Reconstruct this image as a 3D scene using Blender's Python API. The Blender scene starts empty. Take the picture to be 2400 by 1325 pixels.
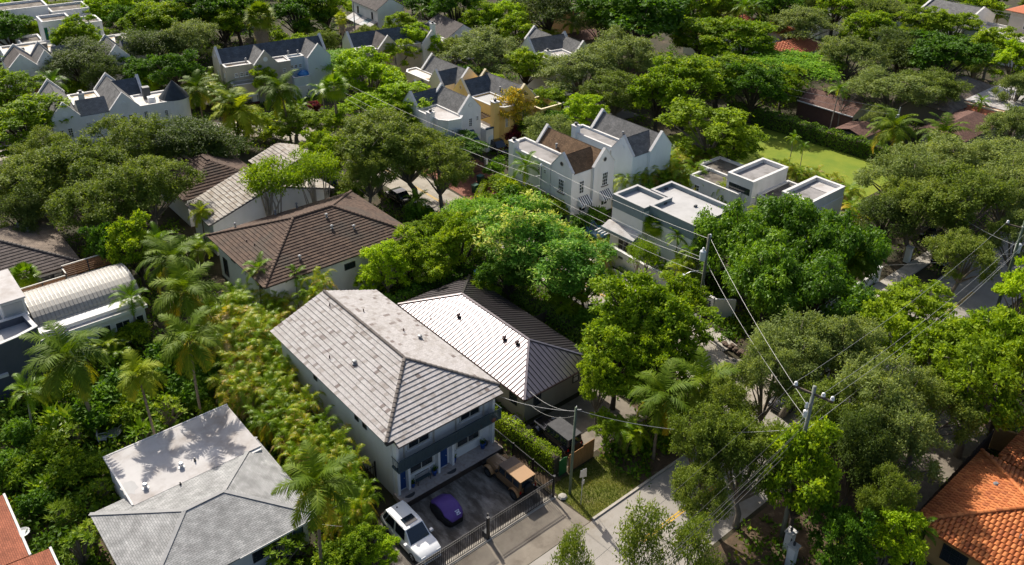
import bpy, math, random
import numpy as np
from mathutils import Vector, Matrix

# ------------------------------------------------------------------ camera, sky, sun, exposure
scene = bpy.context.scene
COL = scene.collection
R_ = math.radians
cam_data = bpy.data.cameras.new('camera')
cam = bpy.data.objects.new('camera', cam_data)
COL.objects.link(cam)
scene.camera = cam
cam.location = (0.0, 0.0, 46.0)
PITCH, YAW, ROLL = R_(26.802), R_(40.9278), R_(-1.1208)
fw = Vector((math.sin(YAW)*math.cos(PITCH), math.cos(YAW)*math.cos(PITCH), -math.sin(PITCH)))
rt = Vector((math.cos(YAW), -math.sin(YAW), 0.0))
dn = fw.cross(rt)
rt2 = rt*math.cos(ROLL) + dn*math.sin(ROLL)
dn2 = dn*math.cos(ROLL) - rt*math.sin(ROLL)
cam.matrix_world = Matrix(((rt2.x, -dn2.x, -fw.x, 0), (rt2.y, -dn2.y, -fw.y, 0), (rt2.z, -dn2.z, -fw.z, 46.0), (0, 0, 0, 1)))
cam_data.sensor_fit = 'HORIZONTAL'
cam_data.sensor_width = 36.0
cam_data.lens = 2009.21/2400*36.0
cam_data.shift_y = -(662.5-500.0)/2400
cam_data.clip_start = 0.5
cam_data.clip_end = 3000

SUN_AZ, SUN_EL = R_(78.0), R_(42.0)          # azimuth measured from +X towards +Y
world = bpy.data.worlds.new('World')
scene.world = world
world.use_nodes = True
wn = world.node_tree.nodes; wl = world.node_tree.links
sky = wn.new('ShaderNodeTexSky')
sky.sky_type = 'NISHITA'
sky.sun_disc = False
sky.sun_elevation = SUN_EL
sky.sun_rotation = math.pi/2 - SUN_AZ
sky.altitude = 10; sky.air_density = 0.8; sky.dust_density = 3.2; sky.ozone_density = 0.4
wn['Background'].inputs['Strength'].default_value = 0.108
wl.new(sky.outputs['Color'], wn['Background'].inputs['Color'])
sun_data = bpy.data.lights.new('sun', 'SUN')
sun_data.energy = 4.5
sun_data.angle = R_(0.53)
sun_data.color = (1.0, 0.93, 0.82)
sun = bpy.data.objects.new('sun', sun_data)
COL.objects.link(sun)
sdir = Vector((math.cos(SUN_EL)*math.cos(SUN_AZ), math.cos(SUN_EL)*math.sin(SUN_AZ), math.sin(SUN_EL)))
sun.rotation_euler = sdir.to_track_quat('Z', 'Y').to_euler()
sun.location = (0, 60, 90)
scene.view_settings.view_transform = 'Standard'
scene.view_settings.look = 'None'
scene.view_settings.exposure = 0.52
scene.view_settings.gamma = 1.0
scene.view_settings.use_curve_mapping = False
scene.render.engine = 'CYCLES'
scene.cycles.max_bounces = 12; scene.cycles.diffuse_bounces = 6; scene.cycles.transmission_bounces = 8

# ------------------------------------------------------------------ materials
MATS = {}
def nodes_of(name):
    m = bpy.data.materials.new(name); m.use_nodes = True
    MATS[name] = m
    nt = m.node_tree
    return m, nt, nt.nodes, nt.links, nt.nodes['Principled BSDF']

def rgb(c): return (c[0], c[1], c[2], 1.0)

def surf(name, c1, c2=None, scale=3.0, rough=0.8, metal=0.0, bump=0.0, bscale=None, spec=0.4, stretch=(1, 1, 1), detail=6, lo=0.35, hi=0.65, c3=None, s3=0.6, lo3=0.5, hi3=0.7, coat=0.0):
    """principled surface: two noise-mixed colours, optional third stain colour and bump"""
    m, nt, n, l, b = nodes_of(name)
    b.inputs['Roughness'].default_value = rough
    b.inputs['Metallic'].default_value = metal
    b.inputs['Specular IOR Level'].default_value = spec
    if coat: b.inputs['Coat Weight'].default_value = coat; b.inputs['Coat Roughness'].default_value = 0.05
    b.inputs['Base Color'].default_value = rgb(c1)
    if c2 is None and bump == 0: return m
    geo = n.new('ShaderNodeNewGeometry')
    mp = n.new('ShaderNodeMapping'); mp.inputs['Scale'].default_value = stretch
    l.new(geo.outputs['Position'], mp.inputs['Vector'])
    if c2 is not None:
        t = n.new('ShaderNodeTexNoise'); t.inputs['Scale'].default_value = scale; t.inputs['Detail'].default_value = detail; t.inputs['Roughness'].default_value = 0.62
        l.new(mp.outputs['Vector'], t.inputs['Vector'])
        r = n.new('ShaderNodeMapRange'); r.inputs['From Min'].default_value = lo; r.inputs['From Max'].default_value = hi
        l.new(t.outputs['Fac'], r.inputs['Value'])
        mx = n.new('ShaderNodeMix'); mx.data_type = 'RGBA'
        mx.inputs['A'].default_value = rgb(c1); mx.inputs['B'].default_value = rgb(c2)
        l.new(r.outputs['Result'], mx.inputs['Factor'])
        out = mx.outputs['Result']
        if c3 is not None:
            t3 = n.new('ShaderNodeTexNoise'); t3.inputs['Scale'].default_value = s3; t3.inputs['Detail'].default_value = 7; t3.inputs['Roughness'].default_value = 0.65
            l.new(mp.outputs['Vector'], t3.inputs['Vector'])
            r3 = n.new('ShaderNodeMapRange'); r3.inputs['From Min'].default_value = lo3; r3.inputs['From Max'].default_value = hi3
            l.new(t3.outputs['Fac'], r3.inputs['Value'])
            m3 = n.new('ShaderNodeMix'); m3.data_type = 'RGBA'
            l.new(out, m3.inputs['A']); m3.inputs['B'].default_value = rgb(c3)
            l.new(r3.outputs['Result'], m3.inputs['Factor'])
            out = m3.outputs['Result']
        l.new(out, b.inputs['Base Color'])
    if bump:
        tb = n.new('ShaderNodeTexNoise'); tb.inputs['Scale'].default_value = bscale or scale*4; tb.inputs['Detail'].default_value = 4
        l.new(mp.outputs['Vector'], tb.inputs['Vector'])
        bp = n.new('ShaderNodeBump'); bp.inputs['Strength'].default_value = bump; bp.inputs['Distance'].default_value = 0.05
        l.new(tb.outputs['Fac'], bp.inputs['Height']); l.new(bp.outputs['Normal'], b.inputs['Normal'])
    return m

def piece_random(n, l):
    """one random number per piece: the object's own, shifted by the face attribute v of joined pieces"""
    oi = n.new('ShaderNodeObjectInfo'); at = n.new('ShaderNodeAttribute'); at.attribute_name = 'v'
    ad = n.new('ShaderNodeMath'); ad.operation = 'ADD'
    l.new(oi.outputs['Random'], ad.inputs[0]); l.new(at.outputs['Fac'], ad.inputs[1])
    fr = n.new('ShaderNodeMath'); fr.operation = 'FRACT'; l.new(ad.outputs[0], fr.inputs[0])
    return fr.outputs[0]

def tiles_mat(name, stops, rough=0.85, stain=None, sscale=0.5, spec=0.3, slo=0.5, shi=0.7):
    m, nt, n, l, b = nodes_of(name)
    b.inputs['Roughness'].default_value = rough; b.inputs['Specular IOR Level'].default_value = spec
    rnd = piece_random(n, l)
    cr = n.new('ShaderNodeValToRGB'); cr.color_ramp.interpolation = 'LINEAR'
    while len(cr.color_ramp.elements) < len(stops): cr.color_ramp.elements.new(0.5)
    for e, (p, c) in zip(cr.color_ramp.elements, stops): e.position = p; e.color = rgb(c)
    l.new(rnd, cr.inputs['Fac'])
    geo = n.new('ShaderNodeNewGeometry')
    t = n.new('ShaderNodeTexNoise'); t.inputs['Scale'].default_value = 9; t.inputs['Detail'].default_value = 6
    l.new(geo.outputs['Position'], t.inputs['Vector'])
    r = n.new('ShaderNodeMapRange'); r.inputs['From Min'].default_value = 0.3; r.inputs['From Max'].default_value = 0.7; r.inputs['To Min'].default_value = 0.78; r.inputs['To Max'].default_value = 1.15
    l.new(t.outputs['Fac'], r.inputs['Value'])
    mu = n.new('ShaderNodeMix'); mu.data_type = 'RGBA'; mu.blend_type = 'MULTIPLY'; mu.inputs['Factor'].default_value = 1
    l.new(cr.outputs['Color'], mu.inputs['A']); l.new(r.outputs['Result'], mu.inputs['B'])
    out = mu.outputs['Result']
    if stain:
        t3 = n.new('ShaderNodeTexNoise'); t3.inputs['Scale'].default_value = sscale; t3.inputs['Detail'].default_value = 8
        l.new(geo.outputs['Position'], t3.inputs['Vector'])
        r3 = n.new('ShaderNodeMapRange'); r3.inputs['From Min'].default_value = slo; r3.inputs['From Max'].default_value = shi; r3.inputs['To Max'].default_value = 0.75
        l.new(t3.outputs['Fac'], r3.inputs['Value'])
        m3 = n.new('ShaderNodeMix'); m3.data_type = 'RGBA'; l.new(out, m3.inputs['A']); m3.inputs['B'].default_value = rgb(stain)
        l.new(r3.outputs['Result'], m3.inputs['Factor']); out = m3.outputs['Result']
    l.new(out, b.inputs['Base Color'])
    return m

def shingle_mat(name, c1, c2, mortar, bw=0.33, bh=0.14, rough=0.9, stain=None):
    """asphalt shingles too small to tell apart: tabs laid out in the slope's own metres (UV)"""
    m, nt, n, l, b = nodes_of(name)
    b.inputs['Roughness'].default_value = rough; b.inputs['Specular IOR Level'].default_value = 0.25
    uv = n.new('ShaderNodeUVMap')
    br = n.new('ShaderNodeTexBrick'); br.inputs['Scale'].default_value = 1.0
    br.inputs['Brick Width'].default_value = bw; br.inputs['Row Height'].default_value = bh; br.inputs['Mortar Size'].default_value = 0.012; br.inputs['Mortar Smooth'].default_value = 0.3
    br.inputs['Color1'].default_value = rgb(c1); br.inputs['Color2'].default_value = rgb(c2); br.inputs['Mortar'].default_value = rgb(mortar); br.inputs['Bias'].default_value = 0.0
    l.new(uv.outputs['UV'], br.inputs['Vector'])
    geo = n.new('ShaderNodeNewGeometry')
    t = n.new('ShaderNodeTexNoise'); t.inputs['Scale'].default_value = 1.3; t.inputs['Detail'].default_value = 8
    l.new(geo.outputs['Position'], t.inputs['Vector'])
    r = n.new('ShaderNodeMapRange'); r.inputs['From Min'].default_value = 0.3; r.inputs['From Max'].default_value = 0.7; r.inputs['To Min'].default_value = 0.72; r.inputs['To Max'].default_value = 1.2
    l.new(t.outputs['Fac'], r.inputs['Value'])
    mu = n.new('ShaderNodeMix'); mu.data_type = 'RGBA'; mu.blend_type = 'MULTIPLY'; mu.inputs['Factor'].default_value = 1
    l.new(br.outputs['Color'], mu.inputs['A']); l.new(r.outputs['Result'], mu.inputs['B'])
    l.new(mu.outputs['Result'], b.inputs['Base Color'])
    bp = n.new('ShaderNodeBump'); bp.inputs['Strength'].default_value = 0.5; bp.inputs['Distance'].default_value = 0.02; bp.invert = True
    l.new(br.outputs['Fac'], bp.inputs['Height']); l.new(bp.outputs['Normal'], b.inputs['Normal'])
    return m

LG = 1.45
def leaf_mat(name, stops, trans=0.43, rough=0.6, spec=0.18, tint=(1.25, 1.2, 0.5), objvar=0.35):
    """leaves: colour varies from leaf to leaf (v) and from plant to plant; light shines through them"""
    m, nt, n, l, b = nodes_of(name)
    b.inputs['Roughness'].default_value = rough; b.inputs['Specular IOR Level'].default_value = spec
    at = n.new('ShaderNodeAttribute'); at.attribute_name = 'v'
    oi = n.new('ShaderNodeObjectInfo')
    mr = n.new('ShaderNodeMapRange'); mr.inputs['To Min'].default_value = -objvar/2; mr.inputs['To Max'].default_value = objvar/2
    l.new(oi.outputs['Random'], mr.inputs['Value'])
    ad = n.new('ShaderNodeMath'); ad.operation = 'ADD'; ad.use_clamp = True
    l.new(at.outputs['Fac'], ad.inputs[0]); l.new(mr.outputs['Result'], ad.inputs[1])
    cr = n.new('ShaderNodeValToRGB')
    while len(cr.color_ramp.elements) < len(stops): cr.color_ramp.elements.new(0.5)
    for e, (p, c) in zip(cr.color_ramp.elements, stops): e.position = p; e.color = rgb([min(.7, q*LG) for q in c])
    l.new(ad.outputs[0], cr.inputs['Fac'])
    l.new(cr.outputs['Color'], b.inputs['Base Color'])
    tr = n.new('ShaderNodeBsdfTranslucent')
    mu = n.new('ShaderNodeMix'); mu.data_type = 'RGBA'; mu.blend_type = 'MULTIPLY'; mu.inputs['Factor'].default_value = 1
    l.new(cr.outputs['Color'], mu.inputs['A']); mu.inputs['B'].default_value = rgb(tint)
    l.new(mu.outputs['Result'], tr.inputs['Color'])
    mix = n.new('ShaderNodeMixShader'); mix.inputs['Fac'].default_value = trans
    l.new(b.outputs['BSDF'], mix.inputs[1]); l.new(tr.outputs['BSDF'], mix.inputs[2])
    l.new(mix.outputs['Shader'], n['Material Output'].inputs['Surface'])
    return m

surf('soil', (.045, .034, .02), (.03, .034, .012), 1.3, .95, bump=.6, bscale=9, c3=(.09, .065, .04), s3=.35)
surf('grass_ground', (.12, .14, .02), (.17, .165, .04), .9, .95, bump=.5, bscale=25, c3=(.19, .15, .08), s3=.5, lo3=.56, hi3=.75)
surf('lawn', (.125, .19, .010), (.20, .24, .015), .35, .95, bump=.5, bscale=14, c3=(.33, .27, .14), s3=.16, lo3=.6, hi3=.74)
surf('road', (.33, .305, .275), (.275, .255, .225), .45, .9, bump=.12, bscale=40, c3=(.20, .165, .12), s3=.22, lo3=.55, hi3=.75)
surf('road_b', (.36, .325, .275), (.29, .265, .225), .5, .9, bump=.12, bscale=40, c3=(.22, .175, .12), s3=.25, lo3=.52, hi3=.72)
surf('apron', (.23, .20, .16), (.175, .15, .12), .8, .9, bump=.15, bscale=30, c3=(.11, .09, .07), s3=.6, lo3=.5, hi3=.72)
surf('kerb', (.42, .39, .34), (.32, .29, .25), 2, .9, bump=.1)
surf('sidewalk', (.42, .39, .34), (.33, .30, .26), 1.2, .9, bump=.1, c3=(.2, .18, .15), s3=.8, lo3=.55, hi3=.75)
surf('drive_dark', (.07, .060, .050), (.14, .125, .108), 1.1, .92, bump=.2, bscale=20, c3=(.37, .34, .30), s3=.8, lo3=.45, hi3=.72, stretch=(1.6, .6, 1), spec=.2)
surf('paver_red', (.26, .105, .07), (.19, .075, .05), 3, .9, bump=.2)
surf('asphalt', (.10, .10, .105), (.14, .135, .13), .6, .9, bump=.15, bscale=30)
surf('yellow_paint', (.62, .38, .03), (.45, .28, .05), 5, .7)
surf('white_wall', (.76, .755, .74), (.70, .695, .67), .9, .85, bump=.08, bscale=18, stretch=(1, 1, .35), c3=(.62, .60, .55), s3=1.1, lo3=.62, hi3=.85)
surf('stucco_grey', (.66, .66, .65), (.58, .575, .56), .8, .88, bump=.1, bscale=18, stretch=(1, 1, .35), c3=(.44, .43, .40), s3=.9, lo3=.62, hi3=.85)
surf('pale_blue_wall', (.62, .70, .74), (.56, .635, .67), .9, .85, bump=.08, bscale=18, stretch=(1, 1, .35))
surf('beige_wall', (.52, .465, .385), (.46, .41, .34), .9, .85, bump=.08, bscale=18, stretch=(1, 1, .35))
surf('yellow_wall', (.72, .50, .17), (.64, .44, .14), .9, .85, bump=.08, bscale=18, stretch=(1, 1, .35), c3=(.42, .29, .13), s3=.9, lo3=.62, hi3=.85)
surf('cream_wall', (.74, .645, .45), (.68, .58, .40), .9, .85, bump=.08, bscale=18, stretch=(1, 1, .35))
surf('tan_wall', (.30, .265, .215), (.25, .22, .18), .9, .88, bump=.1, bscale=18, stretch=(1, 1, .35))
surf('ochre_wall', (.55, .33, .12), (.46, .27, .10), .9, .88, bump=.1)
surf('peach_wall', (.60, .36, .17), (.52, .31, .15), .9, .88, bump=.1)
surf('slate_wall', (.085, .095, .12), (.07, .08, .10), .8, .8, bump=.06)
surf('blue_grey_band', (.20, .25, .27), (.17, .215, .235), 1, .75)
surf('flat_roof_white', (.50, .485, .475), (.42, .40, .39), .35, .85, bump=.06, bscale=6, c3=(.25, .21, .18), s3=.45, lo3=.46, hi3=.75)
surf('flat_roof_pale', (.44, .435, .43), (.37, .365, .36), .6, .85, bump=.05, c3=(.34, .33, .32), s3=.5, lo3=.55, hi3=.8)
surf('flat_roof_grey', (.30, .285, .28), (.22, .21, .205), .7, .9, bump=.1, c3=(.12, .11, .10), s3=.55, lo3=.52, hi3=.72)
surf('flat_roof_stained', (.17, .15, .125), (.07, .058, .048), .8, .92, bump=.15, c3=(.33, .30, .265), s3=.7, lo3=.56, hi3=.72)
surf('flat_roof_blotched', (.66, .62, .57), (.58, .53, .47), .8, .88, bump=.05, c3=(.34, .24, .13), s3=.35, lo3=.54, hi3=.62)
surf('shingle_cap', (.33, .33, .325), (.27, .27, .265), 3, .9)
surf('coping', (.62, .61, .60), (.52, .51, .49), 2, .8)
surf('trim_white', (.80, .80, .79), (.74, .735, .72), 2, .6)
surf('trim_beige', (.55, .52, .46), (.48, .455, .40), 2, .7)
surf('dark_frame', (.035, .035, .04), rough=.5)
surf('brown_frame', (.09, .05, .03), rough=.6)
surf('blue_door', (.012, .055, .20), (.010, .045, .17), 2, .45)
surf('blue_pot', (.008, .055, .26), rough=.3)
surf('balcony_slate', (.055, .085, .10), (.045, .07, .085), 1.5, .6)
surf('navy_awning', (.02, .06, .11), rough=.8)
surf('awning_white', (.72, .72, .72), rough=.85)
surf('awning_black', (.02, .02, .025), rough=.85)
surf('porch_stone', (.46, .40, .36), (.36, .30, .27), 4, .85, bump=.1, c3=(.27, .18, .14), s3=2.2, lo3=.55, hi3=.7)
surf('porch_riser', (.06, .042, .032), (.04, .03, .025), 3, .9)
surf('iron_black', (.012, .012, .013), rough=.45, spec=.5)
surf('iron_lit', (.03, .03, .032), rough=.35, spec=.6)
surf('wood_fence', (.32, .17, .065), (.24, .12, .045), 1.2, .8, stretch=(4, 4, .6))
surf('wood_dark', (.11, .085, .065), (.075, .058, .045), 1.5, .9, stretch=(4, 4, .6))
surf('slat_wood', (.27, .135, .06), (.17, .085, .04), 1.2, .75, stretch=(.6, 3, 4))
surf('green_panel', (.015, .11, .028), rough=.7)
surf('pole_wood', (.17, .165, .13), (.12, .12, .095), 2, .9, stretch=(3, 3, .4), bump=.2)
surf('pole_green', (.12, .155, .10), (.09, .115, .08), 2, .9, stretch=(3, 3, .4), bump=.2)
surf('pole_concrete', (.22, .24, .205), (.17, .185, .16), 2, .9, stretch=(3, 3, .4))
surf('porcelain', (.75, .76, .77), rough=.3)
surf('transformer_grey', (.55, .58, .60), rough=.45)
surf('galvanised', (.48, .49, .50), rough=.4, metal=.6)
surf('cable', (.40, .40, .39), rough=.4, metal=.3)
surf('cable_dark', (.06, .06, .06), rough=.5)
surf('metal_roof', (.21, .19, .20), (.17, .155, .165), 2, .31, metal=.9, spec=.6)
surf('metal_seam', (.075, .068, .075), rough=.35, metal=.6)
surf('vault_metal', (.33, .32, .295), (.28, .268, .245), .8, .62, c3=(.36, .345, .315), s3=.5)
surf('vault_seam', (.30, .285, .26), rough=.5, metal=.6)
surf('brown_shingle_flat', (.14, .075, .055), (.115, .06, .045), 2, .92)
surf('dark_metal_vent', (.06, .03, .03), rough=.5)
surf('vent_grey', (.26, .265, .27), rough=.5, metal=.3)
surf('rubber', (.012, .012, .012), rough=.85)
surf('rim_silver', (.45, .45, .46), rough=.3, metal=.8)
surf('paint_white', (.75, .76, .77), rough=.25, spec=.6, coat=.7)
surf('paint_bronze', (.17, .098, .045), rough=.38, spec=.5, coat=.25)
surf('paint_copper_top', (.33, .19, .085), rough=.55)
surf('soft_top_grey', (.115, .085, .065), rough=.8)
surf('paint_black', (.008, .008, .01), rough=.2, spec=.6, coat=.8)
surf('paint_blue', (.02, .10, .15), rough=.22, spec=.6, coat=.8)
surf('canvas_grey', (.07, .07, .072), (.05, .05, .052), 3, .85)
surf('cover_purple', (.105, .055, .26), (.085, .042, .21), 1.5, .6, bump=.3, bscale=5)
surf('cover_black', (.012, .012, .014), rough=.7)
surf('print_pale', (.55, .60, .75), rough=.7)
surf('car_glass', (.012, .02, .03), rough=.06, spec=.9)
surf('lamp_clear', (.55, .57, .6), rough=.15, spec=.8)
surf('lamp_red', (.25, .012, .01), rough=.25)
surf('glass', (.018, .024, .03), (.03, .04, .045), .8, .08, spec=.9)
surf('glass_blue', (.10, .17, .21), (.07, .12, .15), .8, .12, spec=.9)
surf('glass_green', (.01, .10, .06), rough=.1, spec=.9)
surf('glass_shade', (.42, .42, .40), (.36, .36, .35), 1.5, .3)
surf('bin_green', (.01, .075, .045), rough=.45)
surf('bin_teal', (.03, .15, .17), rough=.45)
surf('bin_blue', (.01, .04, .22), rough=.4)
surf('plastic_white', (.72, .73, .74), rough=.4)
surf('ac_grey', (.42, .42, .41), rough=.5)
surf('ac_dark', (.05, .055, .06), rough=.6)
surf('tarp_blue', (.02, .16, .42), rough=.5)
surf('maroon', (.09, .012, .02), rough=.6)
surf('pergola_brown', (.045, .025, .018), rough=.7)
surf('stone_dark', (.13, .09, .065), (.08, .055, .04), 4, .9, bump=.6, bscale=9)
surf('stone_pale', (.36, .34, .30), (.27, .25, .22), 3, .85)
surf('trunk_grey', (.20, .17, .135), (.135, .115, .09), 3, .92, bump=.6, bscale=14, stretch=(3, 3, .7))
surf('trunk_dark', (.075, .058, .042), (.05, .04, .03), 3, .92, bump=.6, bscale=14, stretch=(3, 3, .7))
surf('trunk_pale', (.34, .30, .245), (.25, .215, .17), 2.5, .9, bump=.4, bscale=10, stretch=(3, 3, .9))
surf('trunk_palm', (.24, .19, .135), (.15, .115, .08), 1.0, .9, bump=.6, bscale=10, stretch=(.6, .6, 7))
surf('stem_green', (.17, .19, .05), (.24, .19, .07), 2, .7)
surf('litter', (.115, .075, .045), (.07, .05, .03), 2.2, .95, bump=.5, bscale=18, c3=(.22, .16, .10), s3=1.1, lo3=.55, hi3=.7)

tiles_mat('tile_grey', [(0, (0.427, 0.406, 0.397)), (.5, (0.393, 0.371, 0.360)), (.88, (0.349, 0.327, 0.309)), (.96, (0.262, 0.233, 0.216)), (1, (0.165, 0.134, 0.124))], stain=(.22, .195, .175), sscale=.5, slo=.55, shi=.9)
tiles_mat('tile_brown', [(0, (0.115, 0.073, 0.051)), (.5, (0.092, 0.059, 0.042)), (1, (0.068, 0.042, 0.031))], stain=(.06, .05, .04), sscale=.4)
tiles_mat('tile_brown_pale', [(0, (.30, .27, .235)), (.5, (.40, .37, .33)), (1, (.24, .20, .16))], stain=(.15, .12, .09), sscale=.4)
tiles_mat('tile_dark', [(0, (.105, .085, .08)), (.5, (.085, .068, .062)), (1, (.062, .05, .046))])
tiles_mat('tile_orange', [(0, (.56, .20, .065)), (.4, (.50, .165, .05)), (.8, (.42, .125, .038)), (1, (.33, .10, .035))], rough=.75)
tiles_mat('tile_orange_far', [(0, (.50, .17, .085)), (1, (.40, .13, .07))])
tiles_mat('ridge_grey', [(0, (.17, .15, .135)), (1, (.11, .095, .085))])
tiles_mat('ridge_brown', [(0, (.135, .09, .065)), (1, (.10, .065, .048))])
shingle_mat('shingle_pale', (.36, .36, .355), (.27, .275, .27), (.14, .14, .14))
shingle_mat('shingle_slate', (.085, .105, .125), (.06, .075, .095), (.035, .045, .055), .3, .16)
shingle_mat('shingle_grey', (.17, .168, .165), (.125, .125, .125), (.07, .07, .07), .3, .16)
shingle_mat('shingle_brown', (.185, .115, .065), (.13, .08, .045), (.06, .038, .024), .3, .16)
shingle_mat('shingle_dark', (.12, .105, .10), (.09, .08, .076), (.05, .045, .042), .3, .16)
shingle_mat('shingle_maroon', (.17, .095, .075), (.13, .072, .056), (.075, .042, .034), .3, .16)
shingle_mat('shingle_red', (.33, .115, .065), (.26, .088, .05), (.14, .05, .03), .25, .12)
shingle_mat('shingle_tan', (.24, .19, .15), (.19, .15, .12), (.10, .08, .065), .3, .16)

leaf_mat('leaf_oak', [(0, (0.064, 0.099, 0.012)), (0.5, (0.106, 0.149, 0.019)), (1, (0.166, 0.202, 0.034))], trans=.4)
leaf_mat('leaf_oak_grey', [(0, (0.085, 0.121, 0.029)), (0.5, (0.136, 0.178, 0.045)), (1, (0.205, 0.242, 0.073))], trans=.4)
leaf_mat('leaf_oak_dark', [(0, (0.032, 0.056, 0.011)), (0.5, (0.056, 0.088, 0.016)), (1, (0.093, 0.123, 0.028))], trans=.4)
leaf_mat('leaf_mid', [(0, (0.065, 0.125, 0.004)), (0.5, (0.129, 0.208, 0.006)), (1, (0.237, 0.305, 0.013))])
leaf_mat('leaf_bright', [(0, (0.115, 0.196, 0.004)), (0.5, (0.207, 0.314, 0.007)), (1, (0.310, 0.414, 0.014))], trans=.43)
leaf_mat('leaf_dark', [(0, (0.026, 0.070, 0.004)), (0.5, (0.055, 0.125, 0.007)), (1, (0.107, 0.194, 0.011))], trans=.4)
leaf_mat('leaf_gloss', [(0, (0.034, 0.086, 0.005)), (0.5, (0.069, 0.148, 0.007)), (1, (0.140, 0.234, 0.011))], trans=.4, rough=.5, spec=.25)
leaf_mat('leaf_frost', [(0, (0.054, 0.145, 0.016)), (.45, (0.090, 0.204, 0.019)), (.7, (0.179, 0.324, 0.039)), (1, (0.535, 0.647, 0.131))], trans=.35)
leaf_mat('leaf_yellow', [(0, (0.110, 0.143, 0.013)), (.4, (0.264, 0.231, 0.017)), (.7, (0.495, 0.330, 0.017)), (1, (0.605, 0.396, 0.033))], trans=.4, tint=(1.1, 1, .5))
leaf_mat('leaf_olive', [(0, (0.090, 0.147, 0.006)), (0.5, (0.157, 0.230, 0.009)), (1, (0.246, 0.322, 0.014))], trans=.42)
leaf_mat('leaf_poinciana', [(0, (0.067, 0.163, 0.008)), (.6, (0.154, 0.288, 0.015)), (.93, (0.230, 0.346, 0.018)), (1, (0.806, 0.307, 0.026))], objvar=.1)
leaf_mat('leaf_croton', [(0, (0.040, 0.012, 0.014)), (.5, (0.100, 0.018, 0.022)), (1, (0.240, 0.040, 0.050))], tint=(1.2, .8, .8))
leaf_mat('leaf_shrub', [(0, (0.059, 0.114, 0.005)), (0.5, (0.131, 0.205, 0.008)), (1, (0.263, 0.319, 0.016))], trans=.4, objvar=.5)
leaf_mat('leaf_hedge', [(0, (0.048, 0.100, 0.013)), (.5, (0.097, 0.169, 0.018)), (1, (0.193, 0.250, 0.032))], trans=.35)
leaf_mat('leaf_coco', [(0, (0.046, 0.091, 0.003)), (0.5, (0.101, 0.151, 0.006)), (0.85, (0.201, 0.219, 0.009)), (1, (0.364, 0.261, 0.021))], trans=.35, objvar=.25)
leaf_mat('leaf_coco_yellow', [(0, (0.13, 0.18, 0.009)), (0.5, (0.26, 0.3, 0.014)), (1, (0.46, 0.4, 0.03))], trans=.4, objvar=.2)
leaf_mat('leaf_areca', [(0, (0.053, 0.108, 0.004)), (0.45, (0.119, 0.195, 0.007)), (0.75, (0.228, 0.270, 0.011)), (0.92, (0.353, 0.230, 0.016)), (1, (0.324, 0.260, 0.128))], trans=.38, rough=.4, objvar=.3)
leaf_mat('leaf_palm_green', [(0, (0.060, 0.127, 0.004)), (0.5, (0.119, 0.202, 0.006)), (1, (0.238, 0.282, 0.011))], trans=.38, rough=.4, objvar=.25)
leaf_mat('leaf_dry', [(0, (0.160, 0.130, 0.100)), (1, (0.300, 0.240, 0.180))], trans=.25)
leaf_mat('leaf_under', [(0, (0.035, 0.081, 0.004)), (0.5, (0.069, 0.138, 0.006)), (0.85, (0.125, 0.196, 0.009)), (1, (0.250, 0.247, 0.014))], trans=.4)
leaf_mat('grass_blade', [(0, (0.050, 0.085, 0.008)), (.6, (0.100, 0.130, 0.014)), (1, (0.220, 0.190, 0.050))], trans=.35)

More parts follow.
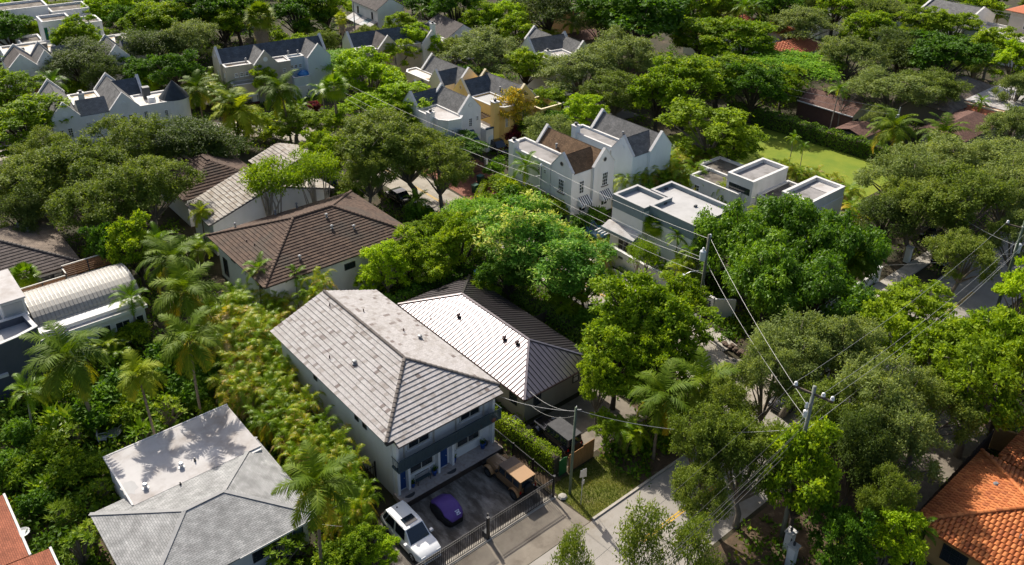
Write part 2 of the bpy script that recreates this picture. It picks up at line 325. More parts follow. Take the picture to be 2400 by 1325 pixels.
# ------------------------------------------------------------------ mesh kit
OFF = {}
class MB:
    """collects faces in scene metres; build() links them as ONE mesh object under its thing"""
    def __init__(s): s.v = []; s.f = []; s.uv = []; s.useuv = False; s.a = []; s.usea = False
    def face(s, pts, uv=None, a=0.0):
        i = len(s.v); s.v += [tuple(p) for p in pts]; s.f.append(list(range(i, i+len(pts))))
        s.uv.append(uv if uv else [(0, 0)]*len(pts)); s.a.append(a)
        if uv: s.useuv = True
        return s
    def box(s, x0, x1, y0, y1, z0, z1, a=0.0):
        p = [(x0, y0, z0), (x1, y0, z0), (x1, y1, z0), (x0, y1, z0), (x0, y0, z1), (x1, y0, z1), (x1, y1, z1), (x0, y1, z1)]
        return s.hexa(p, a)
    def hexa(s, p, a=0.0):
        for q in ((0, 3, 2, 1), (4, 5, 6, 7), (0, 1, 5, 4), (1, 2, 6, 5), (2, 3, 7, 6), (3, 0, 4, 7)): s.face([p[k] for k in q], a=a)
        return s
    def beam(s, p, q, w, h, up=(0, 0, 1)):
        p, q, up = Vector(p), Vector(q), Vector(up); d = (q-p).normalized(); sd = d.cross(up)
        if sd.length < 1e-4: sd = d.cross(Vector((0, 1, 0)))
        sd.normalize(); u = sd.cross(d); a, b = sd*w/2, u*h/2
        return s.hexa([p-a-b, p+a-b, p+a+b, p-a+b, q-a-b, q+a-b, q+a+b, q-a+b])
    def prism(s, pts, z0, z1):
        n = len(pts)
        s.face([(x, y, z1) for x, y in pts]); s.face([(x, y, z0) for x, y in reversed(pts)])
        for i in range(n):
            a, b = pts[i], pts[(i+1) % n]
            s.face([(a[0], a[1], z0), (b[0], b[1], z0), (b[0], b[1], z1), (a[0], a[1], z1)])
        return s
    def slab(s, pts, t, uvs=None):
        """planar polygon given counter-clockwise seen from outside, thickened inwards by t"""
        P = [Vector(p) for p in pts]; n = (P[1]-P[0]).cross(P[2]-P[0]).normalized()
        if len(P) > 3 and n.length < .5: n = (P[2]-P[1]).cross(P[3]-P[1]).normalized()
        Q = [p-n*t for p in P]
        s.face(P, uvs)
        s.face(list(reversed(Q)))
        for i in range(len(P)):
            j = (i+1) % len(P); s.face([P[i], Q[i], Q[j], P[j]])
        return s
    def tube(s, pts, rad, n=8, caps=True):
        P = [Vector(p) for p in pts]
        if not hasattr(rad, '__len__'): rad = [rad]*len(P)
        rings = []
        for i, p in enumerate(P):
            d = (P[min(i+1, len(P)-1)]-P[max(i-1, 0)]).normalized()
            r = Vector((1, 0, 0)) if abs(d.x) < .8 else Vector((0, 1, 0))
            a = d.cross(r).normalized(); b = d.cross(a)
            i0 = len(s.v)
            for k in range(n):
                t = 2*math.pi*k/n; s.v.append(tuple(p+(a*math.cos(t)+b*math.sin(t))*rad[i]))
            rings.append(i0)
        for i in range(len(P)-1):
            for k in range(n):
                k2 = (k+1) % n
                s.f.append([rings[i]+k, rings[i]+k2, rings[i+1]+k2, rings[i+1]+k]); s.uv.append([(0, 0)]*4); s.a.append(0)
        if caps:
            s.f.append([rings[0]+k for k in reversed(range(n))]); s.uv.append([(0, 0)]*n); s.a.append(0)
            s.f.append([rings[-1]+k for k in range(n)]); s.uv.append([(0, 0)]*n); s.a.append(0)
        return s
    def lathe(s, c, prof, n=12, cap=True):
        rings = []
        for r, z in prof:
            rings.append(len(s.v))
            for k in range(n):
                t = 2*math.pi*k/n; s.v.append((c[0]+r*math.cos(t), c[1]+r*math.sin(t), c[2]+z))
        for i in range(len(prof)-1):
            for k in range(n):
                k2 = (k+1) % n; s.f.append([rings[i]+k, rings[i]+k2, rings[i+1]+k2, rings[i+1]+k]); s.uv.append([(0, 0)]*4); s.a.append(0)
        if cap:
            s.f.append([rings[-1]+k for k in range(n)]); s.uv.append([(0, 0)]*n); s.a.append(0)
            s.f.append([rings[0]+k for k in reversed(range(n))]); s.uv.append([(0, 0)]*n); s.a.append(0)
        return s
    def mesh(s, name, off=(0, 0, 0), smooth=False):
        me = bpy.data.meshes.new(name)
        ox, oy, oz = off
        me.from_pydata([(a-ox, b-oy, c-oz) for a, b, c in s.v], [], s.f)
        if s.useuv:
            uvl = me.uv_layers.new(name='UVMap'); flat = [c for f in s.uv for u in f for c in u]
            uvl.data.foreach_set('uv', flat)
        if s.usea:
            at = me.attributes.new('v', 'FLOAT', 'FACE'); at.data.foreach_set('value', s.a)
        if smooth: me.polygons.foreach_set('use_smooth', [True]*len(me.polygons))
        return me
    def build(s, name, mat, parent=None, smooth=False, bevel=0.0):
        off = OFF.get(parent.name, (0, 0, 0)) if parent else (0, 0, 0)
        me = s.mesh(name, off, smooth)
        o = bpy.data.objects.new(name, me); COL.objects.link(o)
        me.materials.append(MATS[mat])
        if parent: o.parent = parent; OFF[o.name] = off
        if bevel:
            md = o.modifiers.new('bevel', 'BEVEL'); md.width = bevel; md.segments = 2; md.limit_method = 'ANGLE'
        return o

def tag(o, label=None, cat=None, group=None, kind=None):
    if label: o['label'] = label
    if cat: o['category'] = cat
    if group: o['group'] = group
    if kind: o['kind'] = kind
    return o

def thing(name, label, cat, loc=(0, 0, 0), rz=0.0, group=None):
    """Empty at a thing's base; its parts are authored in scene metres and turned by rz about it"""
    o = bpy.data.objects.new(name, None); COL.objects.link(o)
    o.empty_display_size = 0.3
    loc = tuple(loc) if len(loc) == 3 else (loc[0], loc[1], 0.0)
    o.location = loc; o.rotation_euler = (0, 0, R_(rz)); OFF[o.name] = loc
    return tag(o, label, cat, group)

def copy_tree(root, loc, rz, label, group=None, scale=None):
    c = root.copy(); COL.objects.link(c); c.location = loc; c.rotation_euler = (0, 0, rz); c['label'] = label
    if group: c['group'] = group
    if scale: c.scale = scale
    for ch in root.children:
        d = ch.copy(); COL.objects.link(d); d.parent = c
        for g in ch.children:
            e = g.copy(); COL.objects.link(e); e.parent = d
    return c

def inst(name, me, parent, loc, rot=None):
    o = bpy.data.objects.new(name, me); COL.objects.link(o); o.parent = parent; o.location = loc
    if rot is not None:
        o.rotation_mode = 'QUATERNION'; o.rotation_quaternion = rot
    return o

# ------------------------------------------------------------------ building kit
CAMP = Vector((0, 0, 46))
def slope(h, pts, mat, t=.1, name='roof_slope'):
    P = [Vector(p) for p in pts]; e = (P[1]-P[0]).normalized(); n = (P[1]-P[0]).cross(P[2]-P[0]).normalized(); u = n.cross(e)
    return MB().slab(pts, t, [((p-P[0]).dot(e), (p-P[0]).dot(u)) for p in P]).build(name, mat, h)

def roof_polys(x0, x1, y0, y1, ze, zr, axis, h0=0.0, h1=0.0):
    if axis == 'y':
        xm = (x0+x1)/2; A = (xm, y0+h0, zr); B = (xm, y1-h1, zr)
        out = [[(x0, y1, ze), (x0, y0, ze), A, B], [(x1, y0, ze), (x1, y1, ze), B, A]]
        if h0: out.append([(x0, y0, ze), (x1, y0, ze), A])
        if h1: out.append([(x1, y1, ze), (x0, y1, ze), B])
    else:
        ym = (y0+y1)/2; A = (x0+h0, ym, zr); B = (x1-h1, ym, zr)
        out = [[(x0, y0, ze), (x1, y0, ze), B, A], [(x1, y1, ze), (x0, y1, ze), A, B]]
        if h0: out.append([(x0, y1, ze), (x0, y0, ze), A])
        if h1: out.append([(x1, y0, ze), (x1, y1, ze), B])
    return out

def fbox(mb, face, p, a0, a1, z0, z1, d0, d1):
    """box on a wall face: a along the wall, d outwards from plane p"""
    if face == '-y': return mb.box(a0, a1, p-d1, p-d0, z0, z1)
    if face == '+y': return mb.box(a0, a1, p+d0, p+d1, z0, z1)
    if face == '-x': return mb.box(p-d1, p-d0, a0, a1, z0, z1)
    return mb.box(p+d0, p+d1, a0, a1, z0, z1)

def window(h, face, p, c, z0, w, ht, nx=2, ny=4, frame='trim_white', glass='glass', fw=.07, mw=.035, sill=None, each=False, mid=True):
    a0, a1, z1 = c-w/2, c+w/2, z0+ht
    m = MB()
    fbox(m, face, p, a0, a0+fw, z0, z1, 0.002, .07); fbox(m, face, p, a1-fw, a1, z0, z1, 0.002, .07)
    fbox(m, face, p, a0+fw, a1-fw, z0, z0+fw, 0.002, .068); fbox(m, face, p, a0+fw, a1-fw, z1-fw, z1, 0.002, .068)
    for i in range(1, nx):
        x = a0+w*i/nx; fbox(m, face, p, x-mw/2, x+mw/2, z0+fw, z1-fw, 0.02, .055)
    for j in range(1, ny):
        z = z0+ht*j/ny; q = mw*(1.6 if (mid and ny % 2 == 0 and j == ny//2) else 1)
        fbox(m, face, p, a0+fw, a1-fw, z-q/2, z+q/2, 0.02, .052)
    f = m.build('window', frame, h)
    if each:
        for i in range(nx):
            for j in range(ny):
                g = MB(); fbox(g, face, p, a0+w*i/nx+.01, a0+w*(i+1)/nx-.01, z0+ht*j/ny+.01, z0+ht*(j+1)/ny-.01, .012, .03); g.build('pane', glass, f)
    else:
        g = MB(); fbox(g, face, p, a0+fw*.5, a1-fw*.5, z0+fw*.5, z1-fw*.5, .008, .028); g.build('pane', glass, f)
    if sill:
        s = MB(); fbox(s, face, p, a0-.08, a1+.08, z0-.1, z0, .002, .14); s.build('sill', sill, f)
    return f

def gable_block(h, x0, x1, y0, y1, ze, zr, axis, wall, roof, par=(True, True), rise=.38, pt=.28, cop='coping', over=0.0, roof2=None):
    """walled block under a pitched roof; gable walls carry on above the roof as parapets with coping"""
    m = MB()
    if axis == 'y':
        xm = (x0+x1)/2; pr = [(x0, 0), (x1, 0), (x1, ze), (xm, zr), (x0, ze)]; mk = lambda a, y: (a[0], y, a[1]); lo, hi = y0, y1
    else:
        ym = (y0+y1)/2; pr = [(y1, 0), (y0, 0), (y0, ze), (ym, zr), (y1, ze)]; mk = lambda a, x: (x, a[0], a[1]); lo, hi = x0, x1
    def extr(mb, prof, a, b):
        n = len(prof)
        mb.face([mk(q, a) for q in prof]); mb.face([mk(q, b) for q in reversed(prof)])
        for i in range(n):
            j = (i+1) % n; mb.face([mk(prof[i], a), mk(prof[i], b), mk(prof[j], b), mk(prof[j], a)])
    extr(m, [(q[0], q[1]-(.06 if q[1] > 0 else 0)) for q in pr], lo, hi)
    m.build('wall', wall, h)
    for k, pl in enumerate(roof_polys(x0-over if axis == 'y' else x0, x1+over if axis == 'y' else x1, y0-over if axis == 'x' else y0, y1+over if axis == 'x' else y1, ze-over*(zr-ze)/max(.1, ((x1-x0) if axis == 'y' else (y1-y0))/2)+.03, zr+.03, axis)):
        slope(h, pl, (roof2 if (roof2 and k == 1) else roof), .08)
    for end, on in zip((lo, hi), par):
        if not on: continue
        a, b = (end-.03, end+pt) if end == lo else (end-pt, end+.03)
        c = [(q[0], q[1]) for q in pr]
        s = 1 if c[1][0] > c[0][0] else -1
        prof = [(c[0][0]-s*.02, 0.0), (c[1][0]+s*.02, 0.0), (c[2][0]+s*.02, c[2][1]+rise*.6), (c[3][0], c[3][1]+rise), (c[4][0]-s*.02, c[4][1]+rise*.6)]
        g = MB(); extr(g, prof, a, b); w = g.build('gable_wall', wall, h)
        g = MB(); q = .07
        top = [(prof[2][0]+s*.05, prof[2][1]-.03), (prof[2][0]+s*.05, prof[2][1]+q-.03), (prof[3][0], prof[3][1]+q), (prof[4][0]-s*.05, prof[4][1]+q-.03), (prof[4][0]-s*.05, prof[4][1]-.03), (prof[3][0], prof[3][1]+.003)]
        for tri in ((0, 1, 2, 5), (5, 2, 3, 4)): extr(g, [top[k] for k in tri], a-.04, b+.04)
        g.build('coping', cop, w)

def flat_block(h, x0, x1, y0, y1, z, wall, roof, par=.3, pt=.22, cop='coping', pts=None, band=None):
    """flat-roofed block with parapet"""
    P = pts or [(x0, y0), (x1, y0), (x1, y1), (x0, y1)]
    MB().prism(P, 0, z).build('wall', wall, h)
    n = len(P); cx = sum(q[0] for q in P)/n; cy = sum(q[1] for q in P)/n
    def inset(d):
        out = []
        for i in range(n):
            a, b, c = Vector(P[i-1]), Vector(P[i]), Vector(P[(i+1) % n])
            e1 = (b-a).normalized(); e2 = (c-b).normalized(); n1 = Vector((-e1.y, e1.x)); n2 = Vector((-e2.y, e2.x))
            k = (n1+n2); k = k/max(.2, 1+n1.dot(n2)); out.append((b.x+k.x*d, b.y+k.y*d))
        return out
    I = inset(pt); O = inset(-.015)
    m = MB().face([(a, b, z+.006) for a, b in inset(.02)]); m.build('flat_roof', roof, h)
    if par > 0:
        m = MB(); c = MB()
        I2 = inset(pt+.03); O2 = inset(-.05)
        for i in range(n):
            j = (i+1) % n
            m.hexa([(*O[i], z-.02), (*O[j], z-.02), (*I[j], z-.02), (*I[i], z-.02), (*O[i], z+par), (*O[j], z+par), (*I[j], z+par), (*I[i], z+par)])
            c.hexa([(*O2[i], z+par+.002), (*O2[j], z+par+.002), (*I2[j], z+par+.002), (*I2[i], z+par+.002), (*O2[i], z+par+.07), (*O2[j], z+par+.07), (*I2[j], z+par+.07), (*I2[i], z+par+.07)])
        w = m.build('parapet', band or wall, h); c.build('coping', cop, w)

def chimney(h, x0, x1, y0, y1, z1, wall='white_wall', z0=0.0):
    c = MB().box(x0, x1, y0, y1, z0, z1).build('chimney', wall, h)
    MB().box(x0-.06, x1+.06, y0-.06, y1+.06, z1, z1+.12).build('chimney_cap', 'coping', c)
    MB().lathe(((x0+x1)/2, (y0+y1)/2, z1+.12), [(.2, 0), (.2, .22), (.26, .24), (.26, .32), (.05, .38)], 10).build('flue', 'ac_dark', c)

def disc(h, face, p, c, z, r, mat='trim_white', ring='trim_white', name='round_vent'):
    m = MB()
    n = 14; pts = []
    for k in range(n):
        t = 2*math.pi*k/n; pts.append((c+r*math.cos(t), z+r*math.sin(t)))
    mk = {'-y': lambda a, b, d: (a, p-d, b), '+y': lambda a, b, d: (a, p+d, b), '-x': lambda a, b, d: (p-d, a, b), '+x': lambda a, b, d: (p+d, a, b)}[face]
    m.face([mk(a, b, .05) for a, b in pts])
    for k in range(n):
        a, b = pts[k], pts[(k+1) % n]; m.face([mk(*a, .05), mk(*b, .05), mk(*b, 0.002), mk(*a, 0.002)])
    o = m.build(name, mat, h)
    g = MB()
    for k in range(n):
        a, b = pts[k], pts[(k+1) % n]; q = 1.22
        a2, b2 = (c+(a[0]-c)*q, z+(a[1]-z)*q), (c+(b[0]-c)*q, z+(b[1]-z)*q)
        g.face([mk(*a, .07), mk(*b, .07), mk(*b2, .07), mk(*a2, .07)]); g.face([mk(*a2, .07), mk(*b2, .07), mk(*b2, .002), mk(*a2, .002)])
    g.build('vent_ring', ring, o)

def tile_mesh(name, w, ln, t, mat, lift=.035):
    m = MB(); y0, y1 = -ln*.5, ln*.5+.04
    m.hexa([(-w/2, y0, lift-t), (w/2, y0, lift-t), (w/2, y1, -t), (-w/2, y1, -t), (-w/2, y0, lift), (w/2, y0, lift), (w/2, y1, 0), (-w/2, y1, 0)])
    me = m.mesh(name); me.materials.append(MATS[mat]); return me

def barrel_mesh(name, w, ln, mat, n=5):
    m = MB(); y0, y1 = -ln*.5, ln*.5+.05; h = w*.36
    a = [(-w*.47*math.cos(math.pi*k/n), h*math.sin(math.pi*k/n)) for k in range(n+1)]
    for k in range(n):
        (xa, za), (xb, zb) = a[k], a[k+1]
        m.face([(xa, y0, za+.045), (xb, y0, zb+.045), (xb*.9, y1, zb*.9), (xa*.9, y1, za*.9)])
    m.face([(x, y0, z+.045) for x, z in reversed(a)])
    me = m.mesh(name); me.materials.append(MATS[mat]); return me

def lay_tiles(h, polys, mesh, tw, expo, mat, n_parts=300, seed=1, under='tile_dark', name='roof_tile', drop=None):
    """tiles course by course on every slope: the ones that show largest are parts, the rest one joined part"""
    rnd = random.Random(seed); items = []
    off = Vector(OFF.get(h.name, (0, 0, 0)))
    for pl in polys:
        P = [Vector(p) for p in pl]; e = (P[1]-P[0]).normalized(); n = (P[1]-P[0]).cross(P[2]-P[0]).normalized(); u = n.cross(e)
        slope(h, [tuple(p-n*.03) for p in P], under, .12)
        q = [((p-P[0]).dot(e), (p-P[0]).dot(u)) for p in P]; T = max(b for a, b in q)
        k = 0; t = 0.0
        while t+expo*.4 < T:
            tm = t+expo*.5; xs = []
            for i in range(len(q)):
                (a, b), (c, d) = q[i], q[(i+1) % len(q)]
                if (b-tm)*(d-tm) < 0: xs.append(a+(c-a)*(tm-b)/(d-b))
            if len(xs) >= 2:
                s0, s1 = min(xs), max(xs); s = s0-(tw*.5 if k % 2 else 0)
                while s < s1-.03:
                    a, b = max(s, s0), min(s+tw, s1)
                    if b-a > .06:
                        c = P[0]+e*((a+b)/2)+u*tm
                        items.append((c, e, u, n, (b-a)/tw))
                    s += tw
            t += expo; k += 1
    cd = fw
    items.sort(key=lambda it: (it[0]-CAMP).dot(cd)/max(.05, it[3].dot((CAMP-it[0]).normalized()))**.5)
    for c, e, u, n, sc in items[:n_parts]:
        M3 = Matrix((e, u, n)).transposed(); jit = Matrix.Rotation(rnd.uniform(-.012, .012), 3, 'Z')
        o = inst(name, mesh, h, c-off+n*rnd.uniform(0, .008), (M3 @ jit).to_quaternion()); o.scale = (sc*.995, 1, 1)
    if items[n_parts:]:
        nv = len(mesh.vertices); co = np.empty(nv*3); mesh.vertices.foreach_get('co', co); co = co.reshape(-1, 3)
        fs = [list(p.vertices) for p in mesh.polygons]
        m = MB(); m.usea = True
        for i, (c, e, u, n, sc) in enumerate(items[n_parts:]):
            B = np.array([list(e), list(u), list(n)]); w = (co*np.array([sc*.995, 1, 1])) @ B + np.array(c) + np.array(n)*rnd.uniform(0, .008)
            base = len(m.v); m.v += [tuple(x) for x in w]; vv = rnd.random()
            for f in fs: m.f.append([base+k for k in f]); m.uv.append([(0, 0)]*len(f)); m.a.append(vv)
        o = m.build('roof_tiles', mat, h); tag(o, kind='stuff')
    return items

def caps(h, lines, mesh, step, name='ridge_cap'):
    off = Vector(OFF.get(h.name, (0, 0, 0)))
    for a, b in lines:
        a, b = Vector(a), Vector(b); d = (b-a); L = d.length; d.normalize(); sd = d.cross(Vector((0, 0, 1))).normalized(); up = sd.cross(d)
        q = Matrix((sd, d, up)).transposed().to_quaternion(); k = max(1, int(round(L/step)))
        for i in range(k): inst(name, mesh, h, a+d*(L*(i+.5)/k)-off, q)

def pipe_vent(h, p, r=.06, ht=.35, mat='dark_metal_vent', cap=True):
    m = MB().lathe(p, [(r*1.8, -.12), (r*1.6, .04), (r, .06), (r, ht)] + ([(r*2.0, ht), (r*2.0, ht+.05), (r*.8, ht+.12)] if cap else []), 8)
    return m.build('roof_vent', mat, h)

def ground_sheet(name, pts, z, mat, kind='structure', th=0.0):
    m = MB()
    if th: m.prism(pts, z-th, z)
    else: m.face([(a, b, z) for a, b in pts])
    return tag(m.build(name, mat), kind=kind)

def strip(path, w, side=0.0):
    """outline of a band of width w along a path, shifted sideways"""
    L, Rr = [], []
    for i, p in enumerate(path):
        a = Vector(path[max(i-1, 0)]); b = Vector(path[min(i+1, len(path)-1)]); d = (b-a).normalized(); n = Vector((-d.y, d.x)); q = Vector(p)+n*side
        L.append(tuple(q+n*w/2)); Rr.append(tuple(q-n*w/2))
    return Rr+list(reversed(L))

def smooth_path(pts, k=6):
    out = []
    for i in range(len(pts)-1):
        p0, p1, p2, p3 = (Vector(pts[max(i-1, 0)]), Vector(pts[i]), Vector(pts[i+1]), Vector(pts[min(i+2, len(pts)-1)]))
        for j in range(k):
            t = j/k; out.append(tuple(.5*((2*p1)+(p2-p0)*t+(2*p0-5*p1+4*p2-p3)*t*t+(3*p1-p0-3*p2+p3)*t**3)))
    out.append(tuple(pts[-1])); return out

# ------------------------------------------------------------------ ground, streets, yards
g = MB().face([(-1200, -1200, 0), (1800, -1200, 0), (1800, 1800, 0), (-1200, 1800, 0)]).build('ground', 'soil'); tag(g, kind='structure')
SB = smooth_path([(51.2, 28.6), (53.0, 33), (54.4, 40), (54.9, 50), (54.9, 62), (54.8, 75), (54.8, 90), (53.6, 102), (49.5, 111), (42, 117), (30, 122), (10, 127)])
MB_band = lambda path, w, side, z, mat, name, th=0: ground_sheet(name, strip(path, w, side), z, mat, th=th)
def band(name, path, w, side, z, mat, th=0.0, kind='structure'):
    m = MB(); s = strip(path, w, side); n = len(path)
    for i in range(n-1):
        q = [s[i], s[i+1], s[2*n-2-i], s[2*n-1-i]]
        if th: m.hexa([(*a, z-th) for a in q]+[(*a, z) for a in q])
        else: m.face([(*a, z) for a in q])
    return tag(m.build(name, mat), kind=kind)
street = [(-10, 25.7), (20, 25.75), (60, 25.75), (100, 25.7), (190, 25.2)]
band('road', street, 6.7, 0, .012, 'road')
band('road', SB, 5.6, 0, .008, 'road_b')
ground_sheet('road', [(46.5, 28.9), (58.6, 28.9), (57.3, 33.0), (55.6, 36.0), (51.2, 36.0), (49.6, 31.5)], .016, 'road_b')
for a, b in ((34.5, 42.5), (79, 85), (96, 120)):
    for dy in (-.1, .1): ground_sheet('road_marking', [(a, 25.68+dy-.055), (b, 25.68+dy-.055), (b, 25.68+dy+.055), (a, 25.68+dy+.055)], .02, 'yellow_paint')
YB = SB[12:40]
for sd in (-.1, .1): band('road_marking', YB, .1, sd, .018, 'yellow_paint')
# kerbs are real steps; a kerb runs on both sides of the streets, broken at driveways and the crossing
for a, b in ((33.3, 48.5), (60.5, 130)):
    tag(MB().box(a, b, 29.06, 29.24, -.1, .11).build('kerb', 'kerb'), kind='structure')
for a, b in ((-5, 36.5), (45, 130)):
    tag(MB().box(a, b, 22.2, 22.4, -.1, .11).build('kerb', 'kerb'), kind='structure')
band('kerb', SB[9:24], .18, -2.9, .12, 'kerb', .2)
band('kerb', SB[6:30], .18, 2.9, .12, 'kerb', .2)
# walk along the east side of the cross street, slab by slab; joints stay open
def walk(path, w, side, step, z, name='sidewalk'):
    base = band(name, path, w, side, z-.02, 'kerb', .14)
    me = None
    for i in range(len(path)-1):
        a, b = Vector(path[i]), Vector(path[i+1]); d = (b-a); L = d.length; d.normalize(); n = Vector((-d.y, d.x)); k = max(1, int(L/step))
        for j in range(k):
            c = a+d*(L*(j+.5)/k)+n*side
            if me is None:
                mm = MB().box(-.485, .485, -.485, .485, -.02, .022); me = mm.mesh('paving_slab'); me.materials.append(MATS['sidewalk'])
            o = inst('paving_slab', me, base, (c.x, c.y, z)); o.rotation_euler = (0, 0, math.atan2(d.y, d.x)); o.scale = (L/k*1.01, w, 1)
walk(SB[9:26], 1.5, -3.8, 1.5, .12)
walk([(76, 32.1), (82, 32.1), (88, 32.1), (96, 32.1)], 1.5, 0, 1.5, .12)
ground_sheet('pavement', [(59.0, 29.5), (76, 29.5), (76, 31.3), (59.6, 31.3)], .035, 'sidewalk')
# front yard of the grey house: stained drive, apron, gate sill, verge
ground_sheet('driveway', [(20.4, 32.75), (32.5, 32.75), (32.5, 38.25), (20.4, 38.25)], .014, 'drive_dark')
ground_sheet('driveway_apron', [(19.5, 29.15), (33.0, 29.15), (32.7, 32.3), (19.5, 32.3)], .010, 'apron')
tag(MB().box(19.5, 32.75, 32.28, 32.74, -.1, .05).build('gate_sill', 'kerb'), kind='structure')
ground_sheet('verge', [(33.0, 29.3), (38.5, 29.3), (38.5, 33.3), (33.0, 33.3)], .006, 'grass_ground')
ground_sheet('verge', [(38.5, 29.3), (49.0, 29.3), (50.0, 33), (49, 36), (38.5, 36)], .005, 'litter')
ground_sheet('verge', [(32.9, 33.3), (34.2, 33.3), (34.2, 40), (32.9, 40)], .006, 'litter')
ground_sheet('side_yard', [(34.4, 33.9), (44.5, 33.9), (44.5, 39.4), (34.4, 39.4)], .010, 'apron')
ground_sheet('lawn', [(89, 74), (107.4, 72.5), (109.0, 44.5), (93, 44.5), (95.0, 56)], .006, 'lawn')
ground_sheet('brick_drive', [(57.9, 74.3), (64.5, 74.0), (66.5, 84), (58.2, 86)], .020, 'paver_red')
ground_sheet('parking_court', [(84, 84), (97, 82), (98, 104), (84, 106)], .010, 'asphalt')
ground_sheet('road_marking', [(88.0, 88.0), (93.5, 87.6), (93.5, 87.85), (88.0, 88.25)], .014, 'yellow_paint')
ground_sheet('patio', [(87.2, 41.5), (91.5, 41.5), (91.5, 58), (87.2, 58)], .010, 'flat_roof_white')
ground_sheet('yard', [(38, 14.6), (66, 14.6), (66, 22.1), (38, 22.1)], .006, 'litter')
ground_sheet('driveway', [(50.5, 14.7), (64.5, 14.7), (64.5, 20.5), (56.0, 20.5)], .012, 'apron')
ground_sheet('yard', [(3.5, 45.8), (6.5, 45.8), (6.5, 53), (3.5, 53)], .006, 'litter')

# ------------------------------------------------------------------ the grey tiled house and its porch
cap_grey = barrel_mesh('ridge_cap', .30, .42, 'ridge_grey'); cap_brown = barrel_mesh('ridge_cap', .34, .42, 'ridge_brown')
t_grey = tile_mesh('roof_tile', .33, .40, .04, 'tile_grey', .065); t_brown = tile_mesh('roof_tile', .34, .37, .045, 'tile_brown', .07)
t_pale = tile_mesh('roof_tile', .42, .46, .05, 'tile_brown_pale', .085); t_dark = tile_mesh('roof_tile', .36, .40, .03, 'tile_dark', .05)

H = thing('house', 'two storey house with weathered grey tile roof and dark balcony above the fenced drive', 'house', (28.2, 48, 0))
MB().box(23.8, 32.7, 39.67, 56.1, 0, 5.5).build('wall', 'stucco_grey', H); MB().box(23.82, 32.68, 39.65, 39.668, .02, 5.48).build('front_wall_lit', 'white_wall', H)  # front sheet whiter than side walls; reflected drive light put into its colour
MB().face([(23.8, 56.1, 5.5), (28.2, 56.1, 7.3), (32.7, 56.1, 5.5)]).build('gable_wall', 'stucco_grey', H)
RP = roof_polys(23.15, 33.25, 39.3, 56.5, 5.55, 7.45, 'y', 5.1, 0)
RP.append([(23.75, 38.66, 5.32), (33.0, 38.66, 5.32), (33.0, 39.36, 5.575), (23.75, 39.36, 5.575)])
lay_tiles(H, RP, t_grey, .33, .385, 'tile_grey', 300, 3)
caps(H, [((28.2, 56.4, 7.47), (28.2, 44.4, 7.47)), ((23.2, 39.35, 5.6), (28.2, 44.4, 7.47)), ((33.2, 39.35, 5.6), (28.2, 44.4, 7.47))], cap_grey, .4)
MB().box(23.2, 33.2, 39.32, 39.6, 5.28, 5.5).build('fascia', 'dark_frame', H)
for x, y, k in ((25.6, 47.3, 1), (24.7, 49.5, 0), (29.5, 52.3, 0), (30.9, 48.6, 0), (31.5, 47.2, 1), (27.6, 54.4, 0)):
    z = 5.55+(1.9/5.05)*min(x-23.15, 33.25-x)
    if k: MB().lathe((x, y, z), [(.22, -.1), (.22, .06), (.13, .10), (.13, .24), (.2, .25), (.16, .34), (.03, .37)], 10).build('roof_vent', 'vent_grey', H)
    else: pipe_vent(H, (x, y, z), .045, .3, 'dark_metal_vent', False)
p = MB().box(23.7, 32.8, 38.32, 39.66, 0, .44).build('porch', 'porch_stone', H)
MB().box(23.7, 32.8, 38.24, 38.319, 0, .42).build('porch_riser', 'porch_riser', p)
for x in (23.95, 32.55): MB().box(x-.11, x+.11, 39.2, 39.648, .44, 5.28).build('pillar', 'trim_white', H)
for x in (24.84, 27.45, 28.72): MB().box(x-.09, x+.09, 39.2, 39.648, .44, 2.915).build('pillar', 'trim_white', H)
for x in (24.4, 28.08):
    d = MB().box(x-.36, x+.36, 39.58, 39.645, .46, 2.65).build('door', 'blue_door', H)
    MB().box(x-.36, x+.36, 39.5, 39.64, .44, .459).build('door_sill', 'coping', d)
    MB().lathe((x+.22, 39.55, 1.4), [(.035, -.03), (.05, 0), (.035, .03)], 8).build('handle', 'galvanised', d)
for c, w in ((26.15, 2.1), (30.4, 2.2)):
    window(H, '-y', 39.65, c, 1.35, w, 1.15, 2, 1, 'trim_beige', 'glass', .09, .06, 'trim_white', each=True)
for c, w in ((26.0, 1.9), (30.6, 1.9)):
    window(H, '-y', 39.65, c, 3.7, w, 1.35, 2, 1, 'trim_beige', 'glass', .1, .06, 'trim_white', each=True)
for c in (24.75, 27.3, 29.3, 31.9):
    MB().box(c-.05, c+.05, 39.55, 39.648, 3.2, 5.27).build('pilaster', 'trim_beige', H)
for c in (43.2, 44.3, 50.4):
    window(H, '-x', 23.8, c, 4.0, .5, .45, 1, 1, 'dark_frame', 'glass', .05, .03)
b = MB().box(23.7, 32.95, 38.74, 39.645, 2.92, 3.06).build('balcony', 'balcony_slate', H)
n = 72
for k in range(n+1):
    x = 23.75+(32.9-23.75)*k/n; MB().box(x-.045, x+.045, 38.76, 38.79, 3.065, 3.86).build('slat', 'balcony_slate', b)
for x in (23.75, 26.05, 28.35, 30.65, 32.9): MB().box(x-.03, x+.03, 38.795, 38.84, 3.065, 3.88).build('baluster', 'balcony_slate', b)
m = MB().box(23.7, 32.95, 38.75, 38.81, 3.865, 3.92)
for x in (23.72, 32.92): m.box(x-.02, x+.02, 38.82, 39.64, 3.87, 3.91)
m.build('rail', 'balcony_slate', b)
for x in (23.74, 32.9):
    for y in (39.0, 39.25, 39.5): MB().box(x-.015, x+.015, y-.015, y+.015, 3.065, 3.865).build('baluster', 'iron_black', b)

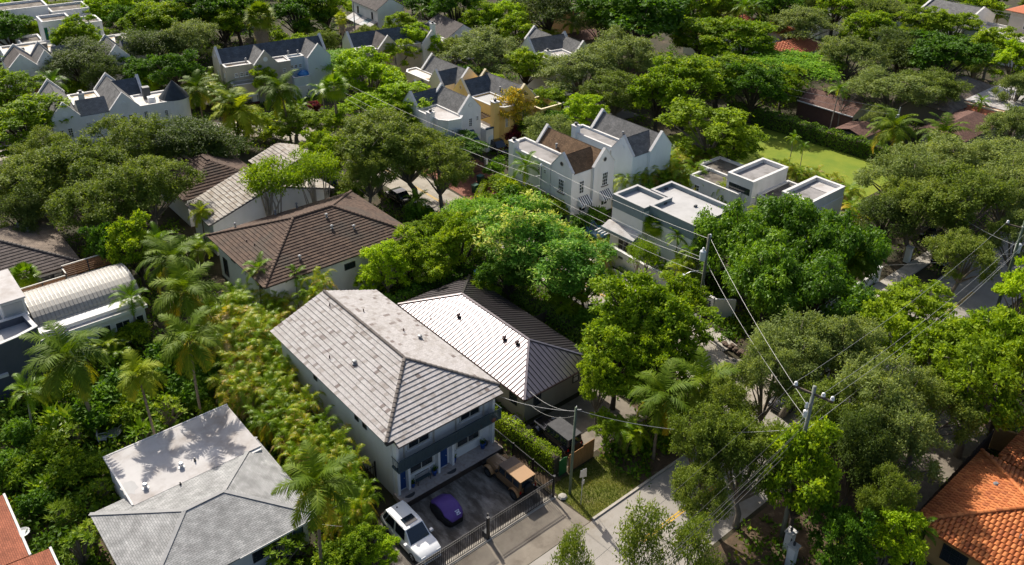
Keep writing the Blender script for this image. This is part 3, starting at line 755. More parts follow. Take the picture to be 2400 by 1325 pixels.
# ------------------------------------------------------------------ the low house with the standing-seam roof
H = thing('house', 'low tan bungalow under a shiny dark standing seam metal hip roof', 'house', (39.7, 48, 0))
MB().box(36.25, 43.1, 39.85, 56.2, 0, 3.0).build('wall', 'tan_wall', H)
def seam_panels(h, pl, w=.42):
    P = [Vector(p) for p in pl]; e = (P[1]-P[0]).normalized(); n = (P[1]-P[0]).cross(P[2]-P[0]).normalized(); u = n.cross(e)
    q = [((p-P[0]).dot(e), (p-P[0]).dot(u)) for p in P]
    def clip(poly, a, keep_right):
        out = []
        for i in range(len(poly)):
            p0, p1 = poly[i], poly[(i+1) % len(poly)]
            i0 = (p0[0] >= a) if keep_right else (p0[0] <= a); i1 = (p1[0] >= a) if keep_right else (p1[0] <= a)
            if i0: out.append(p0)
            if i0 != i1:
                t = (a-p0[0])/(p1[0]-p0[0]); out.append((a, p0[1]+(p1[1]-p0[1])*t))
        return out
    s0, s1 = min(a for a, b in q), max(a for a, b in q); k = int(round((s1-s0)/w)); w = (s1-s0)/k
    for i in range(k):
        a, b = s0+i*w, s0+(i+1)*w
        c = clip(clip(q, a, True), b-.004, False)
        if len(c) < 3: continue
        pts = [P[0]+e*x+u*y for x, y in c]
        po = MB().slab(pts, .035).build('roof_panel', 'metal_roof', h)
        ys = [y for x, y in c if abs(x-a) < .01]
        if len(ys) >= 2 and max(ys)-min(ys) > .15:
            A = P[0]+e*(a+.02)+u*min(ys)+n*.025; B = P[0]+e*(a+.02)+u*max(ys)+n*.025
            MB().beam(A, B, .035, .06, n).build('seam', 'metal_seam', po)
MP = roof_polys(35.6, 43.9, 39.15, 56.75, 3.0, 4.55, 'y', 4.25, 4.25)
for pl in MP: seam_panels(H, pl)
xm = 39.75
for a, c in (((xm, 43.4, 4.58), (xm, 52.5, 4.58)), ((35.6, 39.15, 3.03), (xm, 43.4, 4.58)), ((43.9, 39.15, 3.03), (xm, 43.4, 4.58)), ((35.6, 56.75, 3.03), (xm, 52.5, 4.58)), ((43.9, 56.75, 3.03), (xm, 52.5, 4.58))):
    MB().beam(a, c, .2, .07).build('ridge_cap', 'metal_roof', H)
for x0, x1, y0, y1 in ((35.56, 35.68, 39.1, 56.8), (43.82, 43.94, 39.1, 56.8), (35.7, 43.8, 39.1, 39.22)):
    MB().box(x0, x1, y0, y1, 2.84, 2.965).build('gutter', 'dark_metal_vent', H)
for x, y, k in ((37.9, 50.6, 1), (38.9, 43.9, 1), (38.6, 45.2, 1), (38.35, 45.0, 0), (36.3, 52.6, 0)):
    z = 3.0+(1.55/4.15)*(x-35.6)
    pipe_vent(H, (x, y, z), .1 if k else .035, .2 if k else .4, 'dark_metal_vent', bool(k))
window(H, '-y', 39.85, 37.6, 1.1, .8, 1.2, 1, 2, 'dark_frame', 'glass', .06, .04)
window(H, '-y', 39.85, 41.9, 1.3, .7, 1.1, 1, 2, 'dark_frame', 'glass_shade', .06, .04)
window(H, '-x', 36.25, 41.2, 1.1, .9, 1.2, 1, 2, 'dark_frame', 'glass', .06, .04)

# ------------------------------------------------------------------ pale shingled house at the lower left
H = thing('house', 'single storey house with pale grey shingle hips and a white flat roof in palm shade', 'house', (12, 45, 0))
MB().box(6.9, 17.1, 39.8, 48.0, 0, 2.75).build('wall', 'stucco_grey', H)
for pl in roof_polys(6.2, 17.8, 39.1, 48.6, 2.8, 3.95, 'x', 4.6, 4.4): slope(H, pl, 'shingle_pale', .1)
for a, c in (((10.8, 43.85, 3.97), (13.4, 43.85, 3.97)), ((6.2, 39.1, 2.83), (10.8, 43.85, 3.97)), ((6.2, 48.6, 2.83), (10.8, 43.85, 3.97)), ((17.8, 39.1, 2.83), (13.4, 43.85, 3.97)), ((17.8, 48.6, 2.83), (13.4, 43.85, 3.97))):
    MB().beam(a, c, .26, .035).build('ridge_cap', 'shingle_cap', H)
MB().box(8.7, 17.45, 46.9, 52.9, 0, 3.07).build('extension', 'stucco_grey', H)
f = MB().box(8.55, 17.55, 47.15, 53.0, 3.075, 3.17).build('flat_roof', 'flat_roof_white', H)
MB().box(8.5, 8.62, 47.2, 53.05, 3.0, 3.21).build('roof_edge', 'coping', f); MB().box(8.62, 17.6, 52.94, 53.05, 3.0, 3.20).build('roof_edge', 'coping', f)
for x, y, k in ((12.35, 48.6, 1), (13.3, 48.6, 0), (9.75, 48.2, 1), (11.65, 47.0, 0)):
    if k: MB().lathe((x, y, 3.16), [(.24, 0), (.24, .05), (.12, .08), (.12, .2), (.17, .24), (.17, .36), (.1, .42)], 10).build('roof_vent', 'galvanised', H)
    else: pipe_vent(H, (x, y, 3.2), .05, .28, 'iron_black', False)
MB().box(12.2, 17.0, 39.05, 39.15, 2.66, 2.8).build('gutter', 'coping', H)
window(H, '-y', 39.8, 14.0, 1.0, 1.6, 1.2, 2, 1, 'dark_frame', 'glass', .06, .04)
window(H, '-y', 39.8, 16.4, 1.0, .7, 1.2, 1, 1, 'dark_frame', 'glass_blue', .06, .04)
m = MB()
rr = random.Random(5)
pts = [(8.85+.5*math.cos(t)*rr.uniform(.7, 1.25), 48.9+.75*math.sin(t)*rr.uniform(.7, 1.2)) for t in [k*2*math.pi/16 for k in range(16)]]
m.face([(a, b_, 3.178) for a, b_ in pts]); m.build('torn_membrane', 'flat_roof_pale', f)

# ------------------------------------------------------------------ brown tiled hip house
H = thing('house', 'white house under a broad dark brown tiled hip roof in the middle of the block', 'house', (34.7, 70.8, 0))
MB().box(27.15, 42.3, 65.0, 76.6, 0, 4.5).build('wall', 'white_wall', H)
BP = roof_polys(26.35, 43.05, 64.35, 77.2, 4.6, 7.1, 'x', 6.5, 5.9)
lay_tiles(H, BP, t_brown, .34, .36, 'tile_brown', 300, 4)
A, B = (32.85, 70.78, 7.13), (37.15, 70.78, 7.13)
caps(H, [(A, B), ((26.35, 64.35, 4.64), A), ((26.35, 77.2, 4.64), A), ((43.05, 64.35, 4.64), B), ((43.05, 77.2, 4.64), B)], cap_brown, .4)
for x, y in ((35.6, 68.2), (37.6, 67.4), (35.9, 69.7), (30.9, 66.1)):
    z = 4.6+(2.5/6.43)*(y-64.35); pipe_vent(H, (x, y, z), .09, .3, 'vent_grey', True)
for x, y in ((28.6, 70.8), (28.4, 72.1)):
    z = 4.6+(2.5/6.5)*(x-26.35); pipe_vent(H, (x, y, z), .05, .25, 'dark_metal_vent', False)
for x, y in ((29.0, 76.1), (33.5, 76.3), (36.0, 76.4)): pipe_vent(H, (x, y, 5.2), .07, .35, 'vent_grey', True)
window(H, '-x', 27.15, 73.0, 3.2, .9, .55, 1, 1, 'dark_frame', 'glass'); window(H, '-x', 27.15, 75.2, .6, 1.0, 2.0, 1, 1, 'dark_frame', 'glass'); window(H, '-x', 27.15, 67.0, 3.1, .9, .6, 1, 1, 'dark_frame', 'glass')
window(H, '-y', 65.0, 35.5, 3.0, 1.2, .7, 2, 1, 'dark_frame', 'glass'); window(H, '-y', 65.0, 38.5, .8, 1.3, 1.3, 2, 1, 'dark_frame', 'glass_blue')
# ------------------------------------------------------------------ white gabled house behind it
H = thing('house', 'white walled house with a wide weathered pale tile gable behind twisted trees', 'house', (35.2, 84, 0))
m = MB(); pr = [(28.4, 0), (42.0, 0), (42.0, 4.05), (35.2, 6.25), (28.4, 4.05)]
for y in (80.7, 86.2): m.face([(a, y, b_) for a, b_ in pr])
for i in range(5):
    (a, b_), (c, d) = pr[i], pr[(i+1) % 5]; m.face([(a, 80.7, b_), (a, 86.2, b_), (c, 86.2, d), (c, 80.7, d)])
m.build('wall', 'white_wall', H)
lay_tiles(H, roof_polys(27.8, 42.6, 80.2, 86.6, 4.0, 6.4, 'y'), t_pale, .42, .45, 'tile_brown_pale', 300, 6, 'tile_dark')
MB().beam((27.8, 80.17, 3.95), (35.2, 80.17, 6.35), .06, .16).build('barge_board', 'dark_frame', H); MB().beam((42.6, 80.17, 3.95), (35.2, 80.17, 6.35), .06, .16).build('barge_board', 'dark_frame', H)
window(H, '-y', 80.7, 33.2, 1.0, .9, .9, 1, 1, 'dark_frame', 'glass'); window(H, '-y', 80.7, 39.6, 1.0, .7, .9, 1, 1, 'dark_frame', 'glass')
MB().box(38.6, 45.6, 87.2, 92.6, 0, 4.2).build('wing', 'white_wall', H)
lay_tiles(H, roof_polys(38.2, 46.0, 86.9, 93.0, 4.25, 5.6, 'y'), t_pale, .42, .45, 'tile_brown_pale', 0, 7, 'tile_dark')
H = thing('house', 'low house with dark brown tile hips half hidden under the oaks', 'house', (33, 93, 0))
MB().box(28.8, 37.4, 88.8, 97.6, 0, 3.6).build('wall', 'white_wall', H)
lay_tiles(H, roof_polys(28.2, 38.0, 88.2, 98.2, 3.7, 6.0, 'y', 4, 4), t_brown, .34, .40, 'tile_brown', 200, 8)
# ------------------------------------------------------------------ barrel vault house
H = thing('house', 'house with a pale metal barrel vault roof and a curved slate wall', 'house', (11, 73, 0))
MB().box(9.0, 17.55, 70.5, 77.5, 0, 3.9).build('wall', 'white_wall', H)
f = MB().box(8.9, 17.7, 69.95, 71.75, 3.36, 3.55).build('eave_roof', 'flat_roof_white', H); MB().box(8.9, 17.7, 69.9, 69.949, 3.3, 3.62).build('fascia', 'trim_white', f)
for k in range(26):   # vault of curved sheets with standing seams
    x0, x1 = 9.1+8.7*k/26, 9.1+8.7*(k+1)/26; m = MB(); s = MB(); N = 12; prev = None
    arc = []
    for j in range(N+1):
        t = math.pi*(.06+.88*j/N); arc.append((74.65-3.05*math.cos(t), 3.5+1.75*math.sin(t)))
    for j in range(N):
        (ya, za), (yb, zb) = arc[j], arc[j+1]
        m.face([(x0, ya, za), (x1-.01, ya, za), (x1-.01, yb, zb), (x0, yb, zb)]); s.beam((x0, ya, za+.02), (x0, yb, zb+.02), .035, .07)
    for xx in (x0, x1-.01): m.face([(xx, a, b_) for a, b_ in (arc if xx == x0 else list(reversed(arc)))])
    o = m.build('vault_sheet', 'vault_metal', H, smooth=False); s.build('seam', 'vault_seam', o)
MB().box(9.0, 17.75, 71.6, 71.78, 3.56, 3.98).build('kerb_flashing', 'vault_metal', H)
window(H, '-y', 70.5, 15.5, 1.0, 1.3, 1.5, 2, 1, 'trim_white', 'glass', each=True); window(H, '-y', 70.5, 13.9, .4, 1.2, 2.2, 2, 1, 'trim_white', 'glass', each=True); window(H, '-y', 70.5, 17.0, 1.0, .7, 1.5, 1, 1, 'trim_white', 'glass')
flat_block(H, 0, 0, 0, 0, 4.55, 'slate_wall', 'flat_roof_pale', .65, .25, 'coping', pts=[(-3, 70.0), (0, 69.2), (3, 68.75), (5.9, 68.7), (7.3, 68.95), (8.88, 69.55), (8.6, 72.3), (-3, 72.3)])
MB().box(-3, 8.95, 72.35, 78.2, 0, 5.0).build('wall', 'white_wall', H)
m = MB().box(7.1, 8.9, 72.6, 78.0, 5.0, 6.55).build('clerestory', 'stucco_grey', H); MB().box(6.95, 9.0, 72.4, 78.2, 6.552, 6.7).build('flat_roof', 'flat_roof_white', m)
MB().box(7.2, 8.7, 72.55, 72.599, 5.3, 6.3).build('pane', 'glass_shade', m)
for k in range(3): MB().box(5.2, 7.0, 72.7+1.7*k, 74.2+1.7*k, 5.0, 5.06).build('skylight', 'glass_blue', H)
MB().box(13.55, 18.2, 77.55, 79.3, 3.3, 3.5).build('flat_roof', 'flat_roof_white', H)
MB().box(5.2, 5.9, 68.45, 68.72, 2.3, 2.55).build('ledge', 'coping', H)
def screen(x0, x1, y0, y1, z0, n, label):
    s = thing('slat_screen', label, 'screen', ((x0+x1)/2, (y0+y1)/2, 0))
    L = math.hypot(x1-x0, y1-y0)
    for k in range(n):
        z = z0+.08+k*.2; MB().beam((x0, y0, z), (x1, y1, z), .03, .16).build('slat', 'slat_wood', s)
    for k in range(3):
        t = k/2; MB().box(x0+(x1-x0)*t-.05, x0+(x1-x0)*t+.05, y0+(y1-y0)*t-.09, y0+(y1-y0)*t-.03, 0, z0+n*.2+.06).build('post', 'dark_frame', s)
    MB().beam((x0, y0, z0+n*.2+.08), (x1, y1, z0+n*.2+.08), .12, .05).build('rail', 'trim_beige', s)
screen(13.4, 17.9, 79.6, 79.6, 3.45, 6, 'long screen of brown wooden slats behind the white roof strip of the vault house')
screen(9.3, 13.35, 78.35, 78.35, 3.45, 4, 'lower screen of brown wooden slats behind the left half of the barrel vault')
screen(13.4, 13.4, 78.4, 79.5, 3.45, 5, 'short return screen of brown slats joining the two long slat screens')
# ------------------------------------------------------------------ dark tiled house, far left
H = thing('house', 'low house with a dark tiled hip roof at the left edge above the slat screens', 'house', (9, 87, 0))
MB().box(2.6, 15.0, 82.2, 93.4, 0, 3.4).build('wall', 'stucco_grey', H)
P7 = roof_polys(2.0, 15.6, 81.6, 94.0, 3.5, 5.7, 'y', 6.8, 5.0)
lay_tiles(H, [P7[2]], t_dark, .36, .42, 'tile_dark', 300, 9, 'tile_dark')
for q in (0, 1, 3): slope(H, P7[q], 'shingle_tan', .1)
caps(H, [((15.6, 81.6, 3.55), (8.8, 88.4, 5.74)), ((2.0, 81.6, 3.55), (8.8, 88.4, 5.74)), ((8.8, 88.4, 5.74), (8.8, 89.0, 5.74))], cap_grey, .42)
window(H, '-y', 82.2, 12.6, 1.2, 2.6, 1.6, 3, 1, 'dark_frame', 'glass')
for x, y in ((12.4, 91), (12.9, 89.8)): MB().lathe((x, y, 3.5+.3235*(15.6-x)), [(.25, -.1), (.25, .05), (.12, .1), (.12, .25), (.2, .3), (.08, .42)], 8).build('roof_vent', 'vent_grey', H)

# ------------------------------------------------------------------ gabled townhouses
W, S2, SG, SB_ = 'white_wall', 'shingle_slate', 'shingle_grey', 'shingle_brown'
# white with the brown roof
H = thing('townhouse', 'white townhouse with brown shingle gables and striped awnings', 'house', (66.5, 67, 0))
gable_block(H, 66.5, 69.9, 62.4, 72.4, 6, 7.85, 'y', W, SB_)
gable_block(H, 63.35, 67.9, 62.75, 66.2, 6, 7.85, 'x', W, SB_, par=(True, False))
flat_block(H, 63.3, 66.6, 66.3, 73.6, 5.9, W, 'flat_roof_grey', .22, pts=[(63.3, 66.3), (66.6, 66.3), (66.6, 74.6), (64.2, 74.6), (63.3, 73.6)])
chimney(H, 63.0, 63.9, 72.6, 73.5, 6.9)
disc(H, '-x', 63.32, 64.45, 6.9, .24, 'dark_frame', 'trim_beige'); disc(H, '-y', 62.37, 68.2, 6.9, .24, 'dark_frame', 'trim_beige')
window(H, '-x', 63.32, 64.4, 3.3, .95, 1.7, 3, 4, 'trim_white', 'glass', sill='brown_frame', each=True)
window(H, '-x', 63.3, 67.2, 4.7, .5, .55, 2, 2); window(H, '-x', 63.3, 68.2, 4.7, .5, .55, 2, 2)
window(H, '-y', 62.75, 64.95, 3.3, .75, 1.65, 2, 4, 'trim_white', 'glass', each=True); window(H, '-y', 62.37, 68.4, 3.5, .95, 1.7, 3, 4, 'trim_white', 'glass', sill='brown_frame', each=True)
MB().box(66.42, 66.5, 62.3, 62.36, 0, 6.3).build('downpipe', 'transformer_grey', H)
MB().lathe((66.9, 69.2, 6.4), [(.12, 0), (.12, .45), (.18, .46), (.15, .6)], 8).build('roof_vent', 'vent_grey', H)
window(H, '-y', 62.75, 65.2, .9, 1.1, 1.3, 2, 2); window(H, '-y', 62.37, 68.5, .9, 1.1, 1.3, 2, 2)
def awning(h, x0, x1, y, z0, z1, d, a, b_, n=11):
    aw = MB().face([(x0, y, z1), (x1, y, z1), (x1, y-.02, z1-.03), (x0, y-.02, z1-.03)]).build('awning', a, h)
    for k in range(n):
        xa, xb = x0+(x1-x0)*k/n, x0+(x1-x0)*(k+1)/n
        q = MB().slab([(xa, y-d, z0), (xb, y-d, z0), (xb, y-.01, z1), (xa, y-.01, z1)], .02); q.face([(xa, y-d, z0-.22), (xb, y-d, z0-.22), (xb, y-d, z0-.005), (xa, y-d, z0-.005)])
        q.build('awning_stripe', a if k % 2 else b_, aw)
    for x in (x0, x1): MB().face([(x, y-d, z0-.2), (x, y-d, z0), (x, y, z1), (x, y, z0-.2)]).build('awning_side', b_, aw)
awning(H, 64.4, 66.1, 62.74, 2.1, 2.9, .9, 'awning_black', 'awning_white'); awning(H, 67.6, 69.3, 62.36, 2.1, 2.9, .9, 'awning_black', 'awning_white')
# pale blue behind it
H = thing('townhouse', 'pale blue townhouse with grey shingle gables behind the brown roofed one', 'house', (76, 67, 0))
gable_block(H, 75.4, 79.2, 61.6, 71.8, 6, 8, 'y', 'pale_blue_wall', SG)
gable_block(H, 72.6, 77.2, 61.95, 65.4, 6, 7.95, 'x', 'pale_blue_wall', SG, par=(True, False), roof2=S2)
flat_block(H, 0, 0, 0, 0, 5.9, 'pale_blue_wall', 'flat_roof_grey', .22, pts=[(72.8, 65.5), (75.5, 65.5), (75.5, 73.4), (73.6, 73.4), (72.8, 72.6)])
chimney(H, 72.5, 73.3, 71.6, 72.4, 7.0, 'pale_blue_wall')
disc(H, '-x', 72.57, 63.7, 6.9, .26, 'pale_blue_wall', 'pale_blue_wall'); MB().box(72.5, 72.6, 65.45, 65.55, 0, 5.9).build('downpipe', 'ac_grey', H)
MB().box(72.9, 73.3, 66.4, 70.5, 5.91, 5.95).build('gutter_leaves', 'litter', H)
MB().lathe((76.0, 66.8, 6.55), [(.12, 0), (.12, .4), (.18, .42), (.15, .55)], 8).build('roof_vent', 'vent_grey', H)
# white with the bay
H = thing('townhouse', 'white townhouse with a canted bay and navy awning beside the yellow one', 'house', (66, 89, 0))
gable_block(H, 65.25, 68.9, 86.4, 93.0, 6, 7.95, 'y', W, SG)
gable_block(H, 62.0, 66.5, 91.6, 94.8, 6, 7.7, 'x', W, S2, par=(True, False))
flat_block(H, 0, 0, 0, 0, 5.85, W, 'flat_roof_white', .14, pts=[(61.8, 86.6), (62.7, 85.4), (64.4, 85.0), (65.3, 85.7), (65.3, 91.6), (61.8, 91.6)])
chimney(H, 61.2, 62.0, 87.4, 88.3, 6.7)
disc(H, '-y', 86.37, 67.1, 7.0, .26, 'white_wall', 'coping', 'medallion')
window(H, '-y', 86.37, 67.1, 3.9, .6, 1.2, 2, 4); window(H, '-y', 86.37, 68.3, 4.5, .4, .7, 2, 3); window(H, '-y', 86.37, 65.6, 4.3, .4, .8, 2, 3)
for c in (63.15, 64.0):
    window(H, '-y', 85.0 if c > 63.5 else 85.2, c, 2.9, .62, 1.9, 3, 5, 'trim_white', 'glass_shade'); q = MB(); fbox(q, '-y', 85.0 if c > 63.5 else 85.2, c-.3, c+.3, 1.9, 2.8, .002, .06); q.build('panel', 'glass_blue', H)
MB().box(68.95, 71.0, 85.2, 88.5, 0, 3.3).build('garage', W, H); MB().box(68.9, 71.05, 85.1, 85.35, 3.302, 3.5).build('coping', 'navy_awning', H)
g = MB(); g.prism([(69.2+.75*(1-math.cos(math.pi*k/8)), 0) for k in range(9)], 0, 1)
d = MB(); pts = [(69.25, 0.02), (70.75, 0.02)]+[(70.0+.75*math.cos(math.pi*k/8), 1.9+.45*math.sin(math.pi*k/8)) for k in range(9)]
d.face([(a, 85.17, b_) for a, b_ in pts]); d.face([(a, 85.19, b_) for a, b_ in reversed(pts)])
for k in range(len(pts)): a, b_ = pts[k], pts[(k+1) % len(pts)]; d.face([(a[0], 85.17, a[1]), (a[0], 85.195, a[1]), (b_[0], 85.195, b_[1]), (b_[0], 85.17, b_[1])])
d.build('garage_door', 'pale_blue_wall', H)
for k in range(6): MB().beam((68.95, 86.4+.45*k, 4.6-.0*k), (70.7, 86.4+.45*k, 4.6), .12, .12).build('pergola_beam', 'pergola_brown', H)
aw = MB().slab([(66.1, 84.9, 2.3), (67.6, 84.9, 2.3), (67.6, 86.36, 3.4), (66.1, 86.36, 3.4)], .04).build('awning', 'navy_awning', H); MB().box(66.1, 67.6, 84.86, 84.9, 1.95, 2.28).build('valance', 'navy_awning', aw)
MB().box(66.4, 67.3, 86.28, 86.365, .05, 2.2).build('door', 'glass_blue', H)
# yellow
H = thing('townhouse', 'deep yellow townhouse with a tall chimney and grey shingle gables', 'house', (74.5, 89, 0))
gable_block(H, 74.3, 78.0, 85.6, 94.5, 6, 7.9, 'y', 'yellow_wall', SG, cop='cream_wall')
gable_block(H, 70.6, 75.5, 91.2, 94.8, 6, 7.9, 'x', 'yellow_wall', S2, par=(True, False), cop='cream_wall')
flat_block(H, 0, 0, 0, 0, 5.85, 'yellow_wall', 'flat_roof_pale', .16, pts=[(70.8, 86.0), (71.8, 84.8), (73.3, 84.6), (74.4, 85.5), (74.4, 91.2), (70.8, 91.2)])
chimney(H, 70.2, 71.1, 85.0, 85.9, 6.9, 'yellow_wall')
disc(H, '-y', 85.57, 76.15, 7.0, .25, 'ochre_wall', 'cream_wall'); disc(H, '-x', 70.57, 93, 7.0, .25, 'ochre_wall', 'cream_wall')
window(H, '-y', 84.75, 72.3, 3.1, .75, 1.5, 1, 2, 'cream_wall', 'glass_shade'); window(H, '-y', 85.57, 76.2, 3.2, .9, 1.5, 2, 4, 'cream_wall', 'glass')
flat_block(H, 78.1, 82.0, 84.2, 88.6, 3.6, 'yellow_wall', 'flat_roof_grey', .9, .2, 'cream_wall')
window(H, '-y', 84.2, 80, 1.2, 1.1, 1.4, 2, 2, 'cream_wall', 'glass')
MB().lathe((74.9, 89.5, 6.6), [(.12, 0), (.12, .4), (.18, .42), (.15, .55)], 8).build('roof_vent', 'vent_grey', H)
# cream
H = thing('townhouse', 'cream townhouse with a blotched flat roof end, farthest of the yellow pair', 'house', (73, 101, 0))
gable_block(H, 72.6, 76.5, 96.2, 105.6, 6, 7.95, 'y', 'cream_wall', SG)
gable_block(H, 70.35, 74.6, 97.3, 100.3, 6, 7.8, 'x', 'cream_wall', S2, par=(True, False))
flat_block(H, 0, 0, 0, 0, 5.85, 'cream_wall', 'flat_roof_blotched', .14, pts=[(70.2, 100.4), (72.7, 100.4), (72.7, 107.2), (71.0, 107.2), (70.2, 106.2)])
gable_block(H, 68.6, 70.3, 100.6, 103.2, 4.6, 5.9, 'x', 'cream_wall', SG, par=(True, False), rise=.25)
window(H, '-y', 97.3, 71.5, 4.2, .7, 1.0, 3, 3, 'trim_beige', 'glass_shade'); disc(H, '-x', 68.57, 101.9, 4.9, .2, 'dark_frame', 'cream_wall')
# beige and blue terrace
H = thing('townhouse', 'long beige and pale blue townhouse row with a slate shingle ridge', 'house', (57, 124, 0), -8)
BG, PB = 'beige_wall', 'pale_blue_wall'
gable_block(H, 49.1, 57.6, 125.0, 129.2, 6, 8, 'x', BG, S2, par=(True, False)); gable_block(H, 57.6, 66.2, 125.0, 129.2, 6, 8, 'x', PB, S2, par=(False, True))
gable_block(H, 53.4, 57.0, 121.7, 127.2, 6, 7.95, 'y', BG, SG, par=(True, False)); gable_block(H, 61.85, 65.6, 121.45, 127.2, 6, 7.95, 'y', PB, SG, par=(True, False))
flat_block(H, 49.4, 53.4, 123.2, 125.1, 5.9, BG, 'flat_roof_blotched', .2); flat_block(H, 57.0, 59.2, 122.0, 125.0, 5.9, BG, 'flat_roof_white', .2); flat_block(H, 59.2, 61.9, 123.5, 125.05, 5.9, PB, 'flat_roof_pale', .2)
flat_block(H, 49.8, 53.4, 121.2, 123.2, 2.9, BG, 'flat_roof_pale', .8); flat_block(H, 59.2, 61.85, 121.0, 123.5, 2.7, PB, 'flat_roof_pale', .8)
disc(H, '-y', 121.67, 55.2, 7.0, .3, 'trim_white', 'trim_white'); disc(H, '-x', 49.07, 127.1, 7.0, .25)
for c in (50.9, 51.7, 52.5): window(H, '-y', 123.2, c, 4.4, .5, .6, 2, 2, sill='trim_white')
window(H, '-y', 121.67, 55.3, 3.3, 1.3, 1.5, 4, 4, 'trim_white', 'glass'); window(H, '-y', 122.0, 58.1, 4.4, .5, .6, 2, 2)
for c in (59.8, 60.5, 61.2): window(H, '-y', 123.5, c, 4.3, .5, .6, 2, 2, sill='trim_white')
window(H, '-x', 49.1, 126.5, 3.4, .8, 1.4, 2, 4); window(H, '-x', 49.4, 124.2, 4.2, .4, .7, 1, 2)
for x, y, z in ((53.0, 124.6, 6.1), (59.8, 124.6, 6.3), (61.4, 124.7, 6.2)): MB().lathe((x, y, z), [(.12, 0), (.12, .35), (.22, .4), (.2, .6), (.08, .7)], 8).build('roof_vent', 'vent_grey', H)
MB().box(52.4, 53.3, 121.1, 121.19, .1, 2.2).build('garage_door', 'trim_white', H); MB().box(59.6, 61.6, 120.9, 120.99, .1, 2.1).build('garage_door', 'trim_white', H)
# white with cone turret
H = thing('townhouse', 'white townhouse with dark slate gables and a conical turret at the upper left', 'house', (28, 115.5, 0), -6)
gable_block(H, 22.5, 25.9, 115.5, 127.0, 6, 7.9, 'y', W, SG); gable_block(H, 29.5, 33.2, 115.3, 125.5, 6, 8.0, 'y', W, SG)
gable_block(H, 25.9, 29.5, 115.6, 119.6, 6, 7.6, 'x', W, S2, par=(False, False)); flat_block(H, 25.9, 29.5, 119.6, 124.4, 6.2, W, 'flat_roof_blotched', .15)
gable_block(H, 31.4, 35.0, 120.6, 124.6, 6, 7.9, 'x', W, S2, par=(False, True))
flat_block(H, 33.2, 38.2, 115.5, 120.6, 5.9, W, 'flat_roof_blotched', .15)
MB().lathe((38.2, 117.0, 0), [(1.85, 0), (1.85, 6.0), (2.0, 6.02), (2.0, 6.15)], 20).build('turret', W, H); MB().lathe((38.2, 117.0, 0), [(2.05, 6.17), (.03, 8.5)], 20).build('turret_roof', S2, H)
disc(H, '-y', 115.47, 24.2, 6.7, .3); disc(H, '-y', 115.27, 31.35, 6.8, .26, 'white_wall', 'white_wall')
window(H, '-y', 115.47, 24.4, 3.5, .6, 1.3, 2, 4); window(H, '-y', 115.47, 23.4, 3.4, .6, 1.3, 2, 4)
for c in (26.7, 27.6, 28.5): window(H, '-y', 115.6, c, 3.9, .62, 1.2, 2, 4, 'trim_white', 'glass_shade')
for c in (30.9, 31.9): window(H, '-y', 115.27, c, 3.8, .6, 1.5, 2, 4, sill=None)
window(H, '-y', 115.5, 33.9, 4.2, .55, 1.1, 2, 4); window(H, '-y', 115.5, 36.5, 4.0, .5, 1.0, 2, 4)
chimney(H, 26.9, 27.6, 121.2, 121.9, 7.2, 'blue_grey_band', 6.2)
MB().box(34.6, 35.5, 118.6, 119.5, 5.95, 7.5).build('roof_cooler', 'ac_dark', H); MB().box(34.7, 35.6, 116.4, 117.3, 5.95, 6.7).build('roof_unit', 'plastic_white', H)
# upper left pair
H = thing('townhouse', 'grey green townhouse with brick panels under its windows, upper left', 'house', (26, 143, 0), -5)
gable_block(H, 23.6, 27.6, 141.8, 148.6, 6, 7.9, 'y', 'stucco_grey', 'shingle_dark'); gable_block(H, 27.6, 30.4, 142.6, 148.6, 6, 7.8, 'y', 'stucco_grey', SG)
flat_block(H, 24.2, 31.8, 148.6, 156, 6, 'stucco_grey', 'flat_roof_blotched', .2); gable_block(H, 30.4, 35, 144.5, 148.4, 6, 7.6, 'x', 'stucco_grey', S2, par=(False, False))
disc(H, '-y', 141.77, 25.6, 6.7, .3, 'stucco_grey', 'stucco_grey')
for c in (24.6, 25.6, 26.6):
    window(H, '-y', 141.77, c, 3.2, .65, 1.7, 2, 4); q = MB(); fbox(q, '-y', 141.77, c-.3, c+.3, 2.0, 2.9, .002, .05); q.build('brick_panel', 'paver_red', H)
for x, y in ((26.2, 149.5), (29.6, 150.5)): MB().box(x, x+.9, y, y+.9, 6.02, 7.2).build('roof_cooler', 'ac_dark', H)
H = thing('townhouse', 'pale townhouse gable with two dark windows between oaks, upper left', 'house', (38.5, 142, 0), -5)
gable_block(H, 36.8, 40.3, 138.6, 146, 6, 7.9, 'y', 'stucco_grey', SG); flat_block(H, 36.8, 43.2, 146.0, 153, 6, 'stucco_grey', 'flat_roof_blotched', .2); gable_block(H, 40.3, 44, 142, 146, 6, 7.7, 'x', 'stucco_grey', S2, par=(False, True))
for c in (38.1, 39.1): window(H, '-y', 138.57, c, 3.6, .65, 1.6, 2, 4)
for x, y in ((38.6, 147.4), (40.5, 148)): MB().box(x, x+.9, y, y+.9, 6.02, 7.2).build('roof_cooler', 'ac_dark', H)
H = thing('house', 'modern white flat roofed block with green glass, upper left', 'house', (37, 157, 0), -4)
flat_block(H, 32.5, 37, 156.6, 161.2, 8.6, W, 'flat_roof_stained', .35); flat_block(H, 37.05, 41.4, 155.2, 160, 7.9, W, 'flat_roof_stained', .35); flat_block(H, 29, 32.45, 159, 164, 5, W, 'flat_roof_stained', .3)
for z0, z1 in ((3, 8.0),): q = MB(); fbox(q, '-y', 156.6, 32.6, 33.1, z0, z1, .002, .05); q.build('window', 'glass_green', H)
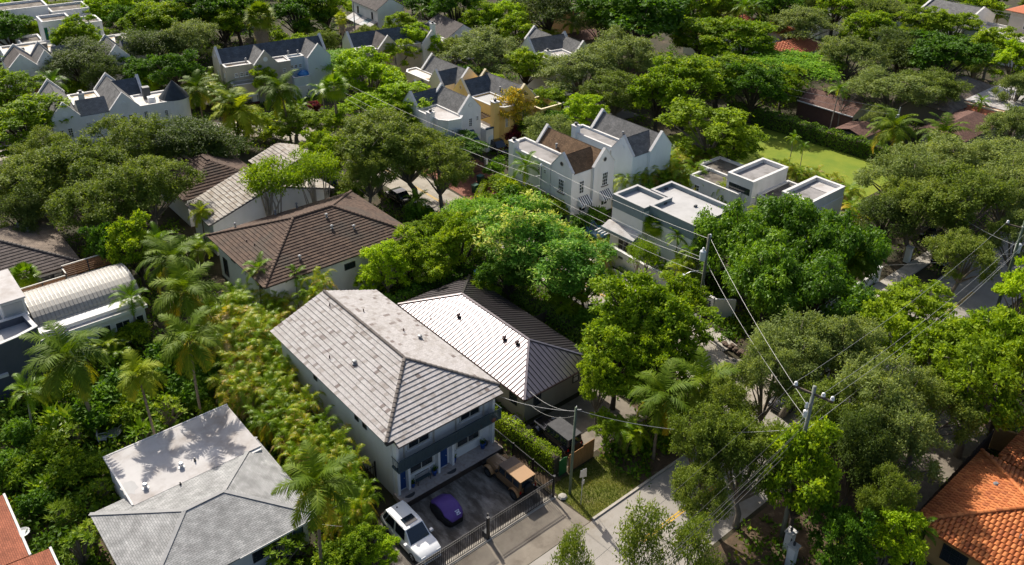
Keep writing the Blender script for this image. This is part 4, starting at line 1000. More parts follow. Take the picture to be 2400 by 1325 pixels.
q = MB(); fbox(q, '-y', 155.2, 40.5, 40.9, 4, 7.4, .002, .05); q.build('window', 'glass_green', H); window(H, '-y', 155.2, 39.2, 3.9, 1.0, .9, 2, 1, 'trim_white', 'glass_green')
H = thing('house', 'white flat roofed terraces stepped in two levels, top left corner', 'house', (37, 172, 0), -4)
flat_block(H, 30, 44, 168, 172, 5.6, W, 'flat_roof_stained', .4); flat_block(H, 29, 37.5, 174, 180, 7.4, W, 'flat_roof_stained', .35); flat_block(H, 37.6, 44, 172.1, 178, 6.6, W, 'flat_roof_stained', .35); flat_block(H, 24, 29, 170, 178, 5, W, 'flat_roof_white', .3)

# ------------------------------------------------------------------ modern white compound by the cross street
H = thing('house', 'modern white house with slate blue parapet bands beside the cross street', 'house', (65, 51, 0))
flat_block(H, 62.2, 66.0, 50.95, 55.3, 6.35, W, 'flat_roof_pale', .45, .25, 'flat_roof_pale', band='blue_grey_band')
flat_block(H, 0, 0, 0, 0, 6.5, W, 'flat_roof_pale', .42, .25, 'flat_roof_pale', pts=[(63.0, 45.0), (69.4, 45.0), (69.4, 53.4), (66.05, 53.4), (66.05, 50.9), (63.0, 50.9)], band='blue_grey_band')
m = MB(); fbox(m, '-x', 62.2, 50.93, 55.32, 5.35, 6.33, .003, .02); m.build('band', 'blue_grey_band', H)
m = MB(); fbox(m, '-x', 63.0, 45.0, 50.85, 5.3, 6.48, .003, .02); m.build('band', 'blue_grey_band', H)
c = MB().prism([(61.0, 51.0), (62.19, 51.0), (62.19, 55.6), (60.9, 55.6)], 3.0, 3.3).build('canopy', 'blue_grey_band', H)
m = MB().hexa([(61.05, 51.05, 3.302), (62.18, 51.05, 3.302), (62.18, 55.5, 3.302), (60.95, 55.5, 3.302), (61.9, 51.05, 3.75), (62.18, 51.05, 3.75), (62.18, 55.5, 3.75), (61.9, 55.5, 3.75)]).build('canopy_top', 'flat_roof_white', c)
window(H, '-x', 62.2, 53.3, .3, 1.6, 2.3, 2, 4, 'trim_white', 'glass', each=True); window(H, '-x', 62.2, 51.7, .3, 1.0, 2.3, 1, 4, 'trim_white', 'glass', each=True)
for x, y in ((67.0, 48.3), (67.9, 53.0), (65.0, 50.7)): MB().box(x, x+.4, y-.15, y+.05, 6.53, 6.7).build('scupper', 'ac_dark', H)
for k in range(4): MB().beam((60.2, 54.4+.45*k, 2.9), (61.0, 54.4+.45*k, 2.9), .08, .12).build('pergola_beam', 'trim_white', H)
Wl = thing('garden_wall', 'long white garden wall with street number along the cross street', 'wall', (60, 46, 0))
m = MB(); pw = [(60.0, 53.4), (59.75, 47.5), (60.2, 39.8)]
for a, b_ in zip(pw, pw[1:]): m.prism([a, b_, (b_[0]+.25, b_[1]), (a[0]+.25, a[1])], 0, 2.15)
m.prism([(60.46, 39.8), (61.9, 38.4), (62.0, 38.6), (60.46, 40.05)], 0, 2.0); m.build('wall', W, Wl)
m = MB()
for a, b_ in zip(pw, pw[1:]): m.prism([(a[0]-.05, a[1]), (b_[0]-.05, b_[1]), (b_[0]+.3, b_[1]), (a[0]+.3, a[1])], 2.152, 2.2)
m.build('coping', 'coping', Wl)
for r in range(4):
    for k in range(7): m = MB(); y = 40.05+.17*k; MB().box(60.08, 60.165, y, y+.11, .95+.22*r, 1.09+.22*r).build('breeze_opening', 'ac_dark', Wl)
for y, t in ((52.8, 1), (52.0, 0)): MB().box(59.84+.0, 59.97, y-.12, y+.1, 1.25, 1.5).build('letter_box' if t else 'number_plate', 'navy_awning' if t else 'galvanised', Wl)
for k in range(4): MB().box(59.83, 59.9, 51.28+.15*k, 51.37+.15*k, 1.42, 1.64).build('number', 'ac_dark', Wl)
Pn = thing('planter', 'rounded white masonry planter at the end of the garden wall', 'planter', (59.2, 53.9, 0))
arc = [(59.9+1.25*math.cos(t), 53.9+1.25*math.sin(t)) for t in [math.pi*(.5+k/10) for k in range(11)]]
m = MB()
for k in range(10):
    a, b_ = arc[k], arc[k+1]; ia = (59.9+(a[0]-59.9)*.84, 53.9+(a[1]-53.9)*.84); ib = (59.9+(b_[0]-59.9)*.84, 53.9+(b_[1]-53.9)*.84)
    m.hexa([(*a, 0), (*b_, 0), (*ib, 0), (*ia, 0), (*a, .8), (*b_, .8), (*ib, .8), (*ia, .8)])
m.build('wall', W, Pn); MB().prism([(59.9+(a[0]-59.9)*.83, 53.9+(a[1]-53.9)*.83) for a in arc], 0, .62).build('soil', 'litter', Pn)
Pb = thing('planter', 'low white planter strip at the foot of the long garden wall', 'planter', (59.4, 45, 0))
m = MB().box(59.0, 59.12, 40.2, 51.6, 0, .45).build('wall', W, Pb); MB().box(59.12, 59.7, 40.2, 51.6, 0, .34).build('soil', 'soil', Pb)
H = thing('house', 'white flat roofed compound with stained roofs and a raised box by the lawn', 'house', (82, 50, 0))
flat_block(H, 78.5, 82.0, 50.7, 57.7, 3.4, 'stucco_grey', 'flat_roof_stained', .25, .2); flat_block(H, 82.05, 86.3, 53.0, 59.2, 3.3, 'stucco_grey', 'flat_roof_stained', .25, .2)
flat_block(H, 79.1, 86.0, 49.3, 52.85, 5.1, 'stucco_grey', 'flat_roof_grey', .42, .28); flat_block(H, 80.2, 86.4, 45.3, 49.25, 3.5, 'stucco_grey', 'flat_roof_stained', .2, .2); flat_block(H, 78.6, 85.3, 41.6, 45.25, 5.6, 'stucco_grey', 'flat_roof_grey', .42, .28)
m = MB(); fbox(m, '-x', 79.1, 49.6, 52.5, 3.7, 4.5, .003, .03); m.build('window', 'glass', H); MB().box(83.0, 85.0, 42.0, 44.6, 5.61, 5.66).build('roof_patch', 'flat_roof_white', H)
window(H, '-y', 41.6, 79.9, 1.2, .8, 2.6, 1, 2, 'dark_frame', 'glass'); window(H, '-x', 78.6, 43.4, 4.1, 1.8, .8, 2, 1, 'dark_frame', 'glass'); window(H, '-x', 78.5, 56.5, 2.0, .8, .8, 2, 2)
MB().box(81.0, 85.3, 41.52, 41.597, .2, 4.9).build('panel', 'white_wall', H)

# ------------------------------------------------------------------ houses to the right
H = thing('house', 'small house with reddish brown gable roof beyond the long hedge', 'house', (118, 62, 0))
gable_block(H, 115.6, 121.0, 57.3, 66.4, 3.0, 4.3, 'y', 'cream_wall', 'shingle_maroon', par=(False, False), over=.35)
MB().box(115.5, 115.59, 57.35, 66.5, 0, 2.9).build('side_cladding', 'brown_shingle_flat', H); MB().box(115.1, 115.25, 57.2, 66.5, 2.78, 2.93).build('gutter', 'coping', H)
window(H, '-y', 57.3, 116.6, 1.0, .9, 1.2, 2, 2, 'dark_frame', 'glass'); window(H, '-y', 57.3, 118.6, .3, .8, 2.0, 1, 3, 'dark_frame', 'glass'); MB().box(121.1, 121.3, 54.5, 57.2, 0, 3.0).build('screen_wall', 'white_wall', H)
MB().box(110.7, 115.0, 53.0, 57.0, 0, 2.2).build('garage', 'tan_wall', H)
for pl in roof_polys(110.2, 115.0, 52.5, 57.25, 2.25, 2.95, 'x', 0, 0): slope(H, pl, 'shingle_maroon', .08)
H = thing('house', 'grey brown shingle hip roof among trees at the right', 'house', (137, 53, 0))
MB().box(129, 145.4, 49.4, 57, 0, 3).build('wall', 'tan_wall', H)
for pl in roof_polys(128.2, 146.2, 48.6, 57.8, 3.0, 5.0, 'x', 4.5, 4.5): slope(H, pl, 'shingle_tan', .08)
H = thing('house', 'house with white flat roof and an orange tile skirt, right edge', 'house', (140, 45, 0))
MB().box(133.6, 150, 38, 49.6, 0, 3.4).build('wall', 'cream_wall', H); MB().box(134.2, 150, 38, 49.7, 3.402, 3.6).build('flat_roof', 'flat_roof_white', H)
for k in range(7):
    a = 49.7-(49.7-38)*k/7; slope(H, [(132.5, a, 2.7), (132.5, a-1.66, 2.7), (134.2, a-1.66, 3.45), (134.2, a, 3.45)], 'tile_orange_far', .06, 'tile_skirt')
H = thing('house', 'low house with reddish brown shingle hips behind two coconut palms', 'house', (124, 46, 0))
MB().box(118.6, 130.5, 42.8, 48.2, 0, 2.9).build('wall', 'tan_wall', H)
for pl in roof_polys(117.9, 131.2, 42.2, 48.8, 3.0, 4.3, 'x', 3.3, 3.3): slope(H, pl, 'shingle_maroon', .08)
# orange tiles, lower right
H = thing('house', 'ochre house with bright orange barrel tile roof in the lower right corner', 'house', (52, 6, 0))
MB().box(48.0, 56.8, -2, 13.0, 0, 3.05).build('wall', 'ochre_wall', H)
t_or = barrel_mesh('roof_tile', .30, .42, 'tile_orange'); cap_or = barrel_mesh('ridge_cap', .34, .42, 'tile_orange')
OP = roof_polys(47.2, 57.5, -3.5, 13.75, 3.1, 5.0, 'y', 5.1, 5.1)
lay_tiles(H, [OP[0], OP[1], OP[3]], t_or, .30, .40, 'tile_orange', 300, 11, 'tile_orange')
caps(H, [((47.2, 13.75, 3.2), (52.35, 8.65, 5.1)), ((57.5, 13.75, 3.2), (52.35, 8.65, 5.1)), ((52.35, 8.65, 5.1), (52.35, 1.6, 5.1))], cap_or, .4)
MB().lathe((53.7, 11.4, 3.95), [(.16, -.1), (.16, .1), (.2, .14), (.12, .24)], 8).build('roof_vent', 'vent_grey', H)
MB().lathe((49.9, 8.4, 4.0), [(.06, -.1), (.05, .5)], 8).build('roof_vent', 'vent_grey', H)
window(H, '-x', 48.0, 11.0, .9, 1.6, 1.3, 3, 3, 'dark_frame', 'glass'); window(H, '-x', 48.0, 8.4, .9, 1.4, 1.3, 3, 3, 'dark_frame', 'glass')
H = thing('house', 'second orange barrel tile roof at the right edge below the trees', 'house', (62, 6, 0))
MB().box(58.4, 66, 2, 12.0, 0, 3.05).build('wall', 'ochre_wall', H)
lay_tiles(H, [roof_polys(57.75, 67.5, 0, 12.75, 3.1, 4.9, 'y', 4.8, 4.8)[k] for k in (0, 3)], t_or, .30, .40, 'tile_orange', 120, 12, 'tile_orange')
for nm, pts, ht, mt, lb in (('garden_wall', [(49.8, 14.3), (62.4, 14.6)], 1.9, 'wood_dark', 'dark weathered plank fence along the orange tiled roof'), ('garden_wall', [(62.6, 14.6), (63.4, 12.6)], 2.0, 'ochre_wall', 'short ochre garden wall at the right edge beside the orange roofs')):
    w = thing(nm, lb, 'wall' if mt == 'ochre_wall' else 'fence', (*pts[0], 0)); d = Vector(pts[1])-Vector(pts[0]); L = d.length; d.normalize()
    if mt == 'wood_dark':
        for k in range(int(L/.3)):
            a = Vector(pts[0])+d*(.3*k); MB().box(a.x, a.x+.285, a.y-.02+.01*(k % 2), a.y+.02+.01*(k % 2), 0, ht+.04*((k*7) % 3)).build('plank', mt, w)
        MB().beam((*(Vector(pts[0])), ht-.2), (*(Vector(pts[1])), ht-.2), .08, .1).build('rail', mt, w)
    else:
        MB().beam((*pts[0], ht/2), (*pts[1], ht/2), .2, ht).build('wall', mt, w)
# red roof lower left
H = thing('house', 'house corner with red shingle roof and white gutter, lower left corner', 'house', (-1, 48, 0))
MB().box(-8, 1.9, 47.9, 53.6, 0, 2.7).build('wall', 'tan_wall', H); MB().box(-8, 2.9, 38, 47.2, 0, 2.7).build('wall', 'tan_wall', H)
slope(H, [(2.3, 47.5, 2.8), (2.3, 54.0, 2.8), (-8, 54.0, 3.9), (-8, 47.5, 3.9)], 'shingle_red', .08); slope(H, [(3.4, 37, 2.8), (3.4, 47.3, 2.8), (-8, 47.3, 4.0), (-8, 37, 4.0)], 'shingle_red', .08)
MB().box(2.32, 2.46, 47.5, 54.05, 2.66, 2.85).build('gutter', 'coping', H); MB().box(3.42, 3.56, 37, 47.35, 2.66, 2.85).build('gutter', 'coping', H)
# ------------------------------------------------------------------ far houses
H = thing('house', 'white walled house with orange tile hips behind the flame tree, upper right', 'house', (139, 86, 0))
MB().box(134.5, 143, 79.5, 86, 0, 3.4).build('wall', W, H); MB().box(139.3, 143.3, 86, 91.6, 0, 5.2).build('wall', W, H); MB().box(129, 144, 93, 100, 0, 4.2).build('wall', W, H)
t_of = barrel_mesh('roof_tile', .55, .55, 'tile_orange_far', 4)
for k, (a, e0) in enumerate((((133.9, 143.6, 79, 86.6, 3.5, 5.0), 'x'), ((138.9, 143.8, 85.8, 92, 5.3, 6.3), 'y'), ((128.4, 145, 92.5, 100.6, 4.3, 6.0), 'x'))):
    lay_tiles(H, roof_polys(*a, e0, 2.4, 2.4)[:1] + roof_polys(*a, e0, 2.4, 2.4)[2:3], t_of, .55, .5, 'tile_orange_far', 40, 20+k, 'tile_orange_far')
    for pl in roof_polys(*a, e0, 2.4, 2.4)[1:2]+roof_polys(*a, e0, 2.4, 2.4)[3:4]: slope(H, pl, 'tile_orange_far', .1)
window(H, '-y', 86, 142.2, 3.2, .7, 1.2, 1, 2, 'dark_frame', 'glass')
H = thing('townhouse', 'beige townhouse row with slate ridge and two front gables, top centre', 'house', (78, 122, 0), -9)
gable_block(H, 70.2, 85.6, 120.6, 124.8, 6, 8, 'x', BG, S2); gable_block(H, 73.6, 77.2, 117.6, 122.8, 6, 7.95, 'y', BG, 'shingle_dark', par=(True, False)); gable_block(H, 81.6, 85.0, 117.4, 122.8, 6, 7.9, 'y', W, 'shingle_dark', par=(True, False))
flat_block(H, 77.2, 81.6, 118.2, 120.6, 5.9, BG, 'flat_roof_stained', .2); flat_block(H, 70.4, 73.6, 118.4, 120.6, 5.9, BG, 'flat_roof_stained', .2); chimney(H, 84.4, 85.1, 119.6, 120.4, 8.6, W)
H = thing('house', 'house with a broad plain dark roof slope, top centre', 'house', (94, 126, 0), -6)
gable_block(H, 89.8, 97.4, 121.6, 131, 4.3, 6.6, 'y', W, 'shingle_dark', par=(False, False), over=.5); flat_block(H, 87.2, 89.7, 119.5, 123.5, 4.4, W, 'flat_roof_white', .1)
H = thing('house', 'two storey white house with a grey roof and glazed lean-to, top edge', 'house', (91, 147, 0), -4)
gable_block(H, 88.4, 94.2, 142.2, 153, 6, 7.8, 'y', W, 'shingle_dark', par=(False, False), over=.4)
for k in range(5):
    y = 142.4+2*k; slope(H, [(86.2, y+1.9, 2.6), (86.2, y, 2.6), (88.38, y, 3.5), (88.38, y+1.9, 3.5)], 'glass_blue' if k % 2 else 'flat_roof_white', .06, 'lean_to_panel')
window(H, '-x', 88.4, 144.5, 3.6, .6, 1.4, 1, 2, 'dark_frame', 'glass'); window(H, '-x', 88.4, 150.5, 3.6, .6, 1.4, 1, 2, 'dark_frame', 'glass')
H = thing('outbuilding', 'small outbuilding with a tan hip roof behind the slate ridged row', 'outbuilding', (83.5, 141.5, 0), -4)
MB().box(80.6, 86, 138.6, 144.6, 0, 2.6).build('wall', 'wood_dark', H)
for pl in roof_polys(80.0, 86.4, 138, 145.2, 2.6, 3.6, 'y', 2.6, 2.6): slope(H, pl, 'shingle_tan', .08)
H = thing('townhouse', 'white townhouse with pale grey shingle gables, upper centre right', 'house', (96, 102, 0), -8)
gable_block(H, 92.2, 99.8, 101, 105, 6, 8, 'x', W, SG); gable_block(H, 95.6, 99.4, 103, 109, 6, 7.9, 'y', W, SG, par=(False, True)); gable_block(H, 97.8, 101, 97.2, 102, 6, 7.8, 'y', W, SG, par=(True, False))
flat_block(H, 92.2, 97.8, 97.0, 101.0, 5.9, W, 'flat_roof_white', .2); chimney(H, 93.0, 93.8, 98.4, 99.2, 6.9); window(H, '-y', 97.0, 93.3, 3.4, .7, 1.4, 2, 4); window(H, '-x', 92.2, 98.6, 3.4, .8, 1.4, 2, 4)
H = thing('house', 'two storey peach house with a brown hip roof at the top edge', 'house', (122, 123, 0), -4)
MB().box(118.6, 125.6, 119.6, 127, 0, 6).build('wall', 'peach_wall', H)
for pl in roof_polys(118, 126.2, 119, 127.6, 6.05, 7.6, 'y', 3.5, 3.5): slope(H, pl, 'shingle_tan', .08)
window(H, '-y', 119.6, 122.4, 3.8, 1.2, 1.3, 2, 2, 'trim_white', 'glass'); window(H, '-y', 119.6, 119.9, 3.4, 1.6, 2.2, 2, 1, 'peach_wall', 'glass'); window(H, '-x', 118.6, 123, 3.6, 1.6, 1.6, 2, 1, 'peach_wall', 'glass')
H = thing('house', 'low roof with brown shingles below the peach house', 'house', (116, 113, 0), -4)
MB().box(113.4, 119, 110.6, 115, 0, 2.8).build('wall', 'tan_wall', H)
for pl in roof_polys(112.9, 119.5, 110, 115.6, 2.9, 4.0, 'x', 2, 2): slope(H, pl, 'shingle_maroon', .08)
H = thing('outbuilding', 'small dark brown roofed shed among palms near the top edge', 'outbuilding', (119, 135, 0), -4)
MB().box(117.4, 120.6, 133.6, 137.2, 0, 2.6).build('wall', 'tan_wall', H)
for pl in roof_polys(116.8, 121.2, 133, 137.8, 2.7, 3.5, 'y', 1.5, 1.5): slope(H, pl, 'shingle_maroon', .08)
H = thing('house', 'long dark roofed house under the broad trees, upper right of centre', 'house', (106, 96, 0), -4)
MB().box(100.6, 112, 90, 95, 0, 2.8).build('wall', 'tan_wall', H)
for pl in roof_polys(100, 112.6, 89.4, 95.6, 2.9, 4.0, 'x', 2.5, 2.5): slope(H, pl, 'shingle_maroon', .08)
H = thing('house', 'white house with a grey gable roof and white barge edges, upper right', 'house', (181, 73, 0), -4)
gable_block(H, 175.4, 185.6, 67.4, 78, 5.6, 7.6, 'y', W, SG, par=(True, True), rise=.3); flat_block(H, 163, 174, 72, 79, 5.2, W, 'flat_roof_white', .5)
window(H, '-x', 163, 76, 3, 2.4, 1.6, 3, 1); window(H, '-y', 72, 166, 3, 2.4, 1.6, 3, 1)
H = thing('house', 'long white flat roofed house front with dark windows, right edge', 'house', (176, 60, 0), -4)
flat_block(H, 171.5, 181, 54, 67.2, 4.6, W, 'flat_roof_white', .3)
for c in (56.5, 58.6, 60.8, 63.5): window(H, '-x', 171.5, c, 1.6, 1.0, 2.0, 2, 2)
H = thing('house', 'tall tan house with an orange tile roof at the top right corner', 'house', (184, 56, 0), -4)
MB().box(178, 190, 50, 61.5, 0, 8.6).build('wall', 'beige_wall', H)
for pl in roof_polys(177.2, 191, 49, 62.4, 8.65, 10.2, 'y', 4, 4): slope(H, pl, 'tile_orange_far', .1)
for z in (2.4, 5.6): window(H, '-x', 178, 58, z, 1.4, 1.5, 2, 2)
for i, (x, y, w, d, z, lb) in enumerate(((52, 196, 9, 8, 4.2, 'plain white roofed house just inside the top edge, left of the tall fan palm'), (70, 168, 7, 6, 3.2, 'white wall and roof corner glimpsed between trees at the top left'), (148, 120, 8, 7, 3.6, 'pale roofed house glimpsed through trees at the top right of centre'), (163, 92, 8, 6, 3.8, 'white roofed house corner with a car port among trees, top right'))):
    H = thing('house', lb, 'house', (x, y, 0), -4); MB().box(x-w/2+.5, x+w/2-.5, y-d/2+.5, y+d/2-.5, 0, z).build('wall', W, H)
    for pl in roof_polys(x-w/2, x+w/2, y-d/2, y+d/2, z+.05, z+1.4, 'x', 2, 2): slope(H, pl, 'shingle_pale' if i != 1 else 'shingle_tan', .08)

# ------------------------------------------------------------------ plants: a few prototypes of each kind, copied plant by plant
def unit(a): return a/np.maximum(1e-9, np.linalg.norm(a, axis=1, keepdims=True))
def leaf_arrays(c, n, d, l, w, v, fold=0.0):
    """one folded rhombus per leaf: centre c, normal n, axis d"""
    d = unit(d); s = unit(np.cross(n, d)); n = np.cross(d, s)
    l = l.reshape(-1, 1); w = w.reshape(-1, 1)
    V = np.stack([c-d*l*.5, c+s*w*.5+n*w*fold, c+d*l*.5, c-s*w*.5+n*w*fold], 1).reshape(-1, 3)
    return V, v
def quad_mesh(name, V, v, mat, extra=None):
    """quads from a flat vertex array, with one number v per face; extra = (verts, faces, v) appended"""
    nq = len(V)//4; me = bpy.data.meshes.new(name)
    if extra is not None and len(extra[0]):
        ev, ef, evv = extra; base = len(V)
        V = np.concatenate([V, np.array(ev)]); ef = np.array(ef)+base
        F = np.concatenate([np.arange(nq*4).reshape(-1, 4), ef]); v = np.concatenate([v, np.array(evv)])
    else: F = np.arange(nq*4).reshape(-1, 4)
    me.vertices.add(len(V)); me.vertices.foreach_set('co', V.astype(np.float32).ravel())
    me.loops.add(F.size); me.loops.foreach_set('vertex_index', F.astype(np.int32).ravel())
    me.polygons.add(len(F)); me.polygons.foreach_set('loop_start', (np.arange(len(F))*4).astype(np.int32))
    try: me.polygons.foreach_set('loop_total', np.full(len(F), 4, np.int32))
    except Exception: pass
    me.update(calc_edges=True)
    at = me.attributes.new('v', 'FLOAT', 'FACE'); at.data.foreach_set('value', np.clip(v, 0, 1).astype(np.float32))
    me.materials.append(MATS[mat]); return me

PROTO = {}
def add_proto(kind, name, parts, R0, H0):
    PROTO.setdefault(kind, []).append((name, parts, R0, H0))

def tree_proto(kind, name, seed, leaf, bark, R=4.5, Hc=6.0, nl=16, ncl=16, nleaf=70, ll=.27, lw=.12, flat=.62, lr=.36, cs=.075, droop=.15, up=.7, low=-.62, fork=.36, tr=.28, crooked=.25, multi=1, vspan=.55, wisp=0.0):
    rg = np.random.default_rng(seed); rr = random.Random(seed)
    lobes = []
    for i in range(nl):
        z = low+(1-low)*((i+.5)/nl); z = max(-.95, min(.98, z+rg.normal()*.08)); a = i*2.39996+rg.normal()*.35; q = math.sqrt(1-z*z)
        d = np.array([q*math.cos(a), q*math.sin(a), z]); rad = rg.uniform(.62, 1.12)
        r = R*lr*rg.uniform(.55, 1.3); lobes.append((d*np.array([1, 1, flat])*max(.1, R*rad-r)+np.array([0, 0, Hc]), r, d))
    lobes.append((np.array([0, 0, Hc+R*flat*.2]), R*lr*1.2, np.array([0, 0, 1.])))
    C, O, Vv = [], [], []
    for lc, r, d in lobes:
        k = int(ncl*(r/(R*lr))**1.6)+2
        dd = unit(rg.normal(size=(k*3, 3))); dd[:, 2] = np.abs(dd[:, 2])*.9+dd[:, 2]*.35; dd = unit(dd); keep = dd @ unit(d.reshape(1, 3))[0] > -.45; dd = dd[keep][:k]
        cc = lc+dd*r*rg.uniform(.62, 1.06, (len(dd), 1))*np.array([1, 1, .8]); C.append(cc); O.append(dd); Vv.append(rg.uniform(0, 1, len(dd)))
    C, O, Vv = np.concatenate(C), np.concatenate(O), np.concatenate(Vv)
    n = len(C)*nleaf; ci = np.repeat(np.arange(len(C)), nleaf)
    sg = R*cs*rg.uniform(.7, 1.35, (len(C), 1))[ci]
    off = rg.normal(size=(n, 3))*np.array([1, 1, .62])*sg
    P = C[ci]+off; P[:, 2] -= wisp*np.abs(rg.normal(size=n))*R*.1
    out = unit(O[ci]*.5+off/np.maximum(1e-6, sg)*.45)
    nn = unit(out*.55+np.array([0, 0, up])+rg.normal(size=(n, 3))*.55)
    dd = unit(out+rg.normal(size=(n, 3))*.7-np.array([0, 0, droop*2])); 
    l = ll*rg.uniform(.65, 1.35, n); w = lw*rg.uniform(.7, 1.3, n)
    v = .5+(Vv[ci]-.5)*vspan+rg.normal(size=n)*.14
    V, v = leaf_arrays(P, nn, dd, l, w, v)
    crown = quad_mesh('crown', V, v, leaf)
    m = MB(); hf = Hc*fork
    bases = [(0, 0)] if multi == 1 else [(.35*math.cos(6.28*k/multi), .35*math.sin(6.28*k/multi)) for k in range(multi)]
    forks = []
    for bx, by in bases:
        fx, fy = bx*2.2+rr.uniform(-.3, .3)*crooked*4, by*2.2+rr.uniform(-.3, .3)*crooked*4
        m.tube([(bx, by, -.25), (bx*1.05, by*1.05, .1), (bx+(fx-bx)*.4+rr.uniform(-1, 1)*crooked*.5, by+(fy-by)*.4+rr.uniform(-1, 1)*crooked*.5, hf*.55), (fx, fy, hf)], [tr*1.45, tr*1.1, tr*.95, tr*.8], 9)
        forks.append((fx, fy, hf))
    for lc, r, d in lobes:
        f = min(forks, key=lambda q: (q[0]-lc[0])**2+(q[1]-lc[1])**2); mid = [(f[i]*.5+lc[i]*.5)+rr.uniform(-1, 1)*crooked*.8 for i in range(3)]; mid[2] += .15*R*rr.uniform(-.3, 1)
        m.tube([f, mid, tuple(lc)], [tr*.5, tr*.3, tr*.12], 6, False)
        for q in range(3):
            e = lc+unit(rg.normal(size=(1, 3)))[0]*r*.85; e[2] = max(e[2], lc[2]-.2*r); m.tube([tuple(lc), tuple(e)], [tr*.12, tr*.04], 4, False)
    trunk = m.mesh('trunk', smooth=True); trunk.materials.append(MATS[bark])
    add_proto(kind, name, [('trunk', trunk), ('crown', crown)], R, Hc)

def frond_into(store, base, az, el, L, droop, nl, leafl, leafw, hang, v, rg, vee=.25, twist=0.0, rach=.03, start=.16):
    """one feather frond: arching rachis and two rows of leaflets"""
    N = 12; pts = [np.array(base, float)]; dirs = []
    for k in range(N):
        t = (k+.5)/N; e = el-droop*t**1.25; d = np.array([math.cos(az)*math.cos(e), math.sin(az)*math.cos(e), math.sin(e)]); dirs.append(d); pts.append(pts[-1]+d*L/N)
    pts = np.array(pts); dirs = np.array(dirs+[dirs[-1]])
    ts = np.linspace(start, .99, nl); f = ts*N; i = np.minimum(N-1, f.astype(int)); fr = (f-i)[:, None]
    p = pts[i]*(1-fr)+pts[i+1]*fr; d = dirs[i]
    up = np.array([0, 0, 1.0])
    side0 = np.array([-math.sin(az), math.cos(az), 0.0])
    for sg in (-1, 1):
        side = side0*sg
        nrm = unit(np.cross(d, np.tile(side, (nl, 1)))*sg)
        nrm[nrm[:, 2] < 0] *= -1
        ld = unit(side*(1.0)+d*(.45+.5*ts[:, None])+nrm*vee-up*hang*(1+.4*rg.normal(size=(nl, 1)))+rg.normal(size=(nl, 3))*.1)
        ln = leafl*(np.sin(np.pi*np.clip(ts*.86+.12, 0, 1))**.7)[:, None]*rg.uniform(.85, 1.12, (nl, 1))
        tip = p+ld*ln-up*hang*ln*.35
        w = leafw*.5; wd = unit(d)
        mid = p+ld*ln*.5-up*hang*ln*.05
        A = np.stack([p-wd*w*.8, p+wd*w*.8, mid+wd*w, mid-wd*w], 1); B = np.stack([mid-wd*w, mid+wd*w, tip+wd*w*.15, tip-wd*w*.15], 1)
        store['V'] += [A.reshape(-1, 3), B.reshape(-1, 3)]; q = np.clip(v+rg.normal(size=nl)*.07, 0, 1); store['v'] += [q, q]
    for k in range(N):
        a, b = pts[k], pts[k+1]; r0 = rach*(1-k/N*.85); s = side0*r0; u = np.array([0, 0, r0])
        store['V'].append(np.array([a-s, a+s, b+s, b-s])+u*.5); store['v'].append(np.array([min(1, v+.25)]))
        store['V'].append(np.array([a-s, b-s, b-s-u*1.6, a-s-u*1.6])); store['v'].append(np.array([min(1, v+.2)]))

def palm_proto(kind, name, seed, leaf, Ht=6.5, R=3.4, nf=22, nl=44, leafl=.95, leafw=.10, hang=.5, el=(82, -30), droop=(.9, 1.9), bend=.9, tr=.15, vee=.2, vr=(.15, .75), old=.15, nuts=True, bark='trunk_palm', shaft=None, rach=.035):
    rg = np.random.default_rng(seed); rr = random.Random(seed); st = {'V': [], 'v': []}
    bx, by = bend*math.cos(seed), bend*math.sin(seed)
    for k in range(nf):
        t = k/(nf-1); e = math.radians(el[0]+(el[1]-el[0])*t**.9)+rg.normal()*.08; dr = droop[0]+(droop[1]-droop[0])*(1-abs(t-.45)*1.2)+rg.normal()*.12
        v = vr[0]+(vr[1]-vr[0])*rg.uniform(0, 1)*(.35+.65*t) if t < 1-old else rg.uniform(.8, 1.0)
        frond_into(st, (bx, by, Ht), k*2.39996+rg.normal()*.2, e, R*rg.uniform(.92, 1.15), max(.2, dr), nl, leafl, leafw, hang*(.6+.6*t), v, rg, vee, rach=rach)
    crown = quad_mesh('crown', np.concatenate(st['V']), np.concatenate(st['v']), leaf)
    m = MB(); n = 10; pts = []; rad = []
    for k in range(n+1):
        t = k/n; pts.append((bx*t**1.7, by*t**1.7, -.2+(Ht+.15)*t)); rad.append(tr*(1.5-.9*min(1, t*6) if t < .17 else 1-.3*t)*(1.04 if k % 2 else .96))
    m.tube(pts, rad, 9); trunk = m.mesh('trunk', smooth=True); trunk.materials.append(MATS[bark])
    parts = [('trunk', trunk), ('crown', crown)]
    if shaft:
        s = MB().tube([(bx*.9, by*.9, Ht-1.0), (bx, by, Ht+.2)], [tr*1.05, tr*.7], 9).mesh('crown_shaft', smooth=True); s.materials.append(MATS[shaft]); parts.append(('crown_shaft', s))
    if nuts:
        c = MB()
        for k in range(7):
            a = k*.9; c.lathe((bx+.28*math.cos(a), by+.28*math.sin(a), Ht-.35-.08*(k % 2)), [(.02, -.14), (.11, -.06), (.12, .03), (.03, .14)], 7)
        c = c.mesh('fruit', smooth=True); c.materials.append(MATS['stem_green']); parts.append(('fruit', c))
    add_proto(kind, name, parts, R, Ht)

